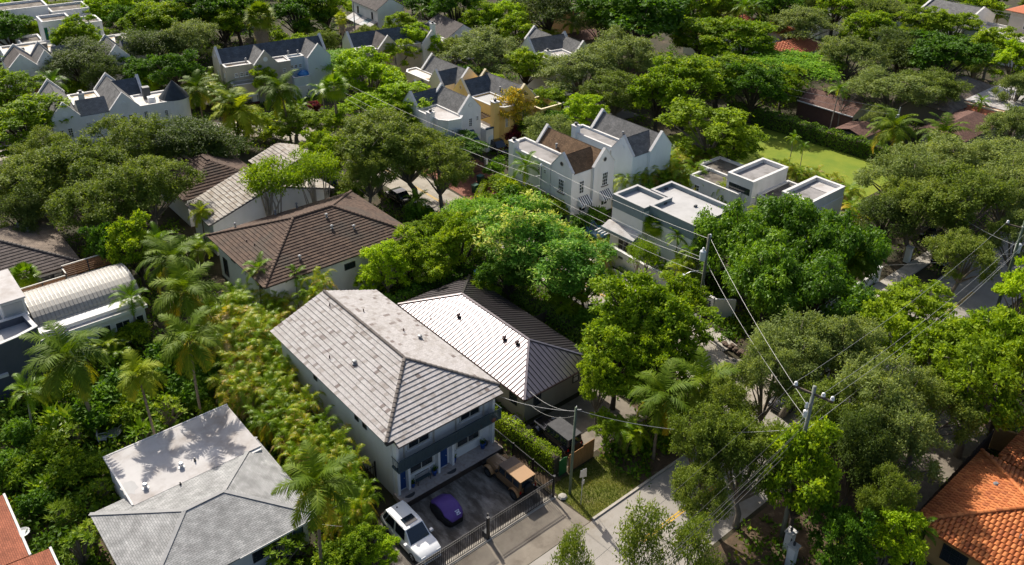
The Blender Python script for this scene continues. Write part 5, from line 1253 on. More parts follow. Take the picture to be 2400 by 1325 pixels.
def clump_proto(kind, name, seed, leaf, Hc=3.4, R=2.3, stems=9, per=6, L=2.3, nl=28, leafl=.5, leafw=.06, hang=.32, vee=.3, vr=(.05, .9), spread=.8, dry=True):
    """clustering palm: many thin stems, arching feather fronds"""
    rg = np.random.default_rng(seed); st = {'V': [], 'v': []}; m = MB()
    for s in range(stems):
        a = s*2.4+rg.normal()*.3; q = spread*math.sqrt((s+.3)/stems); x, y = q*math.cos(a), q*math.sin(a); lx, ly = x*1.9, y*1.9; h = Hc*rg.uniform(.45, .95)
        m.tube([(x*.6, y*.6, -.1), (x, y, h*.5), (lx, ly, h)], [.06, .05, .04], 6)
        vv = rg.uniform(*vr)
        for k in range(per):
            e = math.radians(82-62*(k/max(1, per-1))**.8)+rg.normal()*.1
            frond_into(st, (lx, ly, h), a+k*2.39996+rg.normal()*.25, e, L*rg.uniform(.85, 1.15), rg.uniform(1.7, 2.6), nl, leafl, leafw, hang, np.clip(vv*.65+.35*rg.uniform(*vr)+(.12 if k > per-3 else 0), 0, 1), rg, vee, rach=.025)
        for k in range(3 if dry else 0): frond_into(st, (lx, ly, h*.92), a+k*2.7+1.0, -.15, L*.75, 1.3, nl//2, leafl*.8, leafw*1.3, .7, rg.uniform(.93, 1.0), rg, .0, rach=.02)
    crown = quad_mesh('crown', np.concatenate(st['V']), np.concatenate(st['v']), leaf); me = m.mesh('stems', smooth=True); me.materials.append(MATS['stem_green'])
    add_proto(kind, name, [('stems', me), ('crown', crown)], R, Hc)

def fan_proto(kind, name, seed, leaf, Ht=6.0, R=1.9, nf=34, seg=16, skirt=0, tr=.16, el=(80, -45)):
    rg = np.random.default_rng(seed); Vs, vs = [], []; dryV, dryv = [], []
    def fan(base, az, e, L, fr, v, VV, vv):
        d = np.array([math.cos(az)*math.cos(e), math.sin(az)*math.cos(e), math.sin(e)]); s = np.array([-math.sin(az), math.cos(az), 0]); n = np.cross(s, d)
        c = np.array(base)+d*L*.5; q = s*.02
        VV.append(np.array([np.array(base)-q, np.array(base)+q, c+q, c-q])); vv.append([v])
        for k in range(seg):
            a = -2.0+4.0*(k+.5)/seg; u = d*math.cos(a)+s*math.sin(a); w = fr*2.0/seg*1.1; p = np.cross(n, u)
            tip = c+u*fr-np.array([0, 0, fr*.28*abs(math.sin(a))+fr*.12]); mid = c+u*fr*.55
            VV.append(np.array([c, mid+p*w*.5, tip, mid-p*w*.5])); vv.append([np.clip(v+rg.normal()*.06, 0, 1)])
    for k in range(nf):
        t = k/(nf-1); fan((0, 0, Ht), k*2.39996, math.radians(el[0]+(el[1]-el[0])*t)+rg.normal()*.1, R*rg.uniform(.8, 1.05), R*.52, rg.uniform(.1, .6)+.35*t*t, Vs, vs)
    for k in range(skirt):
        t = k/skirt; fan((0, 0, Ht-.2-1.6*t), k*2.39996, math.radians(-68)+rg.normal()*.1, R*.7, R*.4, rg.uniform(0, 1), dryV, dryv)
    parts = []
    m = MB().tube([(0, 0, -.2), (0, 0, .3), (.05, .03, Ht*.5), (0, 0, Ht+.1)], [tr*1.5, tr*1.1, tr, tr*.9], 9); me = m.mesh('trunk', smooth=True); me.materials.append(MATS['trunk_palm']); parts.append(('trunk', me))
    parts.append(('crown', quad_mesh('crown', np.concatenate(Vs), np.concatenate(vs), leaf)))
    if skirt: parts.append(('dead_fronds', quad_mesh('dead_fronds', np.concatenate(dryV), np.concatenate(dryv), 'leaf_dry')))
    add_proto(kind, name, parts, R, Ht)

def rosette_proto(kind, name, seed, leaf, R=1.5, Hc=1.6, nros=26, per=16, ll=.42, lw=.12, flat=.8):
    """branching shrub that carries whorls of long leaves at its tips"""
    rg = np.random.default_rng(seed); C = []; m = MB()
    for k in range(nros):
        z = rg.uniform(-.2, 1); a = k*2.39996; q = math.sqrt(max(0, 1-z*z)); p = np.array([q*math.cos(a)*R, q*math.sin(a)*R, Hc+z*R*flat])*np.array([1, 1, 1]); p[:2] *= rg.uniform(.45, .95); C.append(p)
        m.tube([(0, 0, 0), (p[0]*.5, p[1]*.5, p[2]*.6), tuple(p)], [.06, .045, .025], 5, False)
    C = np.array(C); ci = np.repeat(np.arange(nros), per); n = len(ci); a = np.tile(np.arange(per), nros)*2.39996
    e = rg.uniform(-.1, 1.1, n); d = np.stack([np.cos(a)*np.cos(e), np.sin(a)*np.cos(e), np.sin(e)], 1); l = ll*rg.uniform(.7, 1.25, n)
    nn = unit(np.array([0, 0, 1.0])-d*np.sin(e)[:, None]+rg.normal(size=(n, 3))*.12)
    V, v = leaf_arrays(C[ci]+d*l[:, None]*.5, nn, d, l, np.full(n, lw)*rg.uniform(.8, 1.2, n), np.clip(.5+rg.normal(size=n)*.22, 0, 1))
    me = m.mesh('stems', smooth=True); me.materials.append(MATS['trunk_grey'])
    add_proto(kind, name, [('stems', me), ('crown', quad_mesh('crown', V, v, leaf))], R, Hc)

for s in (1, 2, 3): tree_proto('oak', 'oak_tree', s, 'leaf_oak', 'trunk_grey', nl=18, ncl=15, nleaf=74, ll=.25, lw=.105, flat=.78, lr=.34, cs=.052, wisp=.5, crooked=.35)
for s in (4, 5): tree_proto('oakg', 'oak_tree', s, 'leaf_oak_grey', 'trunk_grey', nl=18, ncl=15, nleaf=74, ll=.25, lw=.10, flat=.76, lr=.34, cs=.052, wisp=.5, crooked=.35)
for s in (6,): tree_proto('oakd', 'oak_tree', s, 'leaf_oak_dark', 'trunk_dark', nl=18, ncl=16, nleaf=62, ll=.26, lw=.11, flat=.85, lr=.36, cs=.075, wisp=.5)
for s in (7, 8, 9): tree_proto('mid', 'broadleaf_tree', s, 'leaf_mid', 'trunk_dark', nl=20, ncl=13, nleaf=50, ll=.36, lw=.17, flat=.92, lr=.32, cs=.05, vspan=.7)
for s in (10, 11): tree_proto('bright', 'broadleaf_tree', s, 'leaf_bright', 'trunk_grey', nl=20, ncl=12, nleaf=48, ll=.37, lw=.18, flat=.92, lr=.32, cs=.048, vspan=.75)
for s in (12, 13): tree_proto('dark', 'broadleaf_tree', s, 'leaf_dark', 'trunk_dark', nl=20, ncl=13, nleaf=50, ll=.36, lw=.18, flat=.92, lr=.32, cs=.052)
for s in (14, 15): tree_proto('ficus', 'fig_tree', s, 'leaf_gloss', 'trunk_dark', R=5.5, Hc=6.0, nl=32, ncl=14, nleaf=46, ll=.38, lw=.17, flat=.78, lr=.25, cs=.045, droop=.6, vspan=.7, wisp=1.0)
for s in (16,): tree_proto('frost', 'mango_tree', s, 'leaf_frost', 'trunk_dark', R=4.5, nl=24, ncl=15, nleaf=44, ll=.36, lw=.12, flat=.8, lr=.31, cs=.055, vspan=.9)
for s in (17, 18): tree_proto('olive', 'broadleaf_tree', s, 'leaf_olive', 'trunk_grey', nl=20, ncl=12, nleaf=50, ll=.34, lw=.17, flat=.9, lr=.32, cs=.048, vspan=.7)
for s in (19,): tree_proto('poin', 'flame_tree', s, 'leaf_poinciana', 'trunk_grey', nl=22, ncl=16, nleaf=52, ll=.30, lw=.12, flat=.34, lr=.3, cs=.08, low=-.1, up=1.4)
for s in (20, 21): tree_proto('gumbo', 'gumbo_tree', s, 'leaf_mid', 'trunk_pale', nl=12, ncl=12, nleaf=40, ll=.32, lw=.15, flat=.5, lr=.36, cs=.085, fork=.3, tr=.26, crooked=.7, multi=2, low=.0)
for s in (22,): tree_proto('yellow', 'yellow_flowering_tree', s, 'leaf_yellow', 'trunk_grey', R=3, Hc=4, nl=14, ncl=11, nleaf=26, ll=.28, lw=.14, flat=.85, lr=.34, cs=.08, tr=.14, vspan=.9, multi=3)
for s in (23, 24, 25): tree_proto('shrub', 'shrub', s, 'leaf_shrub', 'trunk_dark', R=1.8, Hc=1.5, nl=9, ncl=9, nleaf=34, ll=.30, lw=.14, flat=.75, lr=.42, cs=.10, tr=.07, fork=.3, low=-.7, vspan=.8)
for s in (26,): tree_proto('croton', 'croton_shrub', s, 'leaf_croton', 'trunk_dark', R=1.6, Hc=1.3, nl=9, ncl=8, nleaf=30, ll=.32, lw=.13, flat=.8, lr=.42, cs=.11, tr=.06, fork=.3, low=-.7)
for s in (27,): tree_proto('dshrub', 'shrub', s, 'leaf_dark', 'trunk_dark', R=1.8, Hc=1.5, nl=9, ncl=9, nleaf=36, ll=.30, lw=.15, flat=.75, lr=.42, cs=.10, tr=.07, fork=.3, low=-.7)
for s in (28,): tree_proto('thin', 'olive_tree', s, 'leaf_oak', 'trunk_grey', R=3.2, Hc=4.6, nl=13, ncl=9, nleaf=34, ll=.24, lw=.10, flat=.7, lr=.36, cs=.085, tr=.14, vspan=.8)
for s in (31, 32, 33): palm_proto('coco', 'coconut_palm', s, 'leaf_coco', 6.5, 3.5, bend=.5)
for s in (34,): palm_proto('cocoy', 'coconut_palm', s, 'leaf_coco_yellow', 5.5, 2.8, nf=18, bend=.4)
for s in (35, 36): palm_proto('royal', 'feather_palm', s, 'leaf_palm_green', 6.0, 2.6, nf=15, nl=44, leafl=.62, leafw=.06, hang=.25, el=(85, -15), droop=(.8, 1.7), bend=.25, tr=.13, vee=.45, nuts=False, bark='trunk_pale', shaft='stem_green', vr=(.1, .8), old=.08)
for s in (37, 38, 39): clump_proto('areca', 'areca_palm', s, 'leaf_areca')
for s in (40,): clump_proto('arecag', 'areca_palm', s, 'leaf_palm_green', vr=(.1, .9), dry=False)
fan_proto('fan', 'fan_palm', 41, 'leaf_palm_green'); fan_proto('fanskirt', 'skirted_fan_palm', 42, 'leaf_coco', 9.0, 2.2, 40, 16, 60, .2); fan_proto('fandry', 'skirted_fan_palm', 43, 'leaf_coco_yellow', 9.0, 1.6, 26, 14, 50, .16)
for s in (44, 45): rosette_proto('plume', 'frangipani', s, 'leaf_shrub')
rosette_proto('spiky', 'dracaena', 46, 'leaf_olive', 1.3, 1.3, 18, 26, .6, .06)
rosette_proto('banana', 'bird_of_paradise', 47, 'leaf_palm_green', 1.5, 1.2, 9, 8, 1.1, .34)

CNT = {}; TREES = []
GROW = {k: 1.36 for k in ('oak', 'oakg', 'oakd', 'mid', 'bright', 'dark', 'olive', 'poin', 'frost')}; GROW.update(ficus=1.12, gumbo=1.1, shrub=1.25, dshrub=1.3, areca=1.15, arecag=1.15, coco=1.05)
def T(kind, x, y, zc, R, label, group=None, dz=0.0):
    """plant of a kind with crown radius R centred zc above the ground at x, y"""
    k = CNT.get(kind, 0); CNT[kind] = k+1
    name, parts, R0, H0 = PROTO[kind][k % len(PROTO[kind])]
    rr = random.Random(hash((round(x, 1), round(y, 1))) & 0xffff)
    o = bpy.data.objects.new(name, None); COL.objects.link(o); o.empty_display_size = .3
    o.location = (x, y, dz); o.rotation_euler = (rr.uniform(-.07, .07), rr.uniform(-.07, .07), rr.uniform(0, 6.283)); s = R*GROW.get(kind, 1.0)/R0; o.scale = (s*rr.uniform(.86, 1.12), s*rr.uniform(.86, 1.12), zc/H0*rr.uniform(.92, 1.12) if kind not in ('shrub', 'croton', 'dshrub', 'plume', 'spiky', 'banana') else s)
    if kind in ('coco', 'cocoy', 'royal', 'fan', 'fanskirt', 'fandry'):
        # crown keeps its own proportions; only the trunk is stretched
        o.scale = (1, 1, 1)
    TREES.append((x, y, s*R0))
    tag(o, label, 'palm' if kind in ('coco', 'cocoy', 'royal', 'fan', 'fanskirt', 'fandry', 'areca', 'arecag') else 'shrub' if kind in ('shrub', 'croton', 'dshrub', 'plume', 'spiky', 'banana') else 'tree', group)
    for pn, me in parts:
        c = bpy.data.objects.new(pn, me); COL.objects.link(c); c.parent = o
        if kind in ('coco', 'cocoy', 'royal', 'fan', 'fanskirt', 'fandry'):
            if pn == 'trunk': c.scale = (s, s, zc/H0)
            else: c.scale = (s, s, s); c.location = (0, 0, zc-H0*s)
    return o

# ------------------------------------------------------------------ fences, gate, hedge-side ironwork
def pickets(h, p, q, z0, z1, gap, mat='iron_black', r=.02, spear=False):
    p, q = Vector(p), Vector(q); L = (q-p).length; n = int(L/gap); d = (q-p).normalized()
    m = MB().box(-r, r, -r, r, 0, z1-z0)
    if spear: m.lathe((0, 0, z1-z0), [(r*1.6, 0), (r*1.8, .04), (.003, .12)], 5)
    me = m.mesh('picket'); me.materials.append(MATS[mat]); off = OFF[h.name]
    for k in range(1, n):
        a = p+d*(L*k/n); inst('picket', me, h, (a.x-off[0], a.y-off[1], z0))
F = thing('gate', 'left half of the black iron driveway gate, behind the white car', 'gate', (23.6, 32.45, 0))
def gate_leaf(F, x0, x1):
    y = 32.45
    pickets(F, (x0, y, 0), (x1, y, 0), .16, 1.84, .15)
    MB().box(x0, x1, y-.025, y+.025, 1.74, 1.79).build('rail', 'iron_lit', F); MB().box(x0, x1, y-.025, y+.025, .11, .16).build('rail', 'iron_black', F); MB().box(x0, x1, y-.022, y+.022, 1.56, 1.59).build('rail', 'iron_black', F)
gate_leaf(F, 19.8, 26.35)
F = thing('gate', 'right half of the black iron driveway gate, behind the bronze off-road car', 'gate', (29.6, 32.45, 0))
gate_leaf(F, 26.75, 32.45)
for x, w, lb in ((26.55, .09, 'double black gate post with drive motor in the middle of the iron gate'), (32.58, .06, 'black corner post where the gate meets the side fence')):
    p = thing('gate_post', lb, 'post', (x, 32.45, 0)); MB().box(x-w, x+w, 32.38, 32.52, 0, 2.0).build('post', 'iron_black', p); MB().box(x-w-.02, x+w+.02, 32.36, 32.54, 2.0, 2.05).build('cap', 'iron_lit', p)
    if w > .08:
        MB().box(x+.12, x+.2, 32.6, 32.74, 0, 2.1).build('post', 'iron_black', p); MB().box(x-.12, x+.28, 32.55, 32.9, .05, .55).build('motor', 'ac_dark', p); MB().box(x-.1, x+.2, 32.5, 32.52, .5, .56).build('chain_guard', 'galvanised', p)
F = thing('fence', 'black iron side fence from the porch to the gate corner', 'fence', (32.65, 36, 0))
pickets(F, (32.68, 32.55, 0), (32.68, 39.4, 0), .12, 1.8, .15, 'iron_black')
for z in (1.72, .12): MB().box(32.655, 32.705, 32.52, 39.4, z, z+.05).build('rail', 'iron_black', F)
for y in (34.8, 37.0, 39.4): MB().box(32.62, 32.74, y-.05, y+.05, 0, 1.86).build('post', 'iron_black', F)
F = thing('fence', 'short black iron gate with spear tips left of the grey house', 'gate', (22.9, 42, 0))
pickets(F, (21.8, 42.0, 0), (23.75, 42.0, 0), .1, 1.55, .2, 'iron_black', .02, True)
for z in (1.3, .25): MB().box(21.8, 23.75, 41.98, 42.02, z, z+.05).build('rail', 'iron_black', F)
for x in (21.8, 23.7): MB().box(x-.05, x+.05, 41.95, 42.05, 0, 1.75).build('post', 'iron_black', F)
F = thing('fence', 'orange brown plank fence beside the parked black off-road car', 'fence', (36.4, 33.6, 0))
for k in range(9):
    x = 35.15+k*.295; MB().box(x, x+.285, 33.55+.006*(k % 2), 33.59+.006*(k % 2), 0, 1.65 if k < 5 else 1.78).build('plank', 'wood_fence', F)
for z in (.4, 1.3): MB().box(35.15, 37.8, 33.6, 33.66, z, z+.09).build('rail', 'wood_fence', F)
F = thing('garden_screen', 'curved dark green slatted screen at the end of the hedge', 'screen', (34.7, 33.7, 0))
m = MB()
for k in range(5): a = 34.3+.16*k; MB().box(a, a+.155, 33.68, 33.72, 0, 1.45+.12*math.sin(math.pi*(k+.5)/5)).build('slat', 'green_panel', F)
F = thing('gate', 'dark wooden gate boards at the right eave of the metal roof', 'gate', (45.5, 49, 0))
for k in range(7): MB().box(45.0+.22*k, 45.2+.22*k, 48.5, 48.54, 0, 1.9).build('plank', 'wood_dark', F)
for x in (45.0, 46.5): MB().box(x-.06, x+.06, 48.4, 48.5, 0, 2.1).build('post', 'wood_dark', F)
F = thing('gate', 'black iron gate across the brick drive', 'gate', (63, 81.5, 0))
pickets(F, (61.4, 80.6, 0), (65.0, 80.4, 0), .1, 1.5, .16, 'iron_black', .016)
for z in (1.45, .15): MB().box(61.4, 65.0, 80.48, 80.52, z, z+.05).build('rail', 'iron_black', F)
for x in (61.3, 65.1): MB().box(x-.18, x+.18, 80.3, 80.7, 0, 1.6).build('pier', 'white_wall', F)
# street side stones
W2 = thing('stone_wall', 'low dark stone kerb wall by the cross street corner', 'wall', (56.7, 34.2, 0))
rs = random.Random(9); me = []
for v in range(4):
    b = MB(); b.lathe((0, 0, 0), [(.12, -.09), (.17, -.02), (.15, .07), (.06, .12)], 7); q = b.mesh('stone'); q.materials.append(MATS['stone_dark']); me.append(q)
for k in range(44):
    t = rs.random(); x = 57.5-.2*t+rs.uniform(-.16, .16); y = 36.2-3.2*t+rs.uniform(-.1, .1); o = inst('stone', me[k % 4], W2, (x-56.7, y-34.2, .1+.17*(k % 3))); o.rotation_euler = (0, 0, rs.uniform(0, 6)); o.scale = (1.3, 1.1, 1)
for i, (x, y, lb) in enumerate(((56.1, 34.9, 'white kerb stone nearest the transformer pole'), (56.25, 34.2, 'second white kerb stone by the cross street'), (56.4, 33.5, 'white kerb stone nearest the street corner'))):
    s = MB().lathe((x, y, .02), [(.16, 0), (.2, .08), (.13, .18), (.03, .21)], 8).build('kerb_stone', 'stone_pale'); tag(s, lb, 'stone', 'white stones along the cross street kerb')
s = MB().lathe((33.1, 32.0, 0), [(.26, 0), (.36, .08), (.26, .2), (.08, .24)], 7).build('boulder', 'stone_pale'); tag(s, 'pale boulder beside the gate corner post', 'stone')

# ------------------------------------------------------------------ vehicles
def wheel(h, x, y, r, w, loc, side, rim='rim_silver'):
    """wheel with its axle along y in car space"""
    prof = [(r*.62, -w/2), (r*.92, -w/2), (r, -w*.36), (r, w*.36), (r*.92, w/2), (r*.62, w/2)]
    def ring(mb, prof, n=16, cap=False):
        base = len(mb.v)
        for pr, py in prof:
            for k in range(n):
                t = 2*math.pi*k/n; mb.v.append((loc[0]+x+pr*math.cos(t), loc[1]+y+py, loc[2]+r+pr*math.sin(t)))
        for i in range(len(prof)-1):
            for k in range(n):
                k2 = (k+1) % n; mb.f.append([base+i*n+k, base+i*n+k2, base+(i+1)*n+k2, base+(i+1)*n+k]); mb.uv.append([(0, 0)]*4); mb.a.append(0)
        if cap:
            for i, rv in ((0, True), (len(prof)-1, False)):
                q = [base+i*n+k for k in range(n)]; mb.f.append(q[::-1] if rv else q); mb.uv.append([(0, 0)]*n); mb.a.append(0)
        return mb
    t = ring(MB(), prof+[prof[0]]).build('wheel', 'rubber', h, smooth=False)
    rm = ring(MB(), [(r*.62, -w*.42), (r*.62, w*.42)], cap=True)
    rm.build('rim', 'ac_dark', t)
    for k in range(5):
        a = 2*math.pi*k/5; yy = loc[1]+y+side*w*.44
        MB().beam((loc[0]+x, yy, loc[2]+r), (loc[0]+x+r*.6*math.cos(a), yy, loc[2]+r+r*.6*math.sin(a)), .02, r*.16, (0, 1, 0)).build('spoke', rim, t)
def loft(mb, secs):
    n = len(secs[0]); base = len(mb.v)
    for s in secs: mb.v += [tuple(p) for p in s]
    for i in range(len(secs)-1):
        for k in range(n):
            k2 = (k+1) % n; mb.f.append([base+i*n+k, base+i*n+k2, base+(i+1)*n+k2, base+(i+1)*n+k]); mb.uv.append([(0, 0)]*4); mb.a.append(0)
    mb.f.append([base+k for k in reversed(range(n))]); mb.uv.append([(0, 0)]*n); mb.a.append(0)
    j = base+(len(secs)-1)*n; mb.f.append([j+k for k in range(n)]); mb.uv.append([(0, 0)]*n); mb.a.append(0)
    return mb
def car(label, loc, rz, paint, L=4.6, W=1.85, Hh=1.5, suv=False, cat='car', group=None, roof_glass=False, rails=False):
    """car along +x; lower body, cabin, glass, lamps and wheels"""
    lx, ly, lz = loc[0], loc[1], 0.03
    h = thing('parked_car', label, cat, (lx, ly, lz), rz, group)
    f, r = L/2, -L/2; zs = Hh*.56; hw = W/2
    def sec(x, w, zb, zt): return [(lx+x, ly-w*.88, lz+zb), (lx+x, ly+w*.88, lz+zb), (lx+x, ly+w, lz+zb+.16), (lx+x, ly+w*1.0, lz+zb+(zt-zb)*.62), (lx+x, ly+w*.9, lz+zt), (lx+x, ly-w*.9, lz+zt), (lx+x, ly-w*1.0, lz+zb+(zt-zb)*.62), (lx+x, ly-w, lz+zb+.16)]
    hood = zs*(.98 if suv else .9)
    S = [sec(r, hw*.82, .42, zs*.93), sec(r+.08, hw*.93, .30, zs), sec(r+.6, hw*.99, .22, zs*1.02), sec(-.3, hw, .20, zs), sec(f-1.35, hw, .20, zs*.99), sec(f-.7, hw*.98, .22, hood), sec(f-.2, hw*.9, .24, hood*.9), sec(f, hw*.76, .34, hood*.72)]
    loft(MB(), S).build('body', paint, h, smooth=True, bevel=.05)
    c0, c1, c2, c3 = (f-1.3, f-2.05, r+(.55 if suv else 1.05), r+(.12 if suv else .45))
    def cs(x, w, z): return [(lx+x, ly-w, lz+z), (lx+x, ly+w, lz+z)]
    zr = Hh; wr = hw*.74; wb = hw*.9
    P = {'fb': c0, 'fr': c1, 'rr': c2, 'rb': c3}
    top = [(c1, wr*.97, zr-.03), (c1-.5, wr, zr), (c2+.5, wr, zr-.01), (c2, wr*.95, zr-.05)]
    m = MB()
    ring = lambda x, wq, z: ((lx+x, ly-wq, lz+z), (lx+x, ly+wq, lz+z))
    base = [(c0, wb*.93, zs*.97), (c0-.55, wb, zs*.99), (c3+.5, wb, zs*.99), (c3, wb*.92, zs*.97)]
    for i in range(3):
        a0, a1 = ring(*top[i]); b0, b1 = ring(*top[i+1]); m.face([a0, b0, b1, a1])
        e0, e1 = ring(*base[i]); g0, g1 = ring(*base[i+1]); m.face([a0, e0, g0, b0]); m.face([a1, b1, g1, e1])
    a0, a1 = ring(*top[0]); e0, e1 = ring(*base[0]); m.face([a0, a1, e1, e0]); a0, a1 = ring(*top[3]); e0, e1 = ring(*base[3]); m.face([a0, e0, e1, a1])
    cab = m.build('cabin', paint, h, bevel=.04)
    def lerp(p, q, t): return tuple(p[i]+(q[i]-p[i])*t for i in range(3))
    def pane(A, B, C, D, name, ins=.07):
        cx = [sum(q[i] for q in (A, B, C, D))/4 for i in range(3)]; pts = [lerp(q, cx, ins) for q in (A, B, C, D)]
        n = (Vector(pts[1])-Vector(pts[0])).cross(Vector(pts[2])-Vector(pts[0])).normalized(); mid = Vector((lx, ly, lz+zs))
        if n.dot(Vector(cx)-mid) < 0: n = -n; pts = pts[::-1]
        MB().slab([tuple(Vector(q)+n*.018) for q in pts], .012).build(name, 'car_glass', h)
    a0, a1 = ring(*top[0]); e0, e1 = ring(*base[0]); pane(a0, a1, e1, e0, 'windscreen', .1)
    a0, a1 = ring(*top[3]); e0, e1 = ring(*base[3]); pane(a0, e0, e1, a1, 'rear_window', .14)
    for s in (0, 1):
        tp = [ring(*t)[s] for t in top]; bs = [ring(*t)[s] for t in base]
        pane(tp[0], bs[1], lerp(bs[1], bs[2], .48), lerp(tp[1], tp[2], .42), 'side_window', .08); pane(lerp(tp[1], tp[2], .47), lerp(bs[1], bs[2], .53), lerp(bs[1], bs[2], .98), tp[2], 'side_window', .09)
        if suv: pane(tp[2], bs[2], lerp(bs[2], bs[3], .7), lerp(tp[2], tp[3], .7), 'side_window', .14)
        sg = -1 if s == 0 else 1
        MB().box(lx+c0-.35, lx+c0-.15, ly+sg*(hw*.96)-.0 if sg > 0 else ly-hw*.96-.2, ly+hw*.96+.2 if sg > 0 else ly-hw*.96, lz+zs*.98, lz+zs*.98+.16).build('mirror', paint, h, bevel=.03)
        for x in (f-.95, r+.9): wheel(h, x, sg*(hw-.11), .36 if suv else .33, .23, (lx, ly, lz), sg)
        MB().box(lx+f-.3, lx+f-.1, ly+sg*hw*.62-.17, ly+sg*hw*.62+.17, lz+hood*.66, lz+hood*.86).build('headlight', 'lamp_clear', h, bevel=.03)
        MB().box(lx+r-.02, lx+r+.1, ly+sg*hw*.72-.12, ly+sg*hw*.72+.12, lz+zs*.62, lz+zs*.92).build('tail_light', 'lamp_red', h, bevel=.02)
        if rails: MB().beam((lx+c1-.3, ly+sg*wr*.92, lz+zr+.03), (lx+c2+.3, ly+sg*wr*.92, lz+zr+.02), .04, .04).build('roof_rail', 'paint_white' if paint == 'paint_white' else 'rim_silver', h)
    MB().box(lx+f-.06, lx+f+.03, ly-hw*.55, ly+hw*.55, lz+.42, lz+hood*.66).build('grille', 'ac_dark', h, bevel=.02)
    MB().box(lx+f-.05, lx+f+.045, ly-hw*.7, ly+hw*.7, lz+.27, lz+.36).build('bumper', paint, h, bevel=.02)
    if roof_glass: MB().box(lx+c1-.95, lx+c1-.22, ly-wr*.62, ly+wr*.62, lz+zr+.002, lz+zr+.02).build('sunroof', 'car_glass', h)
    if suv: MB().lathe((lx+c2+.35, ly, lz+zr), [(.06, -.02), (.05, .04), (.01, .11)], 6).build('antenna_fin', 'iron_black', h)
    return h
car('white family car with sunroof parked nose to the gate', (22.5, 35.7), -90, 'paint_white', 4.95, 1.95, 1.74, True, roof_glass=True, rails=True)
def offroader(label, loc, rz, paint, top1, top2, soft=False):
    lx, ly, lz = loc[0], loc[1], .03; h = thing('off_road_car', label, 'car', (lx, ly, lz), rz)
    B = lambda x0, x1, w, z0, z1: MB().box(lx+x0, lx+x1, ly-w, ly+w, lz+z0, lz+z1)
    B(-2.0, .55, .78, .55, 1.12).build('body', paint, h, bevel=.04)
    m = MB(); loft(m, [[(lx+x, ly-w, lz+.6), (lx+x, ly+w, lz+.6), (lx+x, ly+w, lz+z-.08), (lx+x, ly+w*.8, lz+z), (lx+x, ly-w*.8, lz+z), (lx+x, ly-w, lz+z-.08)] for x, w, z in ((.56, .74, 1.14), (1.3, .68, 1.12), (2.0, .6, 1.06))]); m.build('bonnet', paint, h, bevel=.03)
    B(2.0, 2.06, .56, .62, 1.02).build('grille', 'ac_dark', h); B(2.08, 2.26, .8, .5, .7).build('bumper', 'rubber', h, bevel=.03); B(-2.2, -2.02, .8, .5, .7).build('bumper', 'rubber', h, bevel=.03)
    for s in (-1, 1): MB().box(lx+.7, lx+1.3, ly+s*.28-.06, ly+s*.28+.06, lz+1.12, lz+1.16).build('bonnet_vent', paint, h, bevel=.02)
    m = MB(); c = [(.62, .74, 1.13), (.34, .67, 1.74), (-1.95, .67, 1.74), (-2.0, .74, 1.13)]
    pr = [[(lx+x, ly-w, lz+z), (lx+x, ly+w, lz+z)] for x, w, z in c]
    for i in range(3): m.face([pr[i][0], pr[i+1][0], pr[i+1][1], pr[i][1]])
    for s in (0, 1): q = [pr[i][s] for i in range(4)]; m.face(q if s else q[::-1])
    m.face([pr[0][0], pr[0][1], pr[3][1], pr[3][0]]); m.build('cabin', 'canvas_grey' if soft else paint, h, bevel=.03)
    MB().box(lx-.42, lx+.4, ly-.71, ly+.71, lz+1.742, lz+1.80).build('roof_front', top1, h, bevel=.025); MB().box(lx-2.0, lx-.43, ly-.71, ly+.71, lz+1.742, lz+1.81).build('roof_rear', top2, h, bevel=.025)
    MB().slab([(lx+.615, ly-.64, lz+1.18), (lx+.615, ly+.64, lz+1.18), (lx+.39, ly+.6, lz+1.68), (lx+.39, ly-.6, lz+1.68)], .012).build('windscreen', 'car_glass', h)
    for s in (-1, 1):
        for x0, x1 in ((-.32, .3), (-1.12, -.44), (-1.85, -1.24)):
            a = [(lx+x0, ly+s*.745, lz+1.2), (lx+x1, ly+s*.745, lz+1.2), (lx+x1-.02, ly+s*.70, lz+1.66), (lx+x0+.02, ly+s*.70, lz+1.66)]
            MB().slab([(p[0], p[1]+s*.01, p[2]) for p in (a if s < 0 else a[::-1])], .012).build('side_window', 'car_glass', h)
        for x in (1.42, -1.5):
            wheel(h, x, s*.8, .41, .3, (lx, ly, lz), s, 'ac_dark')
            m = MB(); N = 6; pts = []
            for k in range(N+1): t = math.pi*(.08+.84*k/N); pts.append((x+.52*math.cos(t), .42+.5*math.sin(t)))
            for k in range(N): (xa, za), (xb, zb) = pts[k], pts[k+1]; m.hexa([(lx+xa, ly+s*.66, lz+za), (lx+xb, ly+s*.66, lz+zb), (lx+xb, ly+s*.97, lz+zb), (lx+xa, ly+s*.97, lz+za), (lx+xa, ly+s*.66, lz+za+.06), (lx+xb, ly+s*.66, lz+zb+.06), (lx+xb, ly+s*.97, lz+zb+.06), (lx+xa, ly+s*.97, lz+za+.06)])
            m.build('fender', top2 if not soft else paint, h)
        MB().box(lx-1.0, lx+.9, ly+s*.82-.06, ly+s*.82+.06, lz+.42, lz+.5).build('side_step', 'rubber', h)
        MB().box(lx+2.0, lx+2.05, ly+s*.42-.1, ly+s*.42+.1, lz+.78, lz+.98).build('headlight', 'lamp_clear', h); MB().box(lx-2.05, lx-2.0, ly+s*.7-.07, ly+s*.7+.07, lz+.75, lz+.98).build('tail_light', 'lamp_red', h)
        MB().box(lx+.38, lx+.52, ly+s*.86-.1, ly+s*.86+.1, lz+1.15, lz+1.33).build('mirror', 'rubber', h)
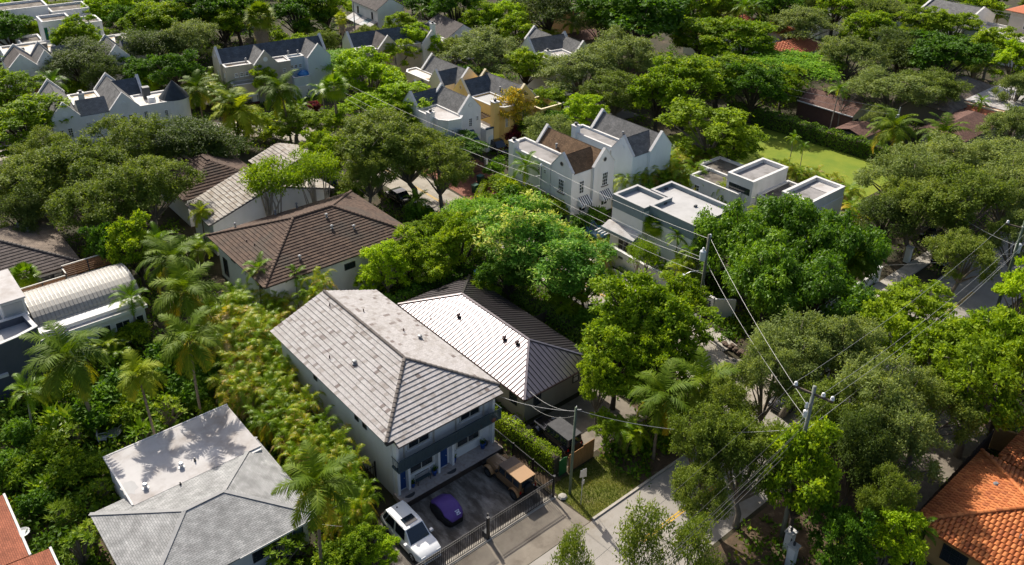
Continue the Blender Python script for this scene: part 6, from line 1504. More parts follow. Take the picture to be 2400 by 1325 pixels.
    MB().slab([(lx-2.012, ly-.58, lz+1.2), (lx-1.975, ly-.55, lz+1.66), (lx-1.975, ly+.55, lz+1.66), (lx-2.012, ly+.58, lz+1.2)][::-1], .012).build('rear_window', 'car_glass', h)
    t = MB(); n = 16; base = []
    for rr_, xx in ((.2, -2.06), (.40, -2.08), (.42, -2.2), (.40, -2.32), (.2, -2.34)):
        base.append(len(t.v)); t.v += [(lx+xx, ly+.05+rr_*math.cos(2*math.pi*k/n), lz+1.02+rr_*math.sin(2*math.pi*k/n)) for k in range(n)]
    for i in range(4):
        for k in range(n): t.f.append([base[i]+k, base[i]+(k+1) % n, base[i+1]+(k+1) % n, base[i+1]+k]); t.uv.append([(0, 0)]*4); t.a.append(0)
    t.f.append([base[4]+k for k in range(n)]); t.uv.append([(0, 0)]*n); t.a.append(0)
    t.build('spare_wheel', 'rubber', h)
    MB().box(lx-2.03, lx-2.005, ly-.62, ly-.34, lz+.78, lz+.92).build('number_plate', 'plastic_white', h)
offroader('bronze off-road car with copper hard top and spare wheel on the drive', (31.12, 35.6), 90, 'paint_bronze', 'soft_top_grey', 'paint_copper_top')
offroader('black off-road car with grey canvas top beside the hedge', (36.75, 36.6), 90, 'paint_black', 'canvas_grey', 'canvas_grey', True)
# covered vehicle on the drive
h = thing('covered_car', 'small car under a purple and black cover in the middle of the drive', 'car', (25.75, 36.05, 0), 0)
rb = random.Random(3)
prof = [(y*.95, w*.88*rb.uniform(.93, 1.07), z*rb.uniform(.95, 1.05), t*rb.uniform(.85, 1.1)) for y, w, z, t in [(-1.32, .45, .55, .35), (-1.2, .62, .72, .52), (-.85, .78, .86, .62), (-.45, .80, 1.12, .60), (0.0, .80, 1.2, .58), (.42, .78, 1.12, .56), (.8, .76, .86, .6), (1.15, .66, .74, .5), (1.3, .48, .52, .32)]]
def cov(lo, hi):
    S = []
    for y, w, z, t in prof:
        S.append([(25.75+s*ww*1.12, 36.05-y, zz) for s, ww, zz in (((-1, w, .02), (-1, w*1.05, z*.45), (-1, t, z*.93), (-1, t*.5, z), (1, t*.5, z), (1, t, z*.93), (1, w*1.05, z*.45), (1, w, .02)))])
    return S
loft(MB(), cov(0, 1)).build('cover_sides', 'cover_black', h, smooth=True)
S = []
for y, w, z, t in prof: S.append([(25.75+s*q*1.12, 36.05-y*1.012, zz+.02) for s, q, zz in ((-1, t*1.08, z*.84), (-1, t, z*.94), (-1, t*.5, z+.008), (1, t*.5, z+.008), (1, t, z*.94), (1, t*1.08, z*.84))])
loft(MB(), S).build('cover_top', 'cover_purple', h, smooth=True)
m = MB()
for a, b in (((-.16, .12), (.16, -.12)), ((-.16, -.12), (.16, .12)), ((-.17, .14), (.17, .14)), ((-.17, -.14), (.17, -.14)), ((-.15, .0), (.15, .0))):
    m.beam((25.95+a[0], 35.02+a[1]*.9, .86+a[1]*.5), (25.95+b[0], 35.02+b[1]*.9, .86+b[1]*.5), .045, .012)
m.build('emblem', 'print_pale', h)
car('black car at the street corner under the pale oak', (55.3, 27.75), 180, 'paint_black', 4.7, 1.85, 1.5)
car('dark car parked at the kerb of the far street', (89.2, 30.55), 180, 'paint_black', 4.6, 1.85, 1.5)
car('black wagon on the brick drive of the white bay townhouse', (*(70.43, 84.56), 0), -95, 'paint_black', 4.7, 1.9, 1.65, True, rails=True)
car('white car under the oak in the parking court, left of two', (*(91.36, 93.22), 0), 195, 'paint_white', 4.6, 1.85, 1.5)
car('pale car under the oak in the parking court, right of two', (*(90.75, 90.16), 0), 195, 'paint_white', 4.6, 1.85, 1.5)
car('dark car parked under the spreading oak, farther of two', (51.0, 79.4), -90, 'paint_black', 4.6, 1.85, 1.5)
car('black car parked beside the brown hip roof, nearer of two', (50.7, 73.6), -90, 'paint_black', 4.6, 1.85, 1.5)
car('blue car with a bright windscreen beside the modern white house', (*(63.07, 59.38), 0), -90, 'paint_blue', 4.4, 1.85, 1.5)
car('dark car behind the fence under the right hand grove', (*(94.21, 34.96), 0), 200, 'paint_black', 4.6, 1.85, 1.5)
h = thing('golf_cart', 'small cart with a pale canopy in front of the beige terrace', 'cart', (*(51.78, 121.96), 0))
cx, cy = (51.78, 121.96)
MB().box(cx-1.2, cx+1.2, cy-.6, cy+.6, .3, .75).build('body', 'maroon', h, bevel=.08); MB().box(cx-1.1, cx+1.0, cy-.65, cy+.65, 1.85, 1.93).build('canopy', 'plastic_white', h)
for a in (-1, .9):
    for b in (-.55, .55): MB().box(cx+a-.03, cx+a+.03, cy+b-.03, cy+b+.03, .75, 1.85).build('post', 'iron_black', h)
MB().box(cx-.6, cx-.1, cy-.5, cy+.5, .75, 1.15).build('seat', 'canvas_grey', h)
for a in (-.8, .8):
    for b in (-1, 1): wheel(h, a, b*.55, .24, .18, (cx, cy, 0), b)

# ------------------------------------------------------------------ porch things and yard things
def pot(x, y, z, r, ht, lb, plant=True, lid=False):
    h = thing('plant_pot', lb, 'pot', (x, y, z)); MB().lathe((x, y, z), [(r*.7, 0), (r, ht*.6), (r*1.05, ht), (r*.92, ht), (r*.88, ht*.86)], 12).build('pot', 'blue_pot', h, smooth=True)
    MB().lathe((x, y, z+ht*.86), [(r*.87, 0), (r*.85, .01)], 12).build('soil', 'soil', h)
    if plant:
        rg = np.random.default_rng(int(x*10)); n = 60; d = unit(rg.normal(size=(n, 3))+np.array([0, 0, 1.2])); c = np.array([0, 0, ht])+d*rg.uniform(.08, .3, (n, 1)); V, v = leaf_arrays(c, unit(rg.normal(size=(n, 3))+np.array([0, 0, 1])), d, np.full(n, .2), np.full(n, .05), rg.random(n))
        me = quad_mesh('foliage', V, v, 'leaf_dark'); o = bpy.data.objects.new('foliage', me); COL.objects.link(o); o.parent = h
pot(25.15, 39.3, .44, .17, .38, 'blue pot left of the porch bench'); pot(27.05, 39.3, .44, .2, .5, 'tall blue pot right of the porch bench'); pot(28.95, 39.4, .44, .14, .5, 'narrow blue pot right of the middle blue door'); pot(31.55, 39.25, .44, .21, .55, 'big blue pot at the right end of the porch')
h = tag(MB().lathe((31.95, 39.4, .44), [(.16, 0), (.2, .2), (.15, .34), (.05, .36)], 10).build('urn', 'ac_dark'), 'small dark urn beside the big blue pot', 'pot')
h = thing('bench', 'blue green iron bench on the porch between two blue pots', 'bench', (26.0, 39.3, .44))
MB().box(25.45, 26.65, 39.12, 39.42, .82, .86).build('seat', 'balcony_slate', h)
for x in (25.5, 26.6):
    for y in (39.15, 39.4): MB().box(x-.02, x+.02, y-.02, y+.02, .44, .82).build('leg', 'iron_black', h)
MB().box(25.45, 26.65, 39.44, 39.46, 1.18, 1.22).build('back_rail', 'iron_black', h)
for k in range(13): x = 25.47+k*.097; MB().box(x-.008, x+.008, 39.44, 39.455, .86, 1.18).build('back_bar', 'iron_black', h)
for x, y, lb in ((24.55, 38.85, 'half round patterned doormat before the left blue door'), (28.25, 38.85, 'half round patterned doormat before the middle blue door')):
    tag(MB().prism([(x+.42*math.cos(math.pi*(1+k/10)), y+.3*math.sin(math.pi*(1+k/10))) for k in range(11)], .441, .462).build('doormat', 'canvas_grey'), lb, 'mat')
tag(MB().lathe((32.2, 38.9, 2.91), [(.16, 0), (.24, .14), (.26, .3), (.2, .42)], 10).build('balcony_pot', 'paver_red'), 'red brown pot on the right end of the balcony', 'pot')
tag(MB().lathe((31.0, 38.95, 2.91), [(.12, 0), (.2, .18), (.22, .36), (.1, .45)], 10).build('balcony_pot', 'ac_dark'), 'dark pot on the balcony left of the red brown pot', 'pot')
def ac(x, y, lb):
    h = thing('air_conditioner', lb, 'air conditioner', (x, y, 0)); MB().box(x-.42, x+.42, y-.42, y+.42, .08, .8).build('case', 'ac_grey', h, bevel=.04); MB().box(x-.5, x+.5, y-.5, y+.5, 0, .08).build('pad', 'kerb', h)
    MB().lathe((x, y, .802), [(.34, 0), (.34, .02)], 18).build('fan_guard', 'ac_dark', h); MB().lathe((x, y, .822), [(.1, 0), (.08, .03)], 10).build('hub', 'plastic_white', h)
    for k in range(5): a = k*1.257; MB().beam((x, y, .835), (x+.3*math.cos(a), y+.3*math.sin(a), .835), .07, .01).build('blade', 'galvanised', h)
ac(35.25, 39.9, 'air conditioning unit beside the metal roofed house and the hedge')
ac(4.0, 46.4, 'air conditioning unit between the red roof and the frangipani')
def bin_(x, y, mat, lid, lb, rz=0):
    h = thing('wheeled_bin', lb, 'bin', (x, y, 0.02), rz)
    m = MB().hexa([(x-.25, y-.3, .08), (x+.25, y-.3, .08), (x+.25, y+.3, .08), (x-.25, y+.3, .08), (x-.32, y-.38, 1.05), (x+.32, y-.38, 1.05), (x+.32, y+.38, 1.05), (x-.32, y+.38, 1.05)]); m.build('body', mat, h, bevel=.03)
    MB().box(x-.34, x+.34, y-.42, y+.4, 1.055, 1.13).build('lid', lid, h, bevel=.03)
    for s in (-1, 1): wheel(h, s*.0, s*.0, .12, .06, (x+s*.22, y+.3, .02), s)
    MB().beam((x-.25, y+.44, 1.02), (x+.25, y+.44, 1.02), .04, .04).build('handle', mat, h)
bx, by = (59.70, 75.99); bin_(bx, by, 'bin_green', 'bin_green', 'green wheeled bin on the brick drive, nearer of two', -80)
bx, by = (61.97, 77.74); bin_(bx, by, 'bin_green', 'bin_teal', 'wheeled bin with a pale teal lid, farther of two on the brick drive', -80)
bin_(37.6, 57.6, 'bin_blue', 'bin_blue', 'blue wheeled bin behind the far corner of the metal roof'); bx, by = (47.29, 88.99); bin_(bx, by, 'bin_blue', 'bin_blue', 'blue wheeled bin at the right end of the wide pale gable')
bx, by = (52.84, 123.14); bin_(bx+1.6, by+1.5, 'bin_blue', 'bin_blue', 'blue wheeled bin behind the small cart')
def chair(x, y, rz, lb):
    h = thing('garden_chair', lb, 'chair', (x, y, 0), rz)
    MB().box(x-.3, x+.3, y-.3, y+.3, .4, .44).build('seat', 'plastic_white', h); 
    for k in range(6): a = x-.28+k*.1; MB().box(a, a+.06, y+.29, y+.33, .44, .95).build('back_slat', 'plastic_white', h)
    MB().box(x-.3, x+.3, y+.29, y+.335, .95, 1.0).build('back_rail', 'plastic_white', h)
    for a in (-.27, .27):
        for b in (-.27, .27): MB().box(x+a-.025, x+a+.025, y+b-.025, y+b+.025, 0, .4).build('leg', 'plastic_white', h)
        MB().box(x+a-.03, x+a+.03, y-.3, y+.3, .62, .66).build('armrest', 'plastic_white', h)
cx, cy = (9.70, 58.63); chair(cx, cy, 70, 'white garden chair left of the round garden table')
cx, cy = (11.34, 58.67); chair(cx, cy, -60, 'white garden chair right of the round garden table')
cx, cy = (10.50, 58.36); h = thing('garden_table', 'round grey garden table between two white chairs', 'table', (cx, cy, 0)); MB().lathe((cx, cy, .66), [(.55, 0), (.58, .03), (.55, .06)], 18).build('table_top', 'galvanised', h); MB().lathe((cx, cy, 0), [(.3, 0), (.28, .04), (.05, .06), (.05, .66)], 10).build('pedestal', 'galvanised', h)
cx, cy = (2.57, 51.62); h = thing('satellite_dish', 'round white dish beside the red roof gutter', 'dish', (cx, cy, 0)); MB().lathe((cx, cy, 1.0), [(.05, 0), (.3, .06), (.46, .17), (.44, .18), (.28, .09), (.03, .04)], 16).build('dish', 'plastic_white', h); MB().lathe((cx, cy, 0), [(.04, 0), (.04, 1.0)], 8).build('mast', 'galvanised', h)
cx, cy = (46.57, 59.17); h = tag(MB().hexa([(cx-.6, cy-.5, 1.0), (cx+.6, cy-.5, 1.1), (cx+.7, cy+.5, 1.0), (cx-.5, cy+.5, 1.15), (cx-.5, cy-.4, 1.2), (cx+.4, cy-.4, 1.35), (cx+.5, cy+.4, 1.22), (cx-.3, cy+.4, 1.3)]).build('tarpaulin', 'tarp_blue'), 'crumpled blue tarpaulin behind the metal roof ridge', 'tarpaulin')
h = thing('umbrella', 'folded bright blue parasol on the terrace of the pale blue half', 'parasol', (60.9, 121.6, 2.7)); MB().lathe((60.9, 121.6, 2.7), [(.03, 0), (.03, .8)], 8).build('pole', 'trim_white', h); MB().lathe((60.9, 121.6, 3.5), [(1.0, 0), (.95, .25), (.5, .6), (.02, .75)], 12).build('canopy', 'tarp_blue', h)
# street sign by the apron
h = thing('street_sign', 'grey triangular backed street sign on a thin post by the drive', 'sign', (33.65, 30.7, 0))
MB().lathe((33.65, 30.7, 0), [(.035, 0), (.035, 3.3)], 8).build('post', 'galvanised', h); MB().hexa([(33.3, 30.66, 2.75), (34.0, 30.66, 2.45), (34.0, 30.68, 2.45), (33.3, 30.68, 2.75), (33.35, 30.66, 3.35), (33.95, 30.66, 3.25), (33.95, 30.68, 3.25), (33.35, 30.68, 3.35)]).build('plate', 'galvanised', h); MB().box(33.55, 33.8, 30.655, 30.675, 1.9, 2.3).build('plate', 'galvanised', h)
# gate piers, lower right
for i, (px, py, lb) in enumerate(((40.6, 18.1, 'white gate pier at the lower edge, left of two'), (41.5, 18.9, 'white gate pier at the lower edge, right of two'))):
    h = thing('gate_pier', lb, 'pier', (px, py, 0)); MB().box(px-.25, px+.25, py-.25, py+.25, 0, 1.7).build('pier', 'white_wall', h); MB().box(px-.32, px+.32, py-.32, py+.32, 1.7, 1.82).build('cap', 'coping', h); MB().lathe((px, py, 1.82), [(.08, 0), (.1, .2), (.06, .32)], 8).build('lamp', 'ac_dark', h)
h = thing('gate', 'black bars between the two white gate piers', 'gate', (41.05, 18.5, 0)); pickets(h, (40.8, 18.3, 0), (41.35, 18.75, 0), .1, 1.5, .11, 'iron_black')
for x, y, lb in ((79.0, 33.2, 'white pillar at the drive of the far street, nearer of two'), (85.7, 33.2, 'white pillar at the drive of the far street, farther of two')):
    h = thing('gate_pier', lb, 'pier', (x, y, 0)); MB().box(x-.28, x+.28, y-.28, y+.28, 0, 1.75).build('pier', 'white_wall', h); MB().box(x-.34, x+.34, y-.34, y+.34, 1.75, 1.86).build('cap', 'coping', h)
h = thing('garden_wall', 'low pale wall running between the far street pillars and the fig mass', 'wall', (74, 33.2, 0)); MB().box(66, 78.7, 33.1, 33.3, 0, 1.2).build('wall', 'stucco_grey', h); MB().box(66, 78.7, 33.05, 33.35, 1.2, 1.26).build('coping', 'coping', h)

# ------------------------------------------------------------------ poles and lines
def up_pole(name, label, x, y, ht, r, mat, lean=(0, 0)):
    h = thing(name, label, 'utility pole', (x, y, 0))
    MB().tube([(x, y, -.3), (x+lean[0]*.5, y+lean[1]*.5, ht*.5), (x+lean[0], y+lean[1], ht)], [r, r*.88, r*.72], 10).build('pole', mat, h, smooth=True); return h
def insulator(h, x, y, z): MB().lathe((x, y, z), [(.05, 0), (.13, .03), (.13, .1), (.07, .12), (.12, .16), (.11, .24), (.04, .3)], 9).build('insulator', 'porcelain', h, smooth=True)
P1 = (57.6, 39.5); h = up_pole('utility_pole', 'wooden pole with transformer and street lamp by the garden wall', *P1, 10.1, .16, 'pole_wood')
MB().lathe((P1[0]-.42, P1[1]+.1, 7.6), [(.25, 0), (.28, .06), (.28, .9), (.2, .98), (.06, 1.02)], 14).build('transformer', 'transformer_grey', h); insulator(h, P1[0]-.42, P1[1]+.1, 8.6); insulator(h, P1[0]+.2, P1[1], 9.8)
MB().tube([(P1[0], P1[1], 6.1), (P1[0]-.6, P1[1]+.2, 6.5), (P1[0]-1.4, P1[1]+.5, 6.55), (P1[0]-1.9, P1[1]+.7, 6.35)], .035, 7).build('lamp_arm', 'galvanised', h); MB().lathe((P1[0]-2.05, P1[1]+.75, 6.2), [(.12, 0), (.2, .08), (.16, .18), (.05, .22)], 10).build('lamp_head', 'transformer_grey', h)
P2 = (42.2, 19.8); h = up_pole('utility_pole', 'tall pale pole with a three insulator crossarm at the lower right', *P2, 12.9, .17, 'pole_concrete')
MB().beam((P2[0]-.28, P2[1]+1.2, 12.35), (P2[0]+.2, P2[1]-1.25, 12.35), .11, .13).build('crossarm', 'wood_dark', h)
for t in (1.12, -.6, -1.15): insulator(h, P2[0]-t*.2, P2[1]+t, 12.42)
MB().lathe((P2[0]-.3, P2[1]+.1, 10.6), [(.1, 0), (.13, .1), (.13, .5), (.05, .55)], 9).build('fuse', 'porcelain', h); MB().lathe((P2[0]-.32, P2[1]+.1, 11.3), [(.07, 0), (.1, .1), (.1, .4), (.05, .45)], 9).build('fuse', 'porcelain', h)
for k in range(3): MB().tube([(P2[0]-.25, P2[1]+.1, 11.2-.5*k), (P2[0]-.5-.1*k, P2[1]+.25, 10.7-.6*k), (P2[0]-.1, P2[1], 10.1-.6*k)], .015, 5).build('jumper', 'cable', h)
P3 = (83.6, 22.8); h = up_pole('utility_pole', 'green grey pole with transformer beside the far street', *P3, 9.9, .16, 'pole_green')
MB().beam((P3[0]-.3, P3[1]+1.4, 9.1), (P3[0]+.3, P3[1]-1.4, 9.1), .11, .13).build('crossarm', 'wood_dark', h); MB().lathe((P3[0]+.45, P3[1], 6.3), [(.25, 0), (.28, .06), (.28, .9), (.2, .98), (.06, 1.02)], 14).build('transformer', 'transformer_grey', h)
for t in (-1.3, 0, 1.3): insulator(h, P3[0]-t*.2, P3[1]+t, 9.2)
P4 = (33.7, 31.9); h = up_pole('utility_pole', 'short mossy green pole beside the gate corner', *P4, 7.6, .115, 'pole_green', (.35, .25))
for t in (-.12, .12): MB().beam((34.03, 32.13, 7.45), (34.03+.3, 32.13+t*2, 7.45), .03, .03).build('bracket', 'galvanised', h)
p0x, p0y = (57.53, 61.74); P0 = (p0x, p0y); h = up_pole('utility_pole', 'thin grey pole in front of the brown roofed townhouse', *P0, 9.1, .12, 'pole_concrete')
for t in (0, 1): MB().beam((P0[0]-.5, P0[1]+.2, 8.0-1.2*t), (P0[0]+.1, P0[1], 8.0-1.2*t), .05, .05).build('bracket', 'galvanised', h)
insulator(h, P0[0], P0[1], 9.1)
P5 = (56.6, 102.8); h = up_pole('utility_pole', 'slim pole at the bend of the cross street beside the tall fan palm', *P5, 8.6, .11, 'pole_wood')
p6x, p6y = (80.13, 137.76); P6 = (p6x, p6y); h = up_pole('utility_pole', 'thin pole rising through the trees near the dried fan palm', *P6, 9.5, .11, 'pole_wood')
p7x, p7y = (115.35, 50.73); h = up_pole('utility_pole', 'short pole with a white transformer beside the left coconut palm', p7x, p7y, 6.2, .11, 'pole_concrete'); P7_ = (p7x, p7y)
MB().lathe((p7x-.3, p7y, 4.4), [(.2, 0), (.22, .05), (.22, .8), (.1, .88)], 12).build('transformer', 'plastic_white', h)
def line(label, a, b, sag, r=.022, mat='cable', n=22):
    a, b = Vector(a), Vector(b); pts = [tuple(a.lerp(b, k/n)-Vector((0, 0, sag*4*(k/n)*(1-k/n)))) for k in range(n+1)]
    o = MB().tube(pts, r*.75, 5).build('overhead_line', mat); tag(o, label, 'cable', 'overhead lines of the street poles')
X = lambda P, z, dx=0, dy=0: (P[0]+dx, P[1]+dy, z)
line('top line from the bend pole to the thin townhouse pole', X(P5, 8.4), X(P0, 9.2), .6)
line('lower line from the bend pole to the thin townhouse pole', X(P5, 6.9), X(P0, 7.9, -.4, .2), .7)
line('lowest line from the bend pole to the thin townhouse pole', X(P5, 6.2), X(P0, 6.7, -.4, .2), .9)
line('top line from the thin townhouse pole to the transformer pole', X(P0, 9.3), X(P1, 9.7), .35)
line('middle line from the thin townhouse pole to the transformer pole', X(P0, 7.9, -.4, .2), X(P1, 7.6), .5)
line('lower line from the thin townhouse pole to the transformer pole', X(P0, 6.7, -.4, .2), X(P1, 7.3), .6)
line('thin telephone line before the garden wall from townhouse pole to transformer pole', X(P0, 5.6), X(P1, 6.0), .5, .016)
line('upper bright line from the transformer pole to the crossarm pole', X(P1, 9.8, .15), X(P2, 11.5, -.25, .1), .5, .018)
line('lower bright line from the transformer pole to the crossarm pole', X(P1, 7.3, .1), X(P2, 10.2), .6, .018)
line('guy wire from the transformer pole down to the kerb', X(P1, 5.6), (54.6, 34.2, .1), .25, .018)
for i, (t, nm) in enumerate(((1.12, 'left'), (-.6, 'middle'), (-1.15, 'right'))):
    line(f'{nm} conductor along the street from the crossarm pole to the green grey pole', (P2[0]-t*.2, P2[1]+t, 12.7), (P3[0]-t*.2, P3[1]+t*1.15, 9.5), .9, .013)
    line(f'{nm} conductor leaving the crossarm pole towards the lower left', (P2[0]-t*.2, P2[1]+t, 12.7), (2, 17.5+t, 12.3), .8, .013, 'cable_dark')
for i, z in enumerate((9.9, 9.4, 8.9)): line(f'bundled cable {("upper", "centre", "lower")[i]} strand leaving the crossarm pole over the foreground trees', X(P2, z), (2, 17.6, z-.3), .9, .022, 'cable_dark')
line('telephone cable along the street from the crossarm pole to the green grey pole', X(P2, 9.4), X(P3, 6.2), .7, .02)
line('drop line from the mossy pole to the grey house corner', (34.0, 32.1, 7.35), (32.75, 39.4, 4.9), .35, .022)
line('long drop line from the mossy pole to the crossarm pole', (34.1, 32.1, 7.4), X(P2, 9.6), 1.0, .02)
line('drop line from the mossy pole to the metal roofed house', (34.0, 32.15, 7.3), (36.6, 39.7, 3.1), .5, .02)
line('slack lower drop from the mossy pole to the metal roofed house', (34.0, 32.15, 6.9), (36.2, 39.8, 2.4), .8, .014)
line('service line from the green grey pole across to the pillar', X(P3, 6.4), (79.0, 33.2, 2.0), .3, .02)
line('long line from the green grey pole up towards the lawn grove', X(P3, 7.2), (*(88.85, 33.80), 7.2), .6, .024)
line('service cable at the bottom left beside the foreground palm trunk', (19.0, 37.6, 4.4), (17.3, 39.3, 2.6), .05, .022)
line('second service cable at the bottom left nearer the shingle eave', (18.0, 36.6, 3.6), (17.0, 39.5, 2.3), .05, .014)
line('line along the long hedge before the reddish brown gable house', (*P7_, 5.8), (111, 78, 5.4), .4, .02)
line('lower line along the long hedge before the reddish brown gable house', (*P7_, 5.0), (110.5, 78, 4.6), .5, .02)
line('line over the top right trees before the long white house front', (172, 50, 9.5), (176, 84, 9.5), .4, .02)
line('second line over the top right trees before the long white house front', (172.5, 50, 8.8), (176.5, 84, 8.8), .4, .02)

# ------------------------------------------------------------------ trees and palms, one by one
# left edge and upper left
T('oak', 15.6, 97.1, 6.5, 4.37, 'olive green oak at the left edge above the dark tiled roof')
T('oak', 20.6, 96.8, 6.5, 4.02, 'olive oak second from the left edge in the oak grove')
T('oak', 27.4, 100.8, 6, 4.06, 'olive oak in the grove just below the turreted white townhouse')
T('oakd', 33.5, 98.6, 6, 4.15, 'darker oak at the right end of the oak grove, by the yellow palms')
T('oak', 24.6, 87.9, 6.5, 4.33, 'broad olive oak at the centre front of the oak grove')
T('oak', 18.8, 87.3, 5.5, 3.29, 'olive oak at the front of the grove above the slat screens')
T('oakd', 13.0, 92.6, 5, 2.42, 'dark oak drooping over the dark tiled roof at the left edge')
T('oak', 19.8, 108.3, 5.5, 3.07, 'small olive oak between the bright left edge tree and the grove')
T('mid', 20.1, 118.9, 5.5, 4.83, 'bright green tree crowding the left end of the turreted townhouse')
T('mid', 21.5, 135.6, 5, 3.66, 'green tree at the left edge below the brick panelled townhouse')
T('dark', 29.3, 167.4, 6, 4.27, 'dense dark tree at the left edge before the white terraces')
T('mid', 33.7, 167.1, 4, 2.41, 'small green tree between the dark left edge tree and the modern white block')
T('bright', 45.4, 174.0, 5.5, 3.39, 'yellow green tree right of the stepped white terraces')
T('bright', 50.4, 172.9, 5.5, 3.27, 'yellow green tree at the top left beside a climbing vine column')
T('mid', 48.5, 156.0, 6, 3.62, 'round green tree above the pale gable with two windows')
T('mid', 52.9, 156.5, 6, 4.23, 'round green tree right of the vine column, near the top left')
T('oakd', 44.6, 142.0, 6, 4.73, 'dark oak right of the pale gable with two windows')
T('oakg', 50.7, 141.3, 6, 4.41, 'grey green oak left of the long beige and blue terrace')
T('dark', 43.8, 130.5, 5, 3.16, 'dark tree at the left end of the beige and blue terrace')
T('dark', 40.2, 135.2, 4.5, 2.79, 'dark tree behind the cone turret')
T('mid', 36.2, 152.8, 6, 3.26, 'leafy green tree in front of the modern white block')
T('oakd', 33.4, 141.9, 5.5, 4.52, 'large dark oak between the two upper left townhouses')
T('oakd', 34.7, 136.8, 4.5, 2.74, 'smaller dark oak behind the dark slate gables')
T('bright', 40.2, 133.1, 3, 1.45, 'small bright tree tucked behind the white roof beside the cone turret')
T('royal', 28.1, 136.2, 5, 2.65, 'bright feather palm in front of the brick panelled townhouse')
T('shrub', 31.5, 140.9, 1.5, 1.73, 'green shrub behind the white gable roofs, left of the feather palm', )
T('royal', 25.5, 149.4, 5, 2.67, 'feather palm at the left edge beside the brick panelled townhouse')
T('fanskirt', 62.4, 139.1, 9, 3.22, 'tall fan palm with a thick skirt of dead fronds at the top')
T('fandry', 73.3, 130.3, 9, 1.47, 'tall fan palm with a dried brown head, top centre left')
T('dark', 58.9, 156.4, 7, 4.55, 'dark tree at the top edge left of the skirted fan palm')
T('dark', 64.7, 153.7, 7, 4.12, 'dark tree behind the skirted fan palm at the top edge')
T('mid', 60.7, 151.8, 5, 3.27, 'green tree just left of the skirted fan palm')
T('dark', 72.6, 146.3, 7, 4.58, 'dark tree at the top edge right of the skirted fan palm')
T('mid', 78.7, 146.0, 7, 4.03, 'green tree at the top edge above the dried fan palm')
T('coco', 73.1, 142.5, 5, 3.13, 'dark coconut palm behind the blue end of the terrace')
T('coco', 75.3, 139.0, 4, 2.65, 'coconut palm left of the slate ridged beige row')
T('coco', 61.7, 153.2, 8, 2.34, 'slim leaning palm at the top edge, left of the skirted fan palm')
# top centre
T('mid', 89.7, 135.4, 4.5, 2.75, 'round green tree in front of the two storey white house with lean-to')
T('royal', 94.2, 136.9, 6, 1.81, 'small pale feather palm right of the two storey white house')
T('dark', 99.0, 139.9, 6, 3.81, 'dark tree at the top edge above the broad dark roof slope')
T('dark', 97.8, 130.3, 7, 4.21, 'dark round tree at the top edge, right of the white house')
T('mid', 98.4, 123.6, 6, 3.80, 'green tree right of the broad dark roof slope')
T('bright', 103.2, 122.0, 6, 3.84, 'yellow green tree left of the small dark shed')
T('royal', 97.6, 119.5, 5, 2.80, 'drooping feather palm above the large grey oak, top centre')
T('oakd', 111.0, 118.1, 7, 5.65, 'large dark oak between the small shed and the peach house')
T('mid', 101.1, 115.8, 5, 3.10, 'green tree behind the pale grey gables, left side')
T('arecag', 111.3, 118.2, 3.5, 2.78, 'clump of palms behind the pale grey gables')
T('royal', 114.2, 114.8, 5, 2.75, 'feather palm in front of the peach house')
T('mid', 100.4, 125.5, 4.5, 3.23, 'green tree beside the white end of the broad dark roof')
T('dark', 112.8, 98.3, 9, 8.30, 'huge dark green tree, tallest at the top right of centre')
T('oakd', 114.1, 108.1, 6, 3.53, 'dark tree between the peach house and the huge dark tree')
T('mid', 133.2, 101.8, 7, 4.09, 'green tree at the top edge right of the huge dark tree')
T('olive', 139.8, 101.3, 7, 4.00, 'olive tree at the top edge above the orange roofs')
T('royal', 136.4, 93.3, 9, 2.70, 'tall feather palm left of a pair above the orange roofs')
T('royal', 139.3, 92.9, 9, 2.72, 'tall feather palm right of a pair above the orange roofs')
T('dark', 147.5, 93.9, 7, 4.16, 'dark tree at the top edge right of the palm pair')
T('oakg', 143.3, 83.6, 7, 5.34, 'grey green oak right of the orange roofs')
T('mid', 161.0, 87.9, 6, 4.10, 'green tree at the top edge beside the grey oak')
T('oak', 163.3, 81.8, 6, 4.62, 'olive tree near the top edge, left of the white car port')
T('mid', 150.8, 74.1, 6, 4.51, 'leafy green tree in front of the white car port')
T('oakg', 165.3, 76.6, 5.5, 3.73, 'grey green oak left of the white house with barge edges')
T('olive', 166.2, 71.9, 5.5, 4.24, 'rusty olive tree in front of the white house with barge edges')
T('olive', 170.3, 68.1, 5.5, 4.07, 'yellow olive tree covering the corner of the white house with barge edges')
T('oakd', 142.0, 64.7, 6.5, 5.03, 'dark oak below the rusty olive tree')
T('dark', 142.4, 57.6, 6.5, 5.02, 'dark tree below the yellow olive tree')
T('olive', 159.6, 57.0, 6, 4.32, 'olive tree in front of the long white flat roofed front')
T('royal', 188.0, 67.4, 5, 2.94, 'feather palm beside the tall tan house')
T('mid', 186.5, 70.5, 6, 3.65, 'green tree at the top edge near the tall tan house')
T('bright', 155.2, 51.1, 5, 3.29, 'bright green tree at the right edge above the white flat roof')
T('mid', 122.3, 90.6, 6.5, 5.39, 'broad green tree in front of the orange roofs, left')
T('mid', 124.6, 83.7, 6.5, 4.83, 'broad green tree in front of the orange roofs, right')
T('poin', 124.6, 73.7, 5, 5.76, 'spreading flame tree with a few orange flowers below the orange roofs')
T('oakg', 131.8, 67.7, 6, 5.19, 'grey green oak right of the flame tree')
T('oakg', 122.8, 56.1, 5.5, 5.60, 'wide grey green oak behind the small reddish brown gable house')
T('oak', 131.6, 53.8, 5, 4.06, 'olive oak left of the grey brown hip roof')
T('mid', 107.9, 75.9, 6, 4.87, 'green tree between the flame tree and the round headed lime tree')
T('mid', 97.3, 74.4, 6.5, 5.10, 'large green tree above the lime tree, upper centre right')
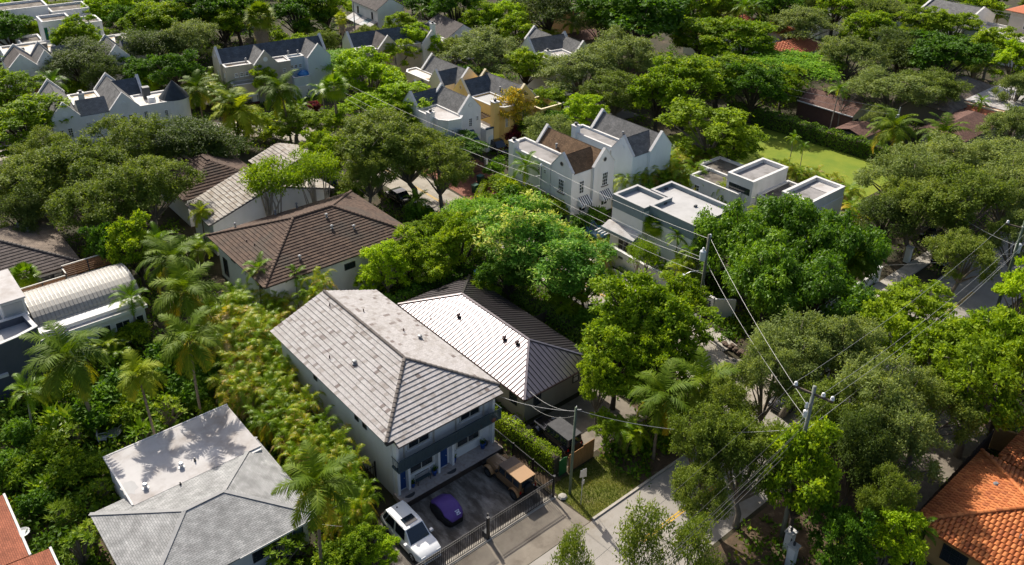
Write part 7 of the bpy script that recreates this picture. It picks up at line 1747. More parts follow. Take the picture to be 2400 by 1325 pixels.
T('mid', 92.1, 74.7, 6, 4.02, 'green tree behind the pale blue townhouse')
T('dark', 107.8, 69.5, 6, 3.50, 'dark tree left of the reddish brown gable house')
T('oakg', 91.5, 89.1, 6.5, 5.49, 'grey oak left of a pair right of the pale grey gables')
T('oakg', 100.1, 89.6, 6.5, 5.85, 'grey oak right of a pair below the huge dark tree')
T('oak', 89.9, 81.3, 5.5, 4.75, 'olive oak behind the pale blue roof, over the parking court')
T('mid', 88.4, 99.7, 5.5, 3.28, 'bright round tree left of the pale grey gables')
T('oakg', 85.2, 106.5, 6, 5.42, 'grey oak behind the cream and yellow townhouses')
T('bright', 82.4, 119.4, 5, 3.52, 'yellow green tree behind the cream townhouse')
T('olive', 76.7, 118.7, 4.5, 3.00, 'olive yellow tree left of the cream townhouse')
T('yellow', 74.1, 118.7, 3.5, 1.85, 'small golden tree between the flame tree and the cream townhouse')
T('poin', 68.2, 122.1, 4.5, 5.19, 'spreading flame tree at the blue end of the terrace')
T('mid', 82.9, 87.4, 4, 2.52, 'dark leafy tree right of the yellow townhouse by the parking court')
T('dark', 79.1, 82.5, 3, 1.93, 'dark bush tree below the parking court')
T('bright', 82.6, 79.7, 4.5, 2.88, 'round bright tree left of the pale blue townhouse')
# centre left: bright tree, palms before the terrace
T('bright', 63.4, 105.9, 6, 4.53, 'tall yellow green tree left of the white bay townhouse, upper part')
T('bright', 62.2, 96.8, 5.5, 4.42, 'yellow green tree hiding the left end of the white bay townhouse')
T('bright', 58.5, 99.9, 4.5, 3.35, 'yellow green tree leaning over the cross street')
T('mid', 60.6, 93.5, 4, 2.92, 'green tree below the yellow green pair')
T('coco', 49.7, 105.1, 8, 3.50, 'tall coconut palm in front of the beige and blue terrace')
T('fan', 54.7, 100.6, 8.5, 2.32, 'tall fan palm right of the terrace beside the yellow green tree')
T('coco', 41.7, 115.3, 6.5, 2.98, 'coconut palm beside the cone turret')
T('cocoy', 42.8, 107.0, 5.5, 4.14, 'yellow coconut palm in front of the beige terrace')
T('coco', 43.5, 108.7, 6.5, 2.78, 'coconut palm behind the yellow coconut palm')
T('areca', 45.4, 127.3, 4, 2.88, 'yellowish areca clump left of the terrace')
T('areca', 47.3, 123.9, 3.5, 2.47, 'areca clump at the left corner of the terrace')
T('areca', 48.1, 128.0, 4, 2.39, 'olive areca clump close against the left terrace wall')
T('olive', 54.2, 121.3, 3.5, 1.85, 'small olive tree under the round vent of the terrace gable')
T('royal', 57.2, 108.3, 5, 2.36, 'feather palm at the blue corner of the terrace')
T('royal', 52.5, 107.3, 4, 1.82, 'small feather palm beside the tall coconut palm')
T('olive', 50.4, 104.8, 3, 3.09, 'low olive tree below the tall coconut palm')
T('olive', 53.2, 101.5, 3, 2.25, 'low olive tree at the bend of the cross street')
T('shrub', 47.4, 109.4, 2, 1.93, 'shrub in the island at the street bend, left')
T('shrub', 47.7, 104.9, 2, 1.77, 'shrub in the island at the street bend, right')
T('arecag', 43.0, 106.4, 3, 2.08, 'dark palm clump under the yellow coconut palm')
T('croton', 58.0, 113.1, 1.5, 1.30, 'red leaved shrub in front of the blue end of the terrace')
T('gumbo', 34.6, 79.0, 6.6, 3.6, 'twisted pale trunked tree over the wide pale gable, left')
T('gumbo', 39.6, 79.0, 6.6, 3.3, 'twisted pale trunked tree over the wide pale gable, right')
T('mid', 45.0, 85.7, 4.5, 2.35, 'bright tree with dark limbs at the right end of the wide pale gable')
T('mid', 47.2, 92.3, 4, 1.95, 'green tree behind the right twisted tree')
T('oak', 50.4, 83.1, 7, 4.52, 'tall spreading oak beside the cross street, left half of the crown')
T('oak', 53.0, 79.2, 6.5, 3.97, 'spreading oak reaching over the cross street')
T('oak', 53.6, 74.5, 5.5, 2.88, 'oak bough tree hanging over the pavement by the green bins')
T('oak', 46.4, 79.2, 5, 2.76, 'oak behind the brown hip roof, near the parked dark cars')
T('dark', 62.3, 82.4, 3, 2.88, 'dense dark rounded tree in front of the white bay townhouse')
T('yellow', 75.0, 85.6, 4.5, 3.23, 'yellow flowering tree in front of the yellow townhouse')
T('croton', 72.8, 85.7, 1.8, 2.04, 'dark red shrub under the yellow flowering tree, left')
T('croton', 74.7, 83.6, 1.6, 1.67, 'dark red shrub under the yellow flowering tree, right')
T('mid', 75.4, 82.8, 2.5, 1.67, 'green bush right of the dark red shrubs')
T('royal', 61.8, 69.6, 5.5, 2.32, 'drooping palm against the white townhouse with the brown roof')
T('areca', 80.7, 63.5, 4, 2.71, 'yellow areca clump in front of the pale blue townhouse, upper')
T('areca', 79.9, 59.8, 4, 2.43, 'yellow areca clump right of the pale blue townhouse')
T('areca', 76.4, 62.8, 3.5, 2.33, 'areca clump between the striped awning house and the modern house')
T('arecag', 73.4, 63.0, 3.5, 2.08, 'green palm clump beside the striped awning')
T('areca', 86.4, 63.2, 3.5, 2.24, 'areca clump under the lime tree')
T('arecag', 77.4, 60.5, 3, 2.10, 'green palm clump behind the blue banded parapet')
T('olive', 87.5, 62.0, 6, 5.08, 'round headed lime tree beside the lawn')
T('mid', 89.4, 59.4, 4, 2.88, 'darker green tree at the right foot of the lime tree')
# right
T('coco', 105.8, 46.2, 6.5, 3.75, 'coconut palm left of the pair by the reddish brown hip roof')
T('coco', 110.4, 41.7, 6, 3.53, 'coconut palm right of the pair by the reddish brown hip roof')
T('royal', 114.8, 60.2, 6.5, 1.87, 'feather palm above the reddish brown gable roof')
T('oakg', 92.0, 38.3, 6, 4.47, 'grey oak in the right hand grove, nearest the lawn')
T('oakg', 99.5, 37.0, 6, 4.43, 'grey oak in the right hand grove below the coconut palms')
T('oakg', 105.3, 34.0, 6, 4.59, 'grey oak in the right hand grove below the white flat roof')
T('oakg', 123.5, 38.7, 5.5, 3.83, 'grey oak at the right edge over the orange tile skirt')
T('oak', 86.4, 33.7, 6, 3.82, 'olive oak of the right hand grove above the dark kerbside car')
T('oak', 89.4, 30.0, 6.5, 4.14, 'olive oak of the right hand grove over the far street')
T('oakg', 96.8, 28.8, 6, 3.65, 'grey oak of the right hand grove at the right edge')
T('oakd', 84.0, 35.6, 5, 2.73, 'dark oak left of the dark kerbside car')
T('oakg', 139.6, 45.1, 5, 2.60, 'pale oak standing over the white flat roof, right edge')
T('royal', 133.8, 47.1, 4, 1.67, 'small palm between the hip roof and the white flat roof')
T('banana', 133.0, 51.1, 2, 1.71, 'broad leaved plant between the two right hand roofs')
T('royal', 98.2, 56.3, 4, 1.25, 'slim young palm on the lawn edge, left')
T('royal', 98.5, 54.7, 3.2, 1.13, 'slim young palm on the lawn edge, right')
for i, (a, lb) in enumerate((((91.5, 56.0, 2.6, 1.43), 'areca clump on the lawn edge, first from the left'), ((91.6, 53.8, 2.6, 1.52), 'areca clump on the lawn edge, second from the left'), ((92.4, 51.9, 2.6, 1.51), 'areca clump on the lawn edge, third from the left'), ((93.3, 50.0, 2.6, 1.50), 'areca clump on the lawn edge, fourth from the left'), ((93.8, 47.9, 2.6, 1.49), 'areca clump on the lawn edge, fifth from the left'), ((92.8, 44.7, 2.6, 1.55), 'areca clump on the lawn edge, sixth from the left'), ((89.2, 41.6, 2.6, 1.59), 'areca clump at the right corner of the white compound'), ((79.2, 52.9, 3, 1.01), 'orange tinted areca clump between the blue banded house and the compound'), ((79.7, 57.1, 3, 1.35), 'areca clump at the left wall of the white compound'))):
    T('areca', *a, lb)
# the fig mass by the cross street
T('ficus', 65.6, 40.7, 5.5, 4.10, 'glossy dark fig tree behind the transformer pole')
T('ficus', 71.9, 39.3, 5.5, 4.67, 'glossy dark fig tree covering the right half of the modern house, top')
T('ficus', 71.4, 34.5, 5.5, 4.35, 'glossy dark fig tree at the right of the fig mass')
T('ficus', 62.2, 35.7, 5.5, 4.23, 'glossy dark fig tree at the left front of the fig mass')
T('ficus', 63.9, 32.0, 5, 4.16, 'glossy dark fig tree at the right front of the fig mass')
T('coco', 70.6, 32.4, 5.5, 2.51, 'yellowing coconut palm leaning out of the fig mass')
T('fan', 63.4, 49.7, 5, 1.60, 'fan palm against the blue banded modern house')
T('royal', 62.6, 46.5, 5, 1.46, 'feather palm beside the transformer pole, left')
T('royal', 62.3, 44.5, 4.5, 1.44, 'feather palm just left of the transformer pole')
T('arecag', 61.8, 45.0, 3, 1.71, 'palm clump behind the long garden wall')
T('banana', 61.3, 48.5, 2.6, 1.40, 'broad leaved plant behind the garden wall number')
T('gumbo', 59.2, 48.2, 3.5, 1.97, 'coarse leaved tree leaning over the garden wall')
T('areca', 59.1, 53.5, 2.6, 1.35, 'yellow areca palm growing in the rounded white planter')
T('royal', 54.5, 46.9, 2.5, 1.41, 'young palm on the kerb of the cross street')
# the middle of the block
T('frost', 48.8, 54.6, 6, 4.15, 'mango tree with pale fresh leaves left of the garden wall')
T('frost', 49.2, 49.6, 5.5, 3.53, 'mango tree with pale fresh leaves nearest the cross street')
T('dark', 46.1, 53.3, 4, 2.36, 'dark tree between the mango and the metal roof')
T('mid', 51.0, 47.9, 4, 1.86, 'green tree at the foot of the mango beside the yellow centre line')
T('poin', 50.0, 63.8, 4, 2.72, 'feathery bright tree behind the mango')
T('mid', 45.2, 59.9, 4.5, 2.38, 'green tree between the mango and the brown hip roof')
T('bright', 37.5, 61.5, 4, 2.13, 'bright tree against the front wall of the brown hip roof')
T('mid', 40.7, 61.9, 4, 2.10, 'green tree at the right corner of the brown hip roof')
T('mid', 41.6, 59.6, 3.5, 2.00, 'green tree behind the ridge of the metal roof')
T('mid', 45.9, 64.0, 4, 1.86, 'green tree by the parked dark car on the cross street')
T('bright', 36.0, 62.1, 2.5, 1.23, 'bright bush behind the grey tile ridge')
T('mid', 47.3, 38.5, 6.5, 3.49, 'large leafy tree between the metal roof and the cross street, upper left')
T('mid', 48.5, 36.1, 6, 3.03, 'large leafy tree between the metal roof and the cross street, right')
T('mid', 43.0, 36.5, 5.5, 2.71, 'large leafy tree hiding the front corner of the metal roof')
T('olive', 40.4, 35.9, 4, 1.46, 'yellow green tree at the right wall of the metal roofed house')
T('mid', 45.3, 34.1, 5, 2.03, 'leafy tree above the two coconut palms by the street corner')
T('coco', 41.2, 30.5, 5.5, 2.88, 'coconut palm left of the pair at the street corner')
T('coco', 44.5, 28.8, 6, 2.91, 'coconut palm right of the pair at the street corner')
T('arecag', 39.8, 32.4, 3, 1.48, 'palm clump with pale stems beside the plank fence')
T('olive', 39.0, 33.6, 2.2, 1.17, 'olive bush spilling over the plank fence')
T('oakg', 53.1, 27.1, 6, 3.62, 'pale grey oak at the street corner, left of two')
T('oakg', 54.9, 24.5, 6, 3.05, 'pale grey oak at the street corner, right of two')
T('oak', 39.6, 24.7, 6, 2.53, 'olive tree at the street corner shading the road, left')
T('oak', 40.5, 22.4, 6, 2.32, 'olive tree at the street corner shading the road, right')
T('oak', 37.0, 23.4, 5, 1.61, 'lower olive tree over the yellow centre line')
T('mid', 42.1, 19.1, 6, 2.54, 'green tree right of the crossarm pole')
T('oak', 49.3, 21.6, 6, 2.63, 'olive oak behind the crossarm pole')
T('oakg', 51.7, 19.2, 6.5, 3.04, 'pale grey oak over the near side of the street, right of the crossarm')
T('oakg', 49.6, 16.5, 6, 2.49, 'pale grey oak above the orange tile roof')
T('oakd', 46.7, 18.3, 5.5, 2.02, 'dark oak between the green tree and the orange tile roof')
T('olive', 67.8, 24.9, 5, 3.13, 'olive yellow tree on the near side of the far street')
T('olive', 61.6, 19.1, 6, 3.07, 'olive yellow tree below the far street, centre')
T('mid', 66.0, 18.1, 6, 2.88, 'green tree at the foot of the right hand street pole')
T('coco', 72.5, 19.0, 5, 2.27, 'palm beside the right hand street pole')
T('olive', 59.6, 15.7, 6, 2.91, 'olive green tree above the dark plank fence')
T('mid', 64.0, 15.1, 6, 2.55, 'green tree at the right edge above the ochre wall')
T('oak', 55.9, 17.8, 6, 2.37, 'olive oak between the pale oak and the olive green tree')
T('oak', 45.0, 14.6, 5, 1.52, 'thin oak at the corner of the orange tile roof')
T('bright', 43.3, 13.7, 4, 1.65, 'bright tree in front of the orange tiled house')
T('royal', 46.4, 12.8, 3.5, 1.31, 'palm at the corner of the orange tiled house')
T('dark', 40.5, 15.2, 4.5, 1.62, 'dark tree beside the white gate post, lower right')
T('thin', 25.7, 23.6, 6, 1.61, 'thin leaved tree rising into the lower edge, left of three')
T('thin', 28.7, 21.4, 6.5, 2.15, 'thin leaved tree rising into the lower edge, middle of three')
T('thin', 31.0, 19.3, 6, 1.91, 'thin leaved tree rising into the lower edge, right of three')
# lower left garden
T('coco', 9.6, 59.7, 7.5, 3.53, 'tall coconut palm in front of the barrel vault roof')
T('coco', 16.5, 56.1, 8, 2.76, 'slim coconut palm beside the areca row, casting its shadow on the white roof')
T('cocoy', 12.6, 55.0, 7, 2.04, 'yellow coconut palm behind the white flat roof')
T('coco', 20.3, 70.4, 7, 3.14, 'coconut palm at the right end of the barrel vault, upper')
T('coco', 19.2, 64.0, 7, 3.29, 'coconut palm at the right end of the barrel vault, lower')
T('mid', 19.8, 77.4, 5, 2.05, 'green tree behind the long slat screen')
T('royal', 22.2, 77.6, 5.5, 2.00, 'feather palm left of the brown hip roof')
T('arecag', 25.8, 79.4, 3.5, 2.01, 'green palm clump at the back left corner of the brown hip roof')
T('cocoy', 28.0, 82.6, 4.5, 1.54, 'small yellow palm against the wide pale gable')
T('dark', 18.0, 81.0, 5, 2.00, 'dark tree between the dark tiled roof and the oak grove')
T('fan', 10.5, 81.4, 4, 1.51, 'fan palm at the left edge under the dark tile eave')
T('coco', 16.4, 36.8, 8.5, 2.60, 'coconut palm in the foreground before the pale shingle house')
T('royal', 26.9, 67.1, 5, 1.74, 'feather palm in front of the brown hip roof, left')
T('royal', 29.5, 64.6, 4.5, 1.35, 'feather palm in front of the brown hip roof, middle')
T('areca', 30.4, 62.8, 4, 1.42, 'areca clump behind the gable of the grey tile roof')
T('areca', 27.5, 64.4, 3.5, 1.57, 'areca clump left of the grey tile gable')
T('arecag', 24.8, 66.6, 3.5, 1.80, 'green palm clump left of the feather palms')
# the thick areca screen along the left wall of the grey house, from back to front
T('areca', 22.5, 65.1, 3.6, 1.74, 'areca palm in the thick screen beside the grey house, first from the back', 'areca screen beside the grey house')
T('areca', 23.8, 63.1, 3.6, 1.73, 'areca palm in the thick screen beside the grey house, second from the back', 'areca screen beside the grey house')
T('areca', 25.3, 61.9, 3.6, 1.58, 'areca palm in the thick screen beside the grey house, third from the back', 'areca screen beside the grey house')
T('areca', 20.8, 61.0, 3.6, 1.73, 'areca palm in the thick screen beside the grey house, fourth from the back', 'areca screen beside the grey house')
T('areca', 22.4, 59.7, 3.6, 1.73, 'areca palm in the thick screen beside the grey house, fifth from the back', 'areca screen beside the grey house')
T('areca', 23.9, 58.4, 3.6, 1.59, 'areca palm in the thick screen beside the grey house, sixth from the back', 'areca screen beside the grey house')
T('areca', 19.9, 57.1, 3.6, 1.65, 'areca palm in the thick screen beside the grey house, seventh from the back', 'areca screen beside the grey house')
T('areca', 21.5, 55.8, 3.6, 1.66, 'areca palm in the thick screen beside the grey house, eighth from the back', 'areca screen beside the grey house')
T('areca', 22.9, 54.7, 3.6, 1.38, 'areca palm in the thick screen beside the grey house, ninth from the back', 'areca screen beside the grey house')
T('areca', 19.0, 53.9, 3.6, 1.39, 'areca palm in the thick screen beside the grey house, tenth from the back', 'areca screen beside the grey house')
T('areca', 20.4, 52.8, 3.6, 1.59, 'areca palm in the thick screen beside the grey house, eleventh from the back', 'areca screen beside the grey house')
T('areca', 21.7, 51.8, 3.6, 1.46, 'areca palm in the thick screen beside the grey house, twelfth from the back', 'areca screen beside the grey house')
T('areca', 19.9, 50.0, 3.6, 1.48, 'areca palm in the thick screen beside the grey house, thirteenth from the back', 'areca screen beside the grey house')
T('areca', 21.4, 49.1, 3.6, 1.48, 'areca palm in the thick screen beside the grey house, fourteenth from the back', 'areca screen beside the grey house')
T('areca', 19.9, 47.2, 3.6, 1.43, 'areca palm in the thick screen beside the grey house, fifteenth from the back', 'areca screen beside the grey house')
T('areca', 21.2, 46.1, 3.6, 1.43, 'areca palm in the thick screen beside the grey house, sixteenth from the back', 'areca screen beside the grey house')
T('areca', 19.7, 44.5, 3.6, 1.33, 'areca palm in the thick screen beside the grey house, seventeenth from the back', 'areca screen beside the grey house')
T('areca', 21.2, 43.6, 3.6, 1.33, 'areca palm in the thick screen beside the grey house, eighteenth from the back', 'areca screen beside the grey house')
T('areca', 19.9, 41.9, 3.6, 1.17, 'areca palm in the thick screen beside the grey house, nineteenth from the back', 'areca screen beside the grey house')
T('areca', 21.1, 41.1, 3.6, 1.30, 'areca palm in the thick screen beside the grey house, twentieth from the back', 'areca screen beside the grey house')
T('areca', 20.5, 39.0, 3.6, 1.20, 'areca palm in the thick screen beside the grey house, twenty first from the back', 'areca screen beside the grey house')
T('areca', 19.0, 38.3, 3.6, 1.23, 'areca palm in the thick screen beside the grey house, twenty second from the back', 'areca screen beside the grey house')
T('areca', 19.6, 37.1, 3.6, 1.11, 'areca palm in the thick screen beside the grey house, twenty third from the back', 'areca screen beside the grey house')
# shrubs of the lower left garden
T('royal', 5.7, 62.0, 4.5, 1.84, 'feather palm at the left edge below the slate wall')
T('banana', 7.4, 61.2, 2.5, 1.43, 'broad leaved plant right of the left edge feather palm')
T('dshrub', 4.9, 61.6, 1.8, 1.28, 'dark shrub at the left edge below the feather palm')
T('shrub', 6.0, 58.9, 1.8, 1.26, 'shrub in the garden left of the white garden chairs')
T('plume', 8.1, 59.0, 1.8, 1.15, 'whorled leaf shrub left of the white garden chairs')
T('spiky', 8.4, 59.9, 1.8, 0.97, 'spiky plant above the white garden chairs')
T('shrub', 4.3, 57.4, 1.8, 1.28, 'shrub in the garden above the red roof corner')
T('banana', 4.8, 55.1, 2, 1.07, 'broad leaved plant above the red roof corner')
T('shrub', 6.6, 55.8, 1.8, 1.28, 'yellowish shrub left of the white flat roof')
T('shrub', 8.1, 55.1, 1.6, 0.99, 'shrub close against the left edge of the white flat roof')
T('plume', 7.8, 52.5, 1.5, 0.90, 'whorled leaf shrub at the left corner of the shingle hips')
T('spiky', 5.0, 51.4, 1.8, 1.14, 'round spiky plant right of the red roof')
T('plume', 5.0, 47.2, 2.2, 1.52, 'bright frangipani in front of the shingle hips, lower left')
T('plume', 6.1, 48.5, 1.8, 1.12, 'frangipani behind the bright one at the lower left')
T('dshrub', 3.9, 53.8, 1.6, 1.05, 'dark shrub beside the red roof gutter')
T('dshrub', 3.5, 58.6, 1.8, 1.22, 'dark shrub at the left edge above the red roof')
T('plume', 14.3, 57.0, 2.2, 1.46, 'frangipani behind the white flat roof, right of the yellow palm')
T('shrub', 12.1, 59.2, 1.8, 1.33, 'shrub behind the white flat roof, left of the yellow palm')
T('dshrub', 16.6, 58.6, 2, 1.51, 'dark shrub at the foot of the slim coconut palm')
T('dshrub', 11.6, 61.6, 2, 1.63, 'dark shrub between the tall and the yellow coconut palms')
T('banana', 12.0, 56.3, 1.8, 1.10, 'broad leaved plant right of the white garden chairs')
T('shrub', 16.9, 56.9, 1.6, 0.95, 'shrub with orange tips at the back edge of the white flat roof')
T('dshrub', 16.1, 62.6, 2.2, 1.78, 'dark shrub under the vault house windows')
T('dshrub', 18.8, 60.4, 2.2, 1.64, 'dark shrub left of the areca screen')
T('shrub', 8.2, 65.4, 2.2, 1.50, 'shrub at the foot of the tall coconut palm, left')
T('dshrub', 9.7, 60.1, 2, 1.45, 'dark shrub at the foot of the tall coconut palm, right')
T('plume', 14.6, 38.8, 2, 1.47, 'bright frangipani below the foreground coconut palm, left')
T('plume', 16.0, 39.0, 1.8, 0.94, 'frangipani against the shingle house eave')
T('mid', 18.9, 35.7, 2.2, 1.20, 'leafy bush left of the white car')
T('bright', 19.6, 34.5, 1.8, 0.92, 'yellow green bush at the bottom edge beside the white car')
T('shrub', 17.4, 36.5, 1.6, 1.20, 'shrub at the bottom edge right of the palm trunk')
# along the cross street
T('shrub', 61.0, 71.2, 1.8, 1.75, 'bright shrub in front of the brown roofed townhouse, left')
T('shrub', 62.1, 74.0, 1.6, 1.38, 'shrub right of the green bins')
T('shrub', 61.0, 67.7, 2, 1.81, 'bright shrub below the drooping palm')
T('dshrub', 58.1, 67.8, 2, 1.98, 'dark shrub at the pavement below the brown roofed townhouse')
T('shrub', 62.7, 64.7, 1.8, 1.50, 'bright shrub under the corner of the brown roofed townhouse')
T('shrub', 60.7, 64.3, 2, 1.77, 'shrub at the foot of the thin street pole')
T('dshrub', 65.7, 60.7, 1.4, 1.09, 'dark shrub under the striped awnings')
T('dshrub', 62.7, 60.1, 1.4, 1.16, 'dark shrub left of the blue car')
T('dshrub', 63.7, 76.9, 1.6, 1.52, 'dark shrub behind the iron gate of the brick drive')
T('shrub', 57.6, 70.3, 1.2, 1.31, 'low shrub at the kerb of the cross street')
T('shrub', 82.0, 81.0, 1.8, 1.59, 'shrub between the two townhouses')
T('dshrub', 39.6, 83.5, 1.6, 1.68, 'dark shrub under the left twisted tree')
T('arecag', 37.6, 84.8, 1.8, 1.58, 'small palm clump between the pale gable and the brown hip roof')
T('mid', 45.1, 81.2, 2.2, 1.71, 'green bush behind the ridge of the brown hip roof')
T('dshrub', 49.0, 73.2, 1.6, 1.37, 'dark shrub beside the parked cars on the cross street')
T('royal', 49.5, 73.4, 3, 1.75, 'small palm under the spreading oak')
T('mid', 43.1, 54.5, 2.2, 1.63, 'bush at the back corner of the metal roof')
T('dshrub', 48.4, 44.5, 1.8, 1.71, 'dark shrub at the right eave of the metal roof')
T('mid', 49.3, 48.6, 2.2, 1.78, 'bush behind the right side of the metal roof')
T('arecag', 9.5, 71.2, 2.6, 1.60, 'palm clump against the left end of the vault house wall')
T('arecag', 13.7, 68.5, 2.2, 1.47, 'palm clump under the vault house eave, middle')
T('shrub', 16.3, 69.6, 1.8, 1.29, 'shrub under the vault house windows, right')
T('royal', 16.4, 70.5, 4.5, 1.89, 'feather palm at the right front corner of the vault roof')
T('oak', 43.9, 26.6, 5, 1.86, 'olive tree between the palms and the crossarm pole')
T('oakg', 48.7, 26.7, 5.5, 2.00, 'pale oak overhanging the cross street mouth')
T('olive', 62.1, 25.0, 5, 2.35, 'olive yellow tree left of the far street patch')
T('mid', 55.4, 39.9, 4.5, 2.02, 'green tree over the pavement before the garden wall')
T('oak', 81.9, 26.6, 5.5, 2.59, 'olive oak arching over the far street')
T('oakg', 88.9, 24.4, 5.5, 2.50, 'grey oak at the right edge over the far street')
T('bright', 79.1, 19.8, 5, 2.02, 'bright palm like tree at the right edge by the street pole')

# ------------------------------------------------------------------ hedges, bare tree, undergrowth, grass
def hedge(label, path, w, ht, leaf='leaf_hedge', ll=.2, dens=95, seed=1, bulge=.12):
    rg = np.random.default_rng(seed); P, N = [], []
    cx = sum(p[0] for p in path)/len(path); cy = sum(p[1] for p in path)/len(path)
    core = MB()
    for a, b in zip(path, path[1:]):
        a, b = np.array(a), np.array(b); d = b-a; L = np.linalg.norm(d); d = d/L; n = np.array([-d[1], d[0]])
        A = L*(2*ht+w); k = int(A*dens); s = rg.random(k)*L; f = rg.random(k)*(2*ht+w)
        side = np.where(f < ht, -1, np.where(f < 2*ht, 1, 0)); z = np.where(side != 0, np.where(f < ht, f, f-ht), ht); o = np.where(side != 0, side*w/2, f-2*ht-w/2)
        o = o+rg.normal(size=k)*bulge*.5; lump = .12*np.sin(s*1.9+seed)+.1*np.sin(s*4.3); z = z*(1+lump*.5)+rg.normal(size=k)*bulge*.5
        q = a+np.outer(s, d)+np.outer(o, n); P.append(np.stack([q[:, 0], q[:, 1], np.maximum(.02, z)], 1))
        nn = np.zeros((k, 3)); nn[:, 0] = side*n[0]; nn[:, 1] = side*n[1]; nn[:, 2] = np.where(side == 0, 1, .35); N.append(nn)
        core.beam((*a, ht*.46), (*b, ht*.46), w*.7, ht*.86)
    P, N = np.concatenate(P), np.concatenate(N); k = len(P); P = P-np.array([cx, cy, 0])
    V, v = leaf_arrays(P, unit(N+rg.normal(size=(k, 3))*.6), unit(rg.normal(size=(k, 3))), ll*rg.uniform(.6, 1.4, k), ll*.55*rg.uniform(.7, 1.3, k), np.clip(.45+.2*np.sin(P[:, 0]*1.3+P[:, 1]*.9)+rg.normal(size=k)*.2, 0, 1))
    h = thing('hedge', label, 'hedge', (cx, cy, 0)); me = quad_mesh('foliage', V, v, leaf); o = bpy.data.objects.new('foliage', me); COL.objects.link(o); o.parent = h
    core.build('stems', 'trunk_dark', h)
hedge('long clipped hedge between the lawn and the reddish brown gable house', [(108.4, 74), (108.6, 66), (109.2, 56), (109.9, 45.5)], 1.7, 2.3, ll=.3, dens=60, seed=2)
hedge('vine covered hedge between the iron fence and the black off-road car', [(33.85, 41.5), (34.3, 37.5), (34.35, 34.0)], .75, 1.75, 'leaf_olive', .17, 170, 3, .2)
hedge('low hedge in the planter under the long garden wall', [(59.4, 51.4), (59.35, 46), (59.4, 40.4)], .5, .7, 'leaf_hedge', .14, 200, 4)
hedge('curved yellow green hedge beside the green bins', [(57.91, 73.30), (59.97, 75.06), (62.30, 76.93)], .7, 1.0, 'leaf_olive', .15, 180, 5)
hedge('hedge along the pavement below the brown roofed townhouse', [(56.64, 69.92), (57.55, 67.10), (58.46, 63.67)], 1.0, 1.3, 'leaf_shrub', .2, 120, 6)
hedge('tall hedge at the right eave of the metal roof', [(46.6, 56), (47.2, 47), (47.4, 41)], 1.2, 1.9, 'leaf_hedge', .24, 90, 7)
hedge('dark hedge behind the metal roof ridge', [(35.5, 58.6), (45.5, 58.6)], 1.2, 2.6, 'leaf_dark', .28, 90, 8)
# bare tree by the reddish brown gable
bx, by = (115.37, 59.35)
h = thing('bare_tree', 'leafless grey tree before the reddish brown gable house', 'tree', (bx, by, 0)); rb = random.Random(4); m = MB()
def twig(p, d, L, r, k):
    q = Vector(p)+d*L; mid = Vector(p).lerp(q, .5)+Vector((rb.uniform(-1, 1), rb.uniform(-1, 1), rb.uniform(-.3, .5)))*L*.08
    m.tube([tuple(p), tuple(mid), tuple(q)], [r, r*.8, r*.62], 6, False)
    if k: 
        for j in range(3 if k > 2 else 2): twig(tuple(q), (d+Vector((rb.uniform(-1, 1), rb.uniform(-1, 1), rb.uniform(-.1, .7)))*.62).normalized(), L*rb.uniform(.6, .85), r*.55, k-1)
twig((bx, by, -.2), Vector((.05, .05, 1)), 2.4, .17, 5); m.build('trunk', 'trunk_grey', h)

bpy.context.view_layer.update()
RECT = []
for o in COL.objects:
    if o.name.split('.')[0] in ('wall', 'wing', 'garage', 'extension', 'flat_roof', 'gable_wall', 'roof_slope', 'turret', 'eave_roof') and o.parent and o.parent.get('category') in ('house', 'outbuilding'):
        c = [o.matrix_world @ Vector(q) for q in o.bound_box]; RECT.append((min(q.x for q in c), max(q.x for q in c), min(q.y for q in c), max(q.y for q in c)))
RECT += [(-10, 200, 22.1, 29.3), (19.4, 33.2, 29, 39.7), (34.3, 44.6, 33.8, 39.6), (89, 108, 44, 74), (57.8, 66, 74, 86), (84, 98, 82, 106), (46, 60, 28, 36), (57.5, 62.3, 38.5, 57), (50.5, 64.5, 14.5, 20.6), (76, 96, 31, 33.3), (33.0, 38, 29.3, 33.4)]
RA = np.array(RECT); SBA = np.array(SB)
def free(x, y, pad=.2):
    a = ~np.any((x[:, None] > RA[:, 0]-pad) & (x[:, None] < RA[:, 1]+pad) & (y[:, None] > RA[:, 2]-pad) & (y[:, None] < RA[:, 3]+pad), 1)
    d = np.full(len(x), 1e9)
    for p, q in zip(SBA, SBA[1:]):
        e = q-p; t = np.clip(((x-p[0])*e[0]+(y-p[1])*e[1])/(e @ e), 0, 1); d = np.minimum(d, np.hypot(x-p[0]-t*e[0], y-p[1]-t*e[1]))
    return a & (d > 3.4+pad)
def in_view(x, y, m=8):
    X_ = x*rt2.x+y*rt2.y; v = np.stack([x, y, np.full(len(x), -46.0)], 1); r = v @ np.array(rt2); d = v @ np.array(dn2); f = v @ np.array(fw)
    px = 1200+2009*r/f; py = 500+2009*d/f
    return (f > 1) & (px > -40*m) & (px < 2400+40*m) & (py > -120) & (py < 1325+60*m)
rg = np.random.default_rng(77)
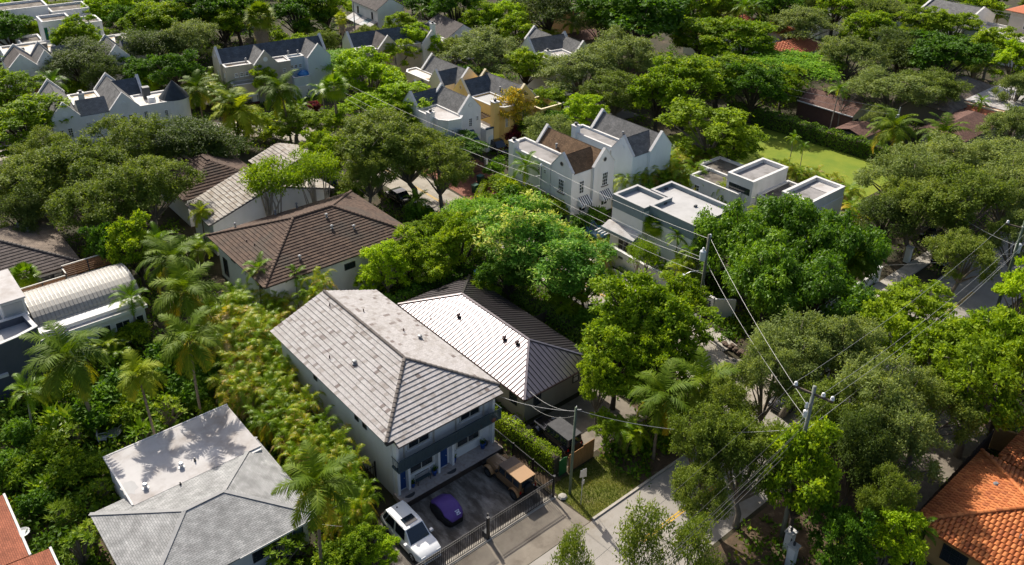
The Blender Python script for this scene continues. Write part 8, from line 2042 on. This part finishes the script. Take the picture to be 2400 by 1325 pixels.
# smaller garden trees that fill the gaps between the large ones; alike within each garden
LM = [((14, 62), 'in the lower left garden before the vault house'), ((22, 100), 'around the oak grove on the left'), ((34, 108), 'before the turreted townhouse'), ((30, 135), 'around the upper left townhouses'), ((58, 112), 'around the bend of the cross street'), ((60, 140), 'behind the beige and blue terrace'), ((48, 165), 'at the top left behind the modern white block'), ((80, 112), 'around the cream and yellow townhouses'), ((100, 135), 'behind the broad dark roof slope'), ((120, 150), 'at the top edge above the peach house'), ((90, 165), 'at the top edge above the white house'), ((150, 125), 'at the top edge right of the peach house'), ((185, 100), 'at the top right edge'), ((86, 78), 'behind the pale blue townhouse'), ((110, 105), 'around the pale grey gables'), ((130, 110), 'before the peach house'), ((140, 90), 'around the upper orange roofs'), ((120, 75), 'behind the reddish brown gable house'), ((160, 80), 'at the upper right before the white houses'), ((130, 35), 'in the right hand grove'), ((150, 55), 'at the right edge around the low roofs'), ((100, 38), 'along the far street'), ((72, 42), 'behind the fig mass'), ((48, 62), 'between the metal roof and the cross street'), ((44, 48), 'right of the metal roof'), ((75, 16), 'on the near side of the far street'), ((44, 16), 'at the lower right corner of the street'), ((22, 72), 'left of the brown hip roof')]
n = 2600; x = rg.uniform(-4, 215, n); y = rg.uniform(6, 215, n); k = in_view(x, y, 3) & free(x, y, 1.1); x, y = x[k], y[k]; cnt = 0; GAP = {}
for a, b in zip(x, y):
    d0 = math.hypot(a, b); R = rg.uniform(1.7, 2.5) if d0 < 95 else rg.uniform(2.4, 3.8)
    if any((a-p)**2+(b-q)**2 < (.62*r+.62*R)**2 for p, q, r in TREES): continue
    if not free(np.array([a]), np.array([b]), R*.62)[0]: continue
    if a < 24 and b < 64: continue
    lm = min(LM, key=lambda q: (q[0][0]-a)**2+(q[0][1]-b)**2)[1]; kd = ('mid', 'olive', 'oak', 'mid', 'dark', 'oakg', 'bright')[int(rg.integers(0, 7))]
    v = Vector((a, b, -44)); GAP.setdefault((lm, kd), []).append((v.dot(rt2)/v.dot(fw), T(kd, float(a), float(b), R*1.05 if d0 < 95 else R*1.25, R/1.28, 'x', 'gap trees '+lm))); cnt += 1
    if cnt > 230: break
ORD = 'first second third fourth fifth sixth seventh eighth ninth tenth eleventh twelfth thirteenth fourteenth fifteenth sixteenth seventeenth eighteenth nineteenth twentieth'.split(); ORD += ['next after the '+q for q in ORD]
LOOK = {'mid': 'leafy green', 'olive': 'yellowish', 'oak': 'olive', 'dark': 'dark', 'oakg': 'greyish', 'bright': 'lime'}
for (lm, kd), L in GAP.items():
    for i, (_, o) in enumerate(sorted(L, key=lambda q: q[0])):
        o['label'] = f'small {LOOK[kd]} tree {lm}' + (f', {ORD[i]} from left' if len(L) > 1 else '')
# mounds of low planting: clumps first, leaves on them
n = 5200; x = rg.uniform(-4, 190, n*4); y = rg.uniform(4, 200, n*4); k = in_view(x, y, 3) & free(x, y, .5); x, y = x[k], y[k]
xn = rg.uniform(-2, 64, 5000); yn = rg.uniform(30, 70, 5000); k = in_view(xn, yn, 3) & free(xn, yn, .4); x = np.concatenate([x, xn[k]]); y = np.concatenate([y, yn[k]])
dist = np.hypot(x, y); keep = rg.random(len(x)) < np.clip(1.3-dist/190, .25, 1); x, y = x[keep], y[keep]
ht = np.clip(rg.gamma(2.2, .42, len(x)), .25, 2.3); rad = ht*rg.uniform(.45, .8, len(x))+.25
ht = np.where(free(x, y, 1.3), ht, np.minimum(ht, .8))
per = np.clip((rad*36+14*(dist[keep] < 70)), 16, 60).astype(int); ci = np.repeat(np.arange(len(x)), per); m_ = len(ci)
d = unit(rg.normal(size=(m_, 3))); d[:, 2] = np.abs(d[:, 2]); q = rg.uniform(.55, 1.05, (m_, 1))
P = np.stack([x[ci], y[ci], np.zeros(m_)], 1)+d*np.stack([rad[ci], rad[ci], ht[ci]], 1)*q
l = rg.uniform(.2, .46, m_); vb = rg.random(len(x))
V, v = leaf_arrays(P, unit(d+rg.normal(size=(m_, 3))*.5+np.array([0, 0, .5])), unit(rg.normal(size=(m_, 3))+d*.6), l, l*rg.uniform(.35, .6, m_), np.clip(vb[ci]*.8+rg.normal(size=m_)*.15, 0, 1))
me = quad_mesh('undergrowth', V, v, 'leaf_under'); o = bpy.data.objects.new('undergrowth', me); COL.objects.link(o); tag(o, 'low dark green planting filling the gardens between houses and trees', 'undergrowth', kind='stuff')
# grass blades on the verge by the sign and a rough fringe
n = 9000; x = rg.uniform(33.0, 38.6, n); y = rg.uniform(29.3, 33.4, n); z = np.zeros(n); P = np.stack([x, y, z+.06], 1)
V, v = leaf_arrays(P, unit(rg.normal(size=(n, 3))*np.array([1, 1, .3])), unit(rg.normal(size=(n, 3))*.4+np.array([0, 0, 1])), rg.uniform(.1, .24, n), np.full(n, .03), np.clip(rg.random(n)*.7+.25*np.sin(x*1.7+y*2.1), 0, 1))
me = quad_mesh('grass', V, v, 'grass_blade'); o = bpy.data.objects.new('grass', me); COL.objects.link(o); tag(o, 'rough grass on the verge around the street sign', 'grass', kind='stuff')
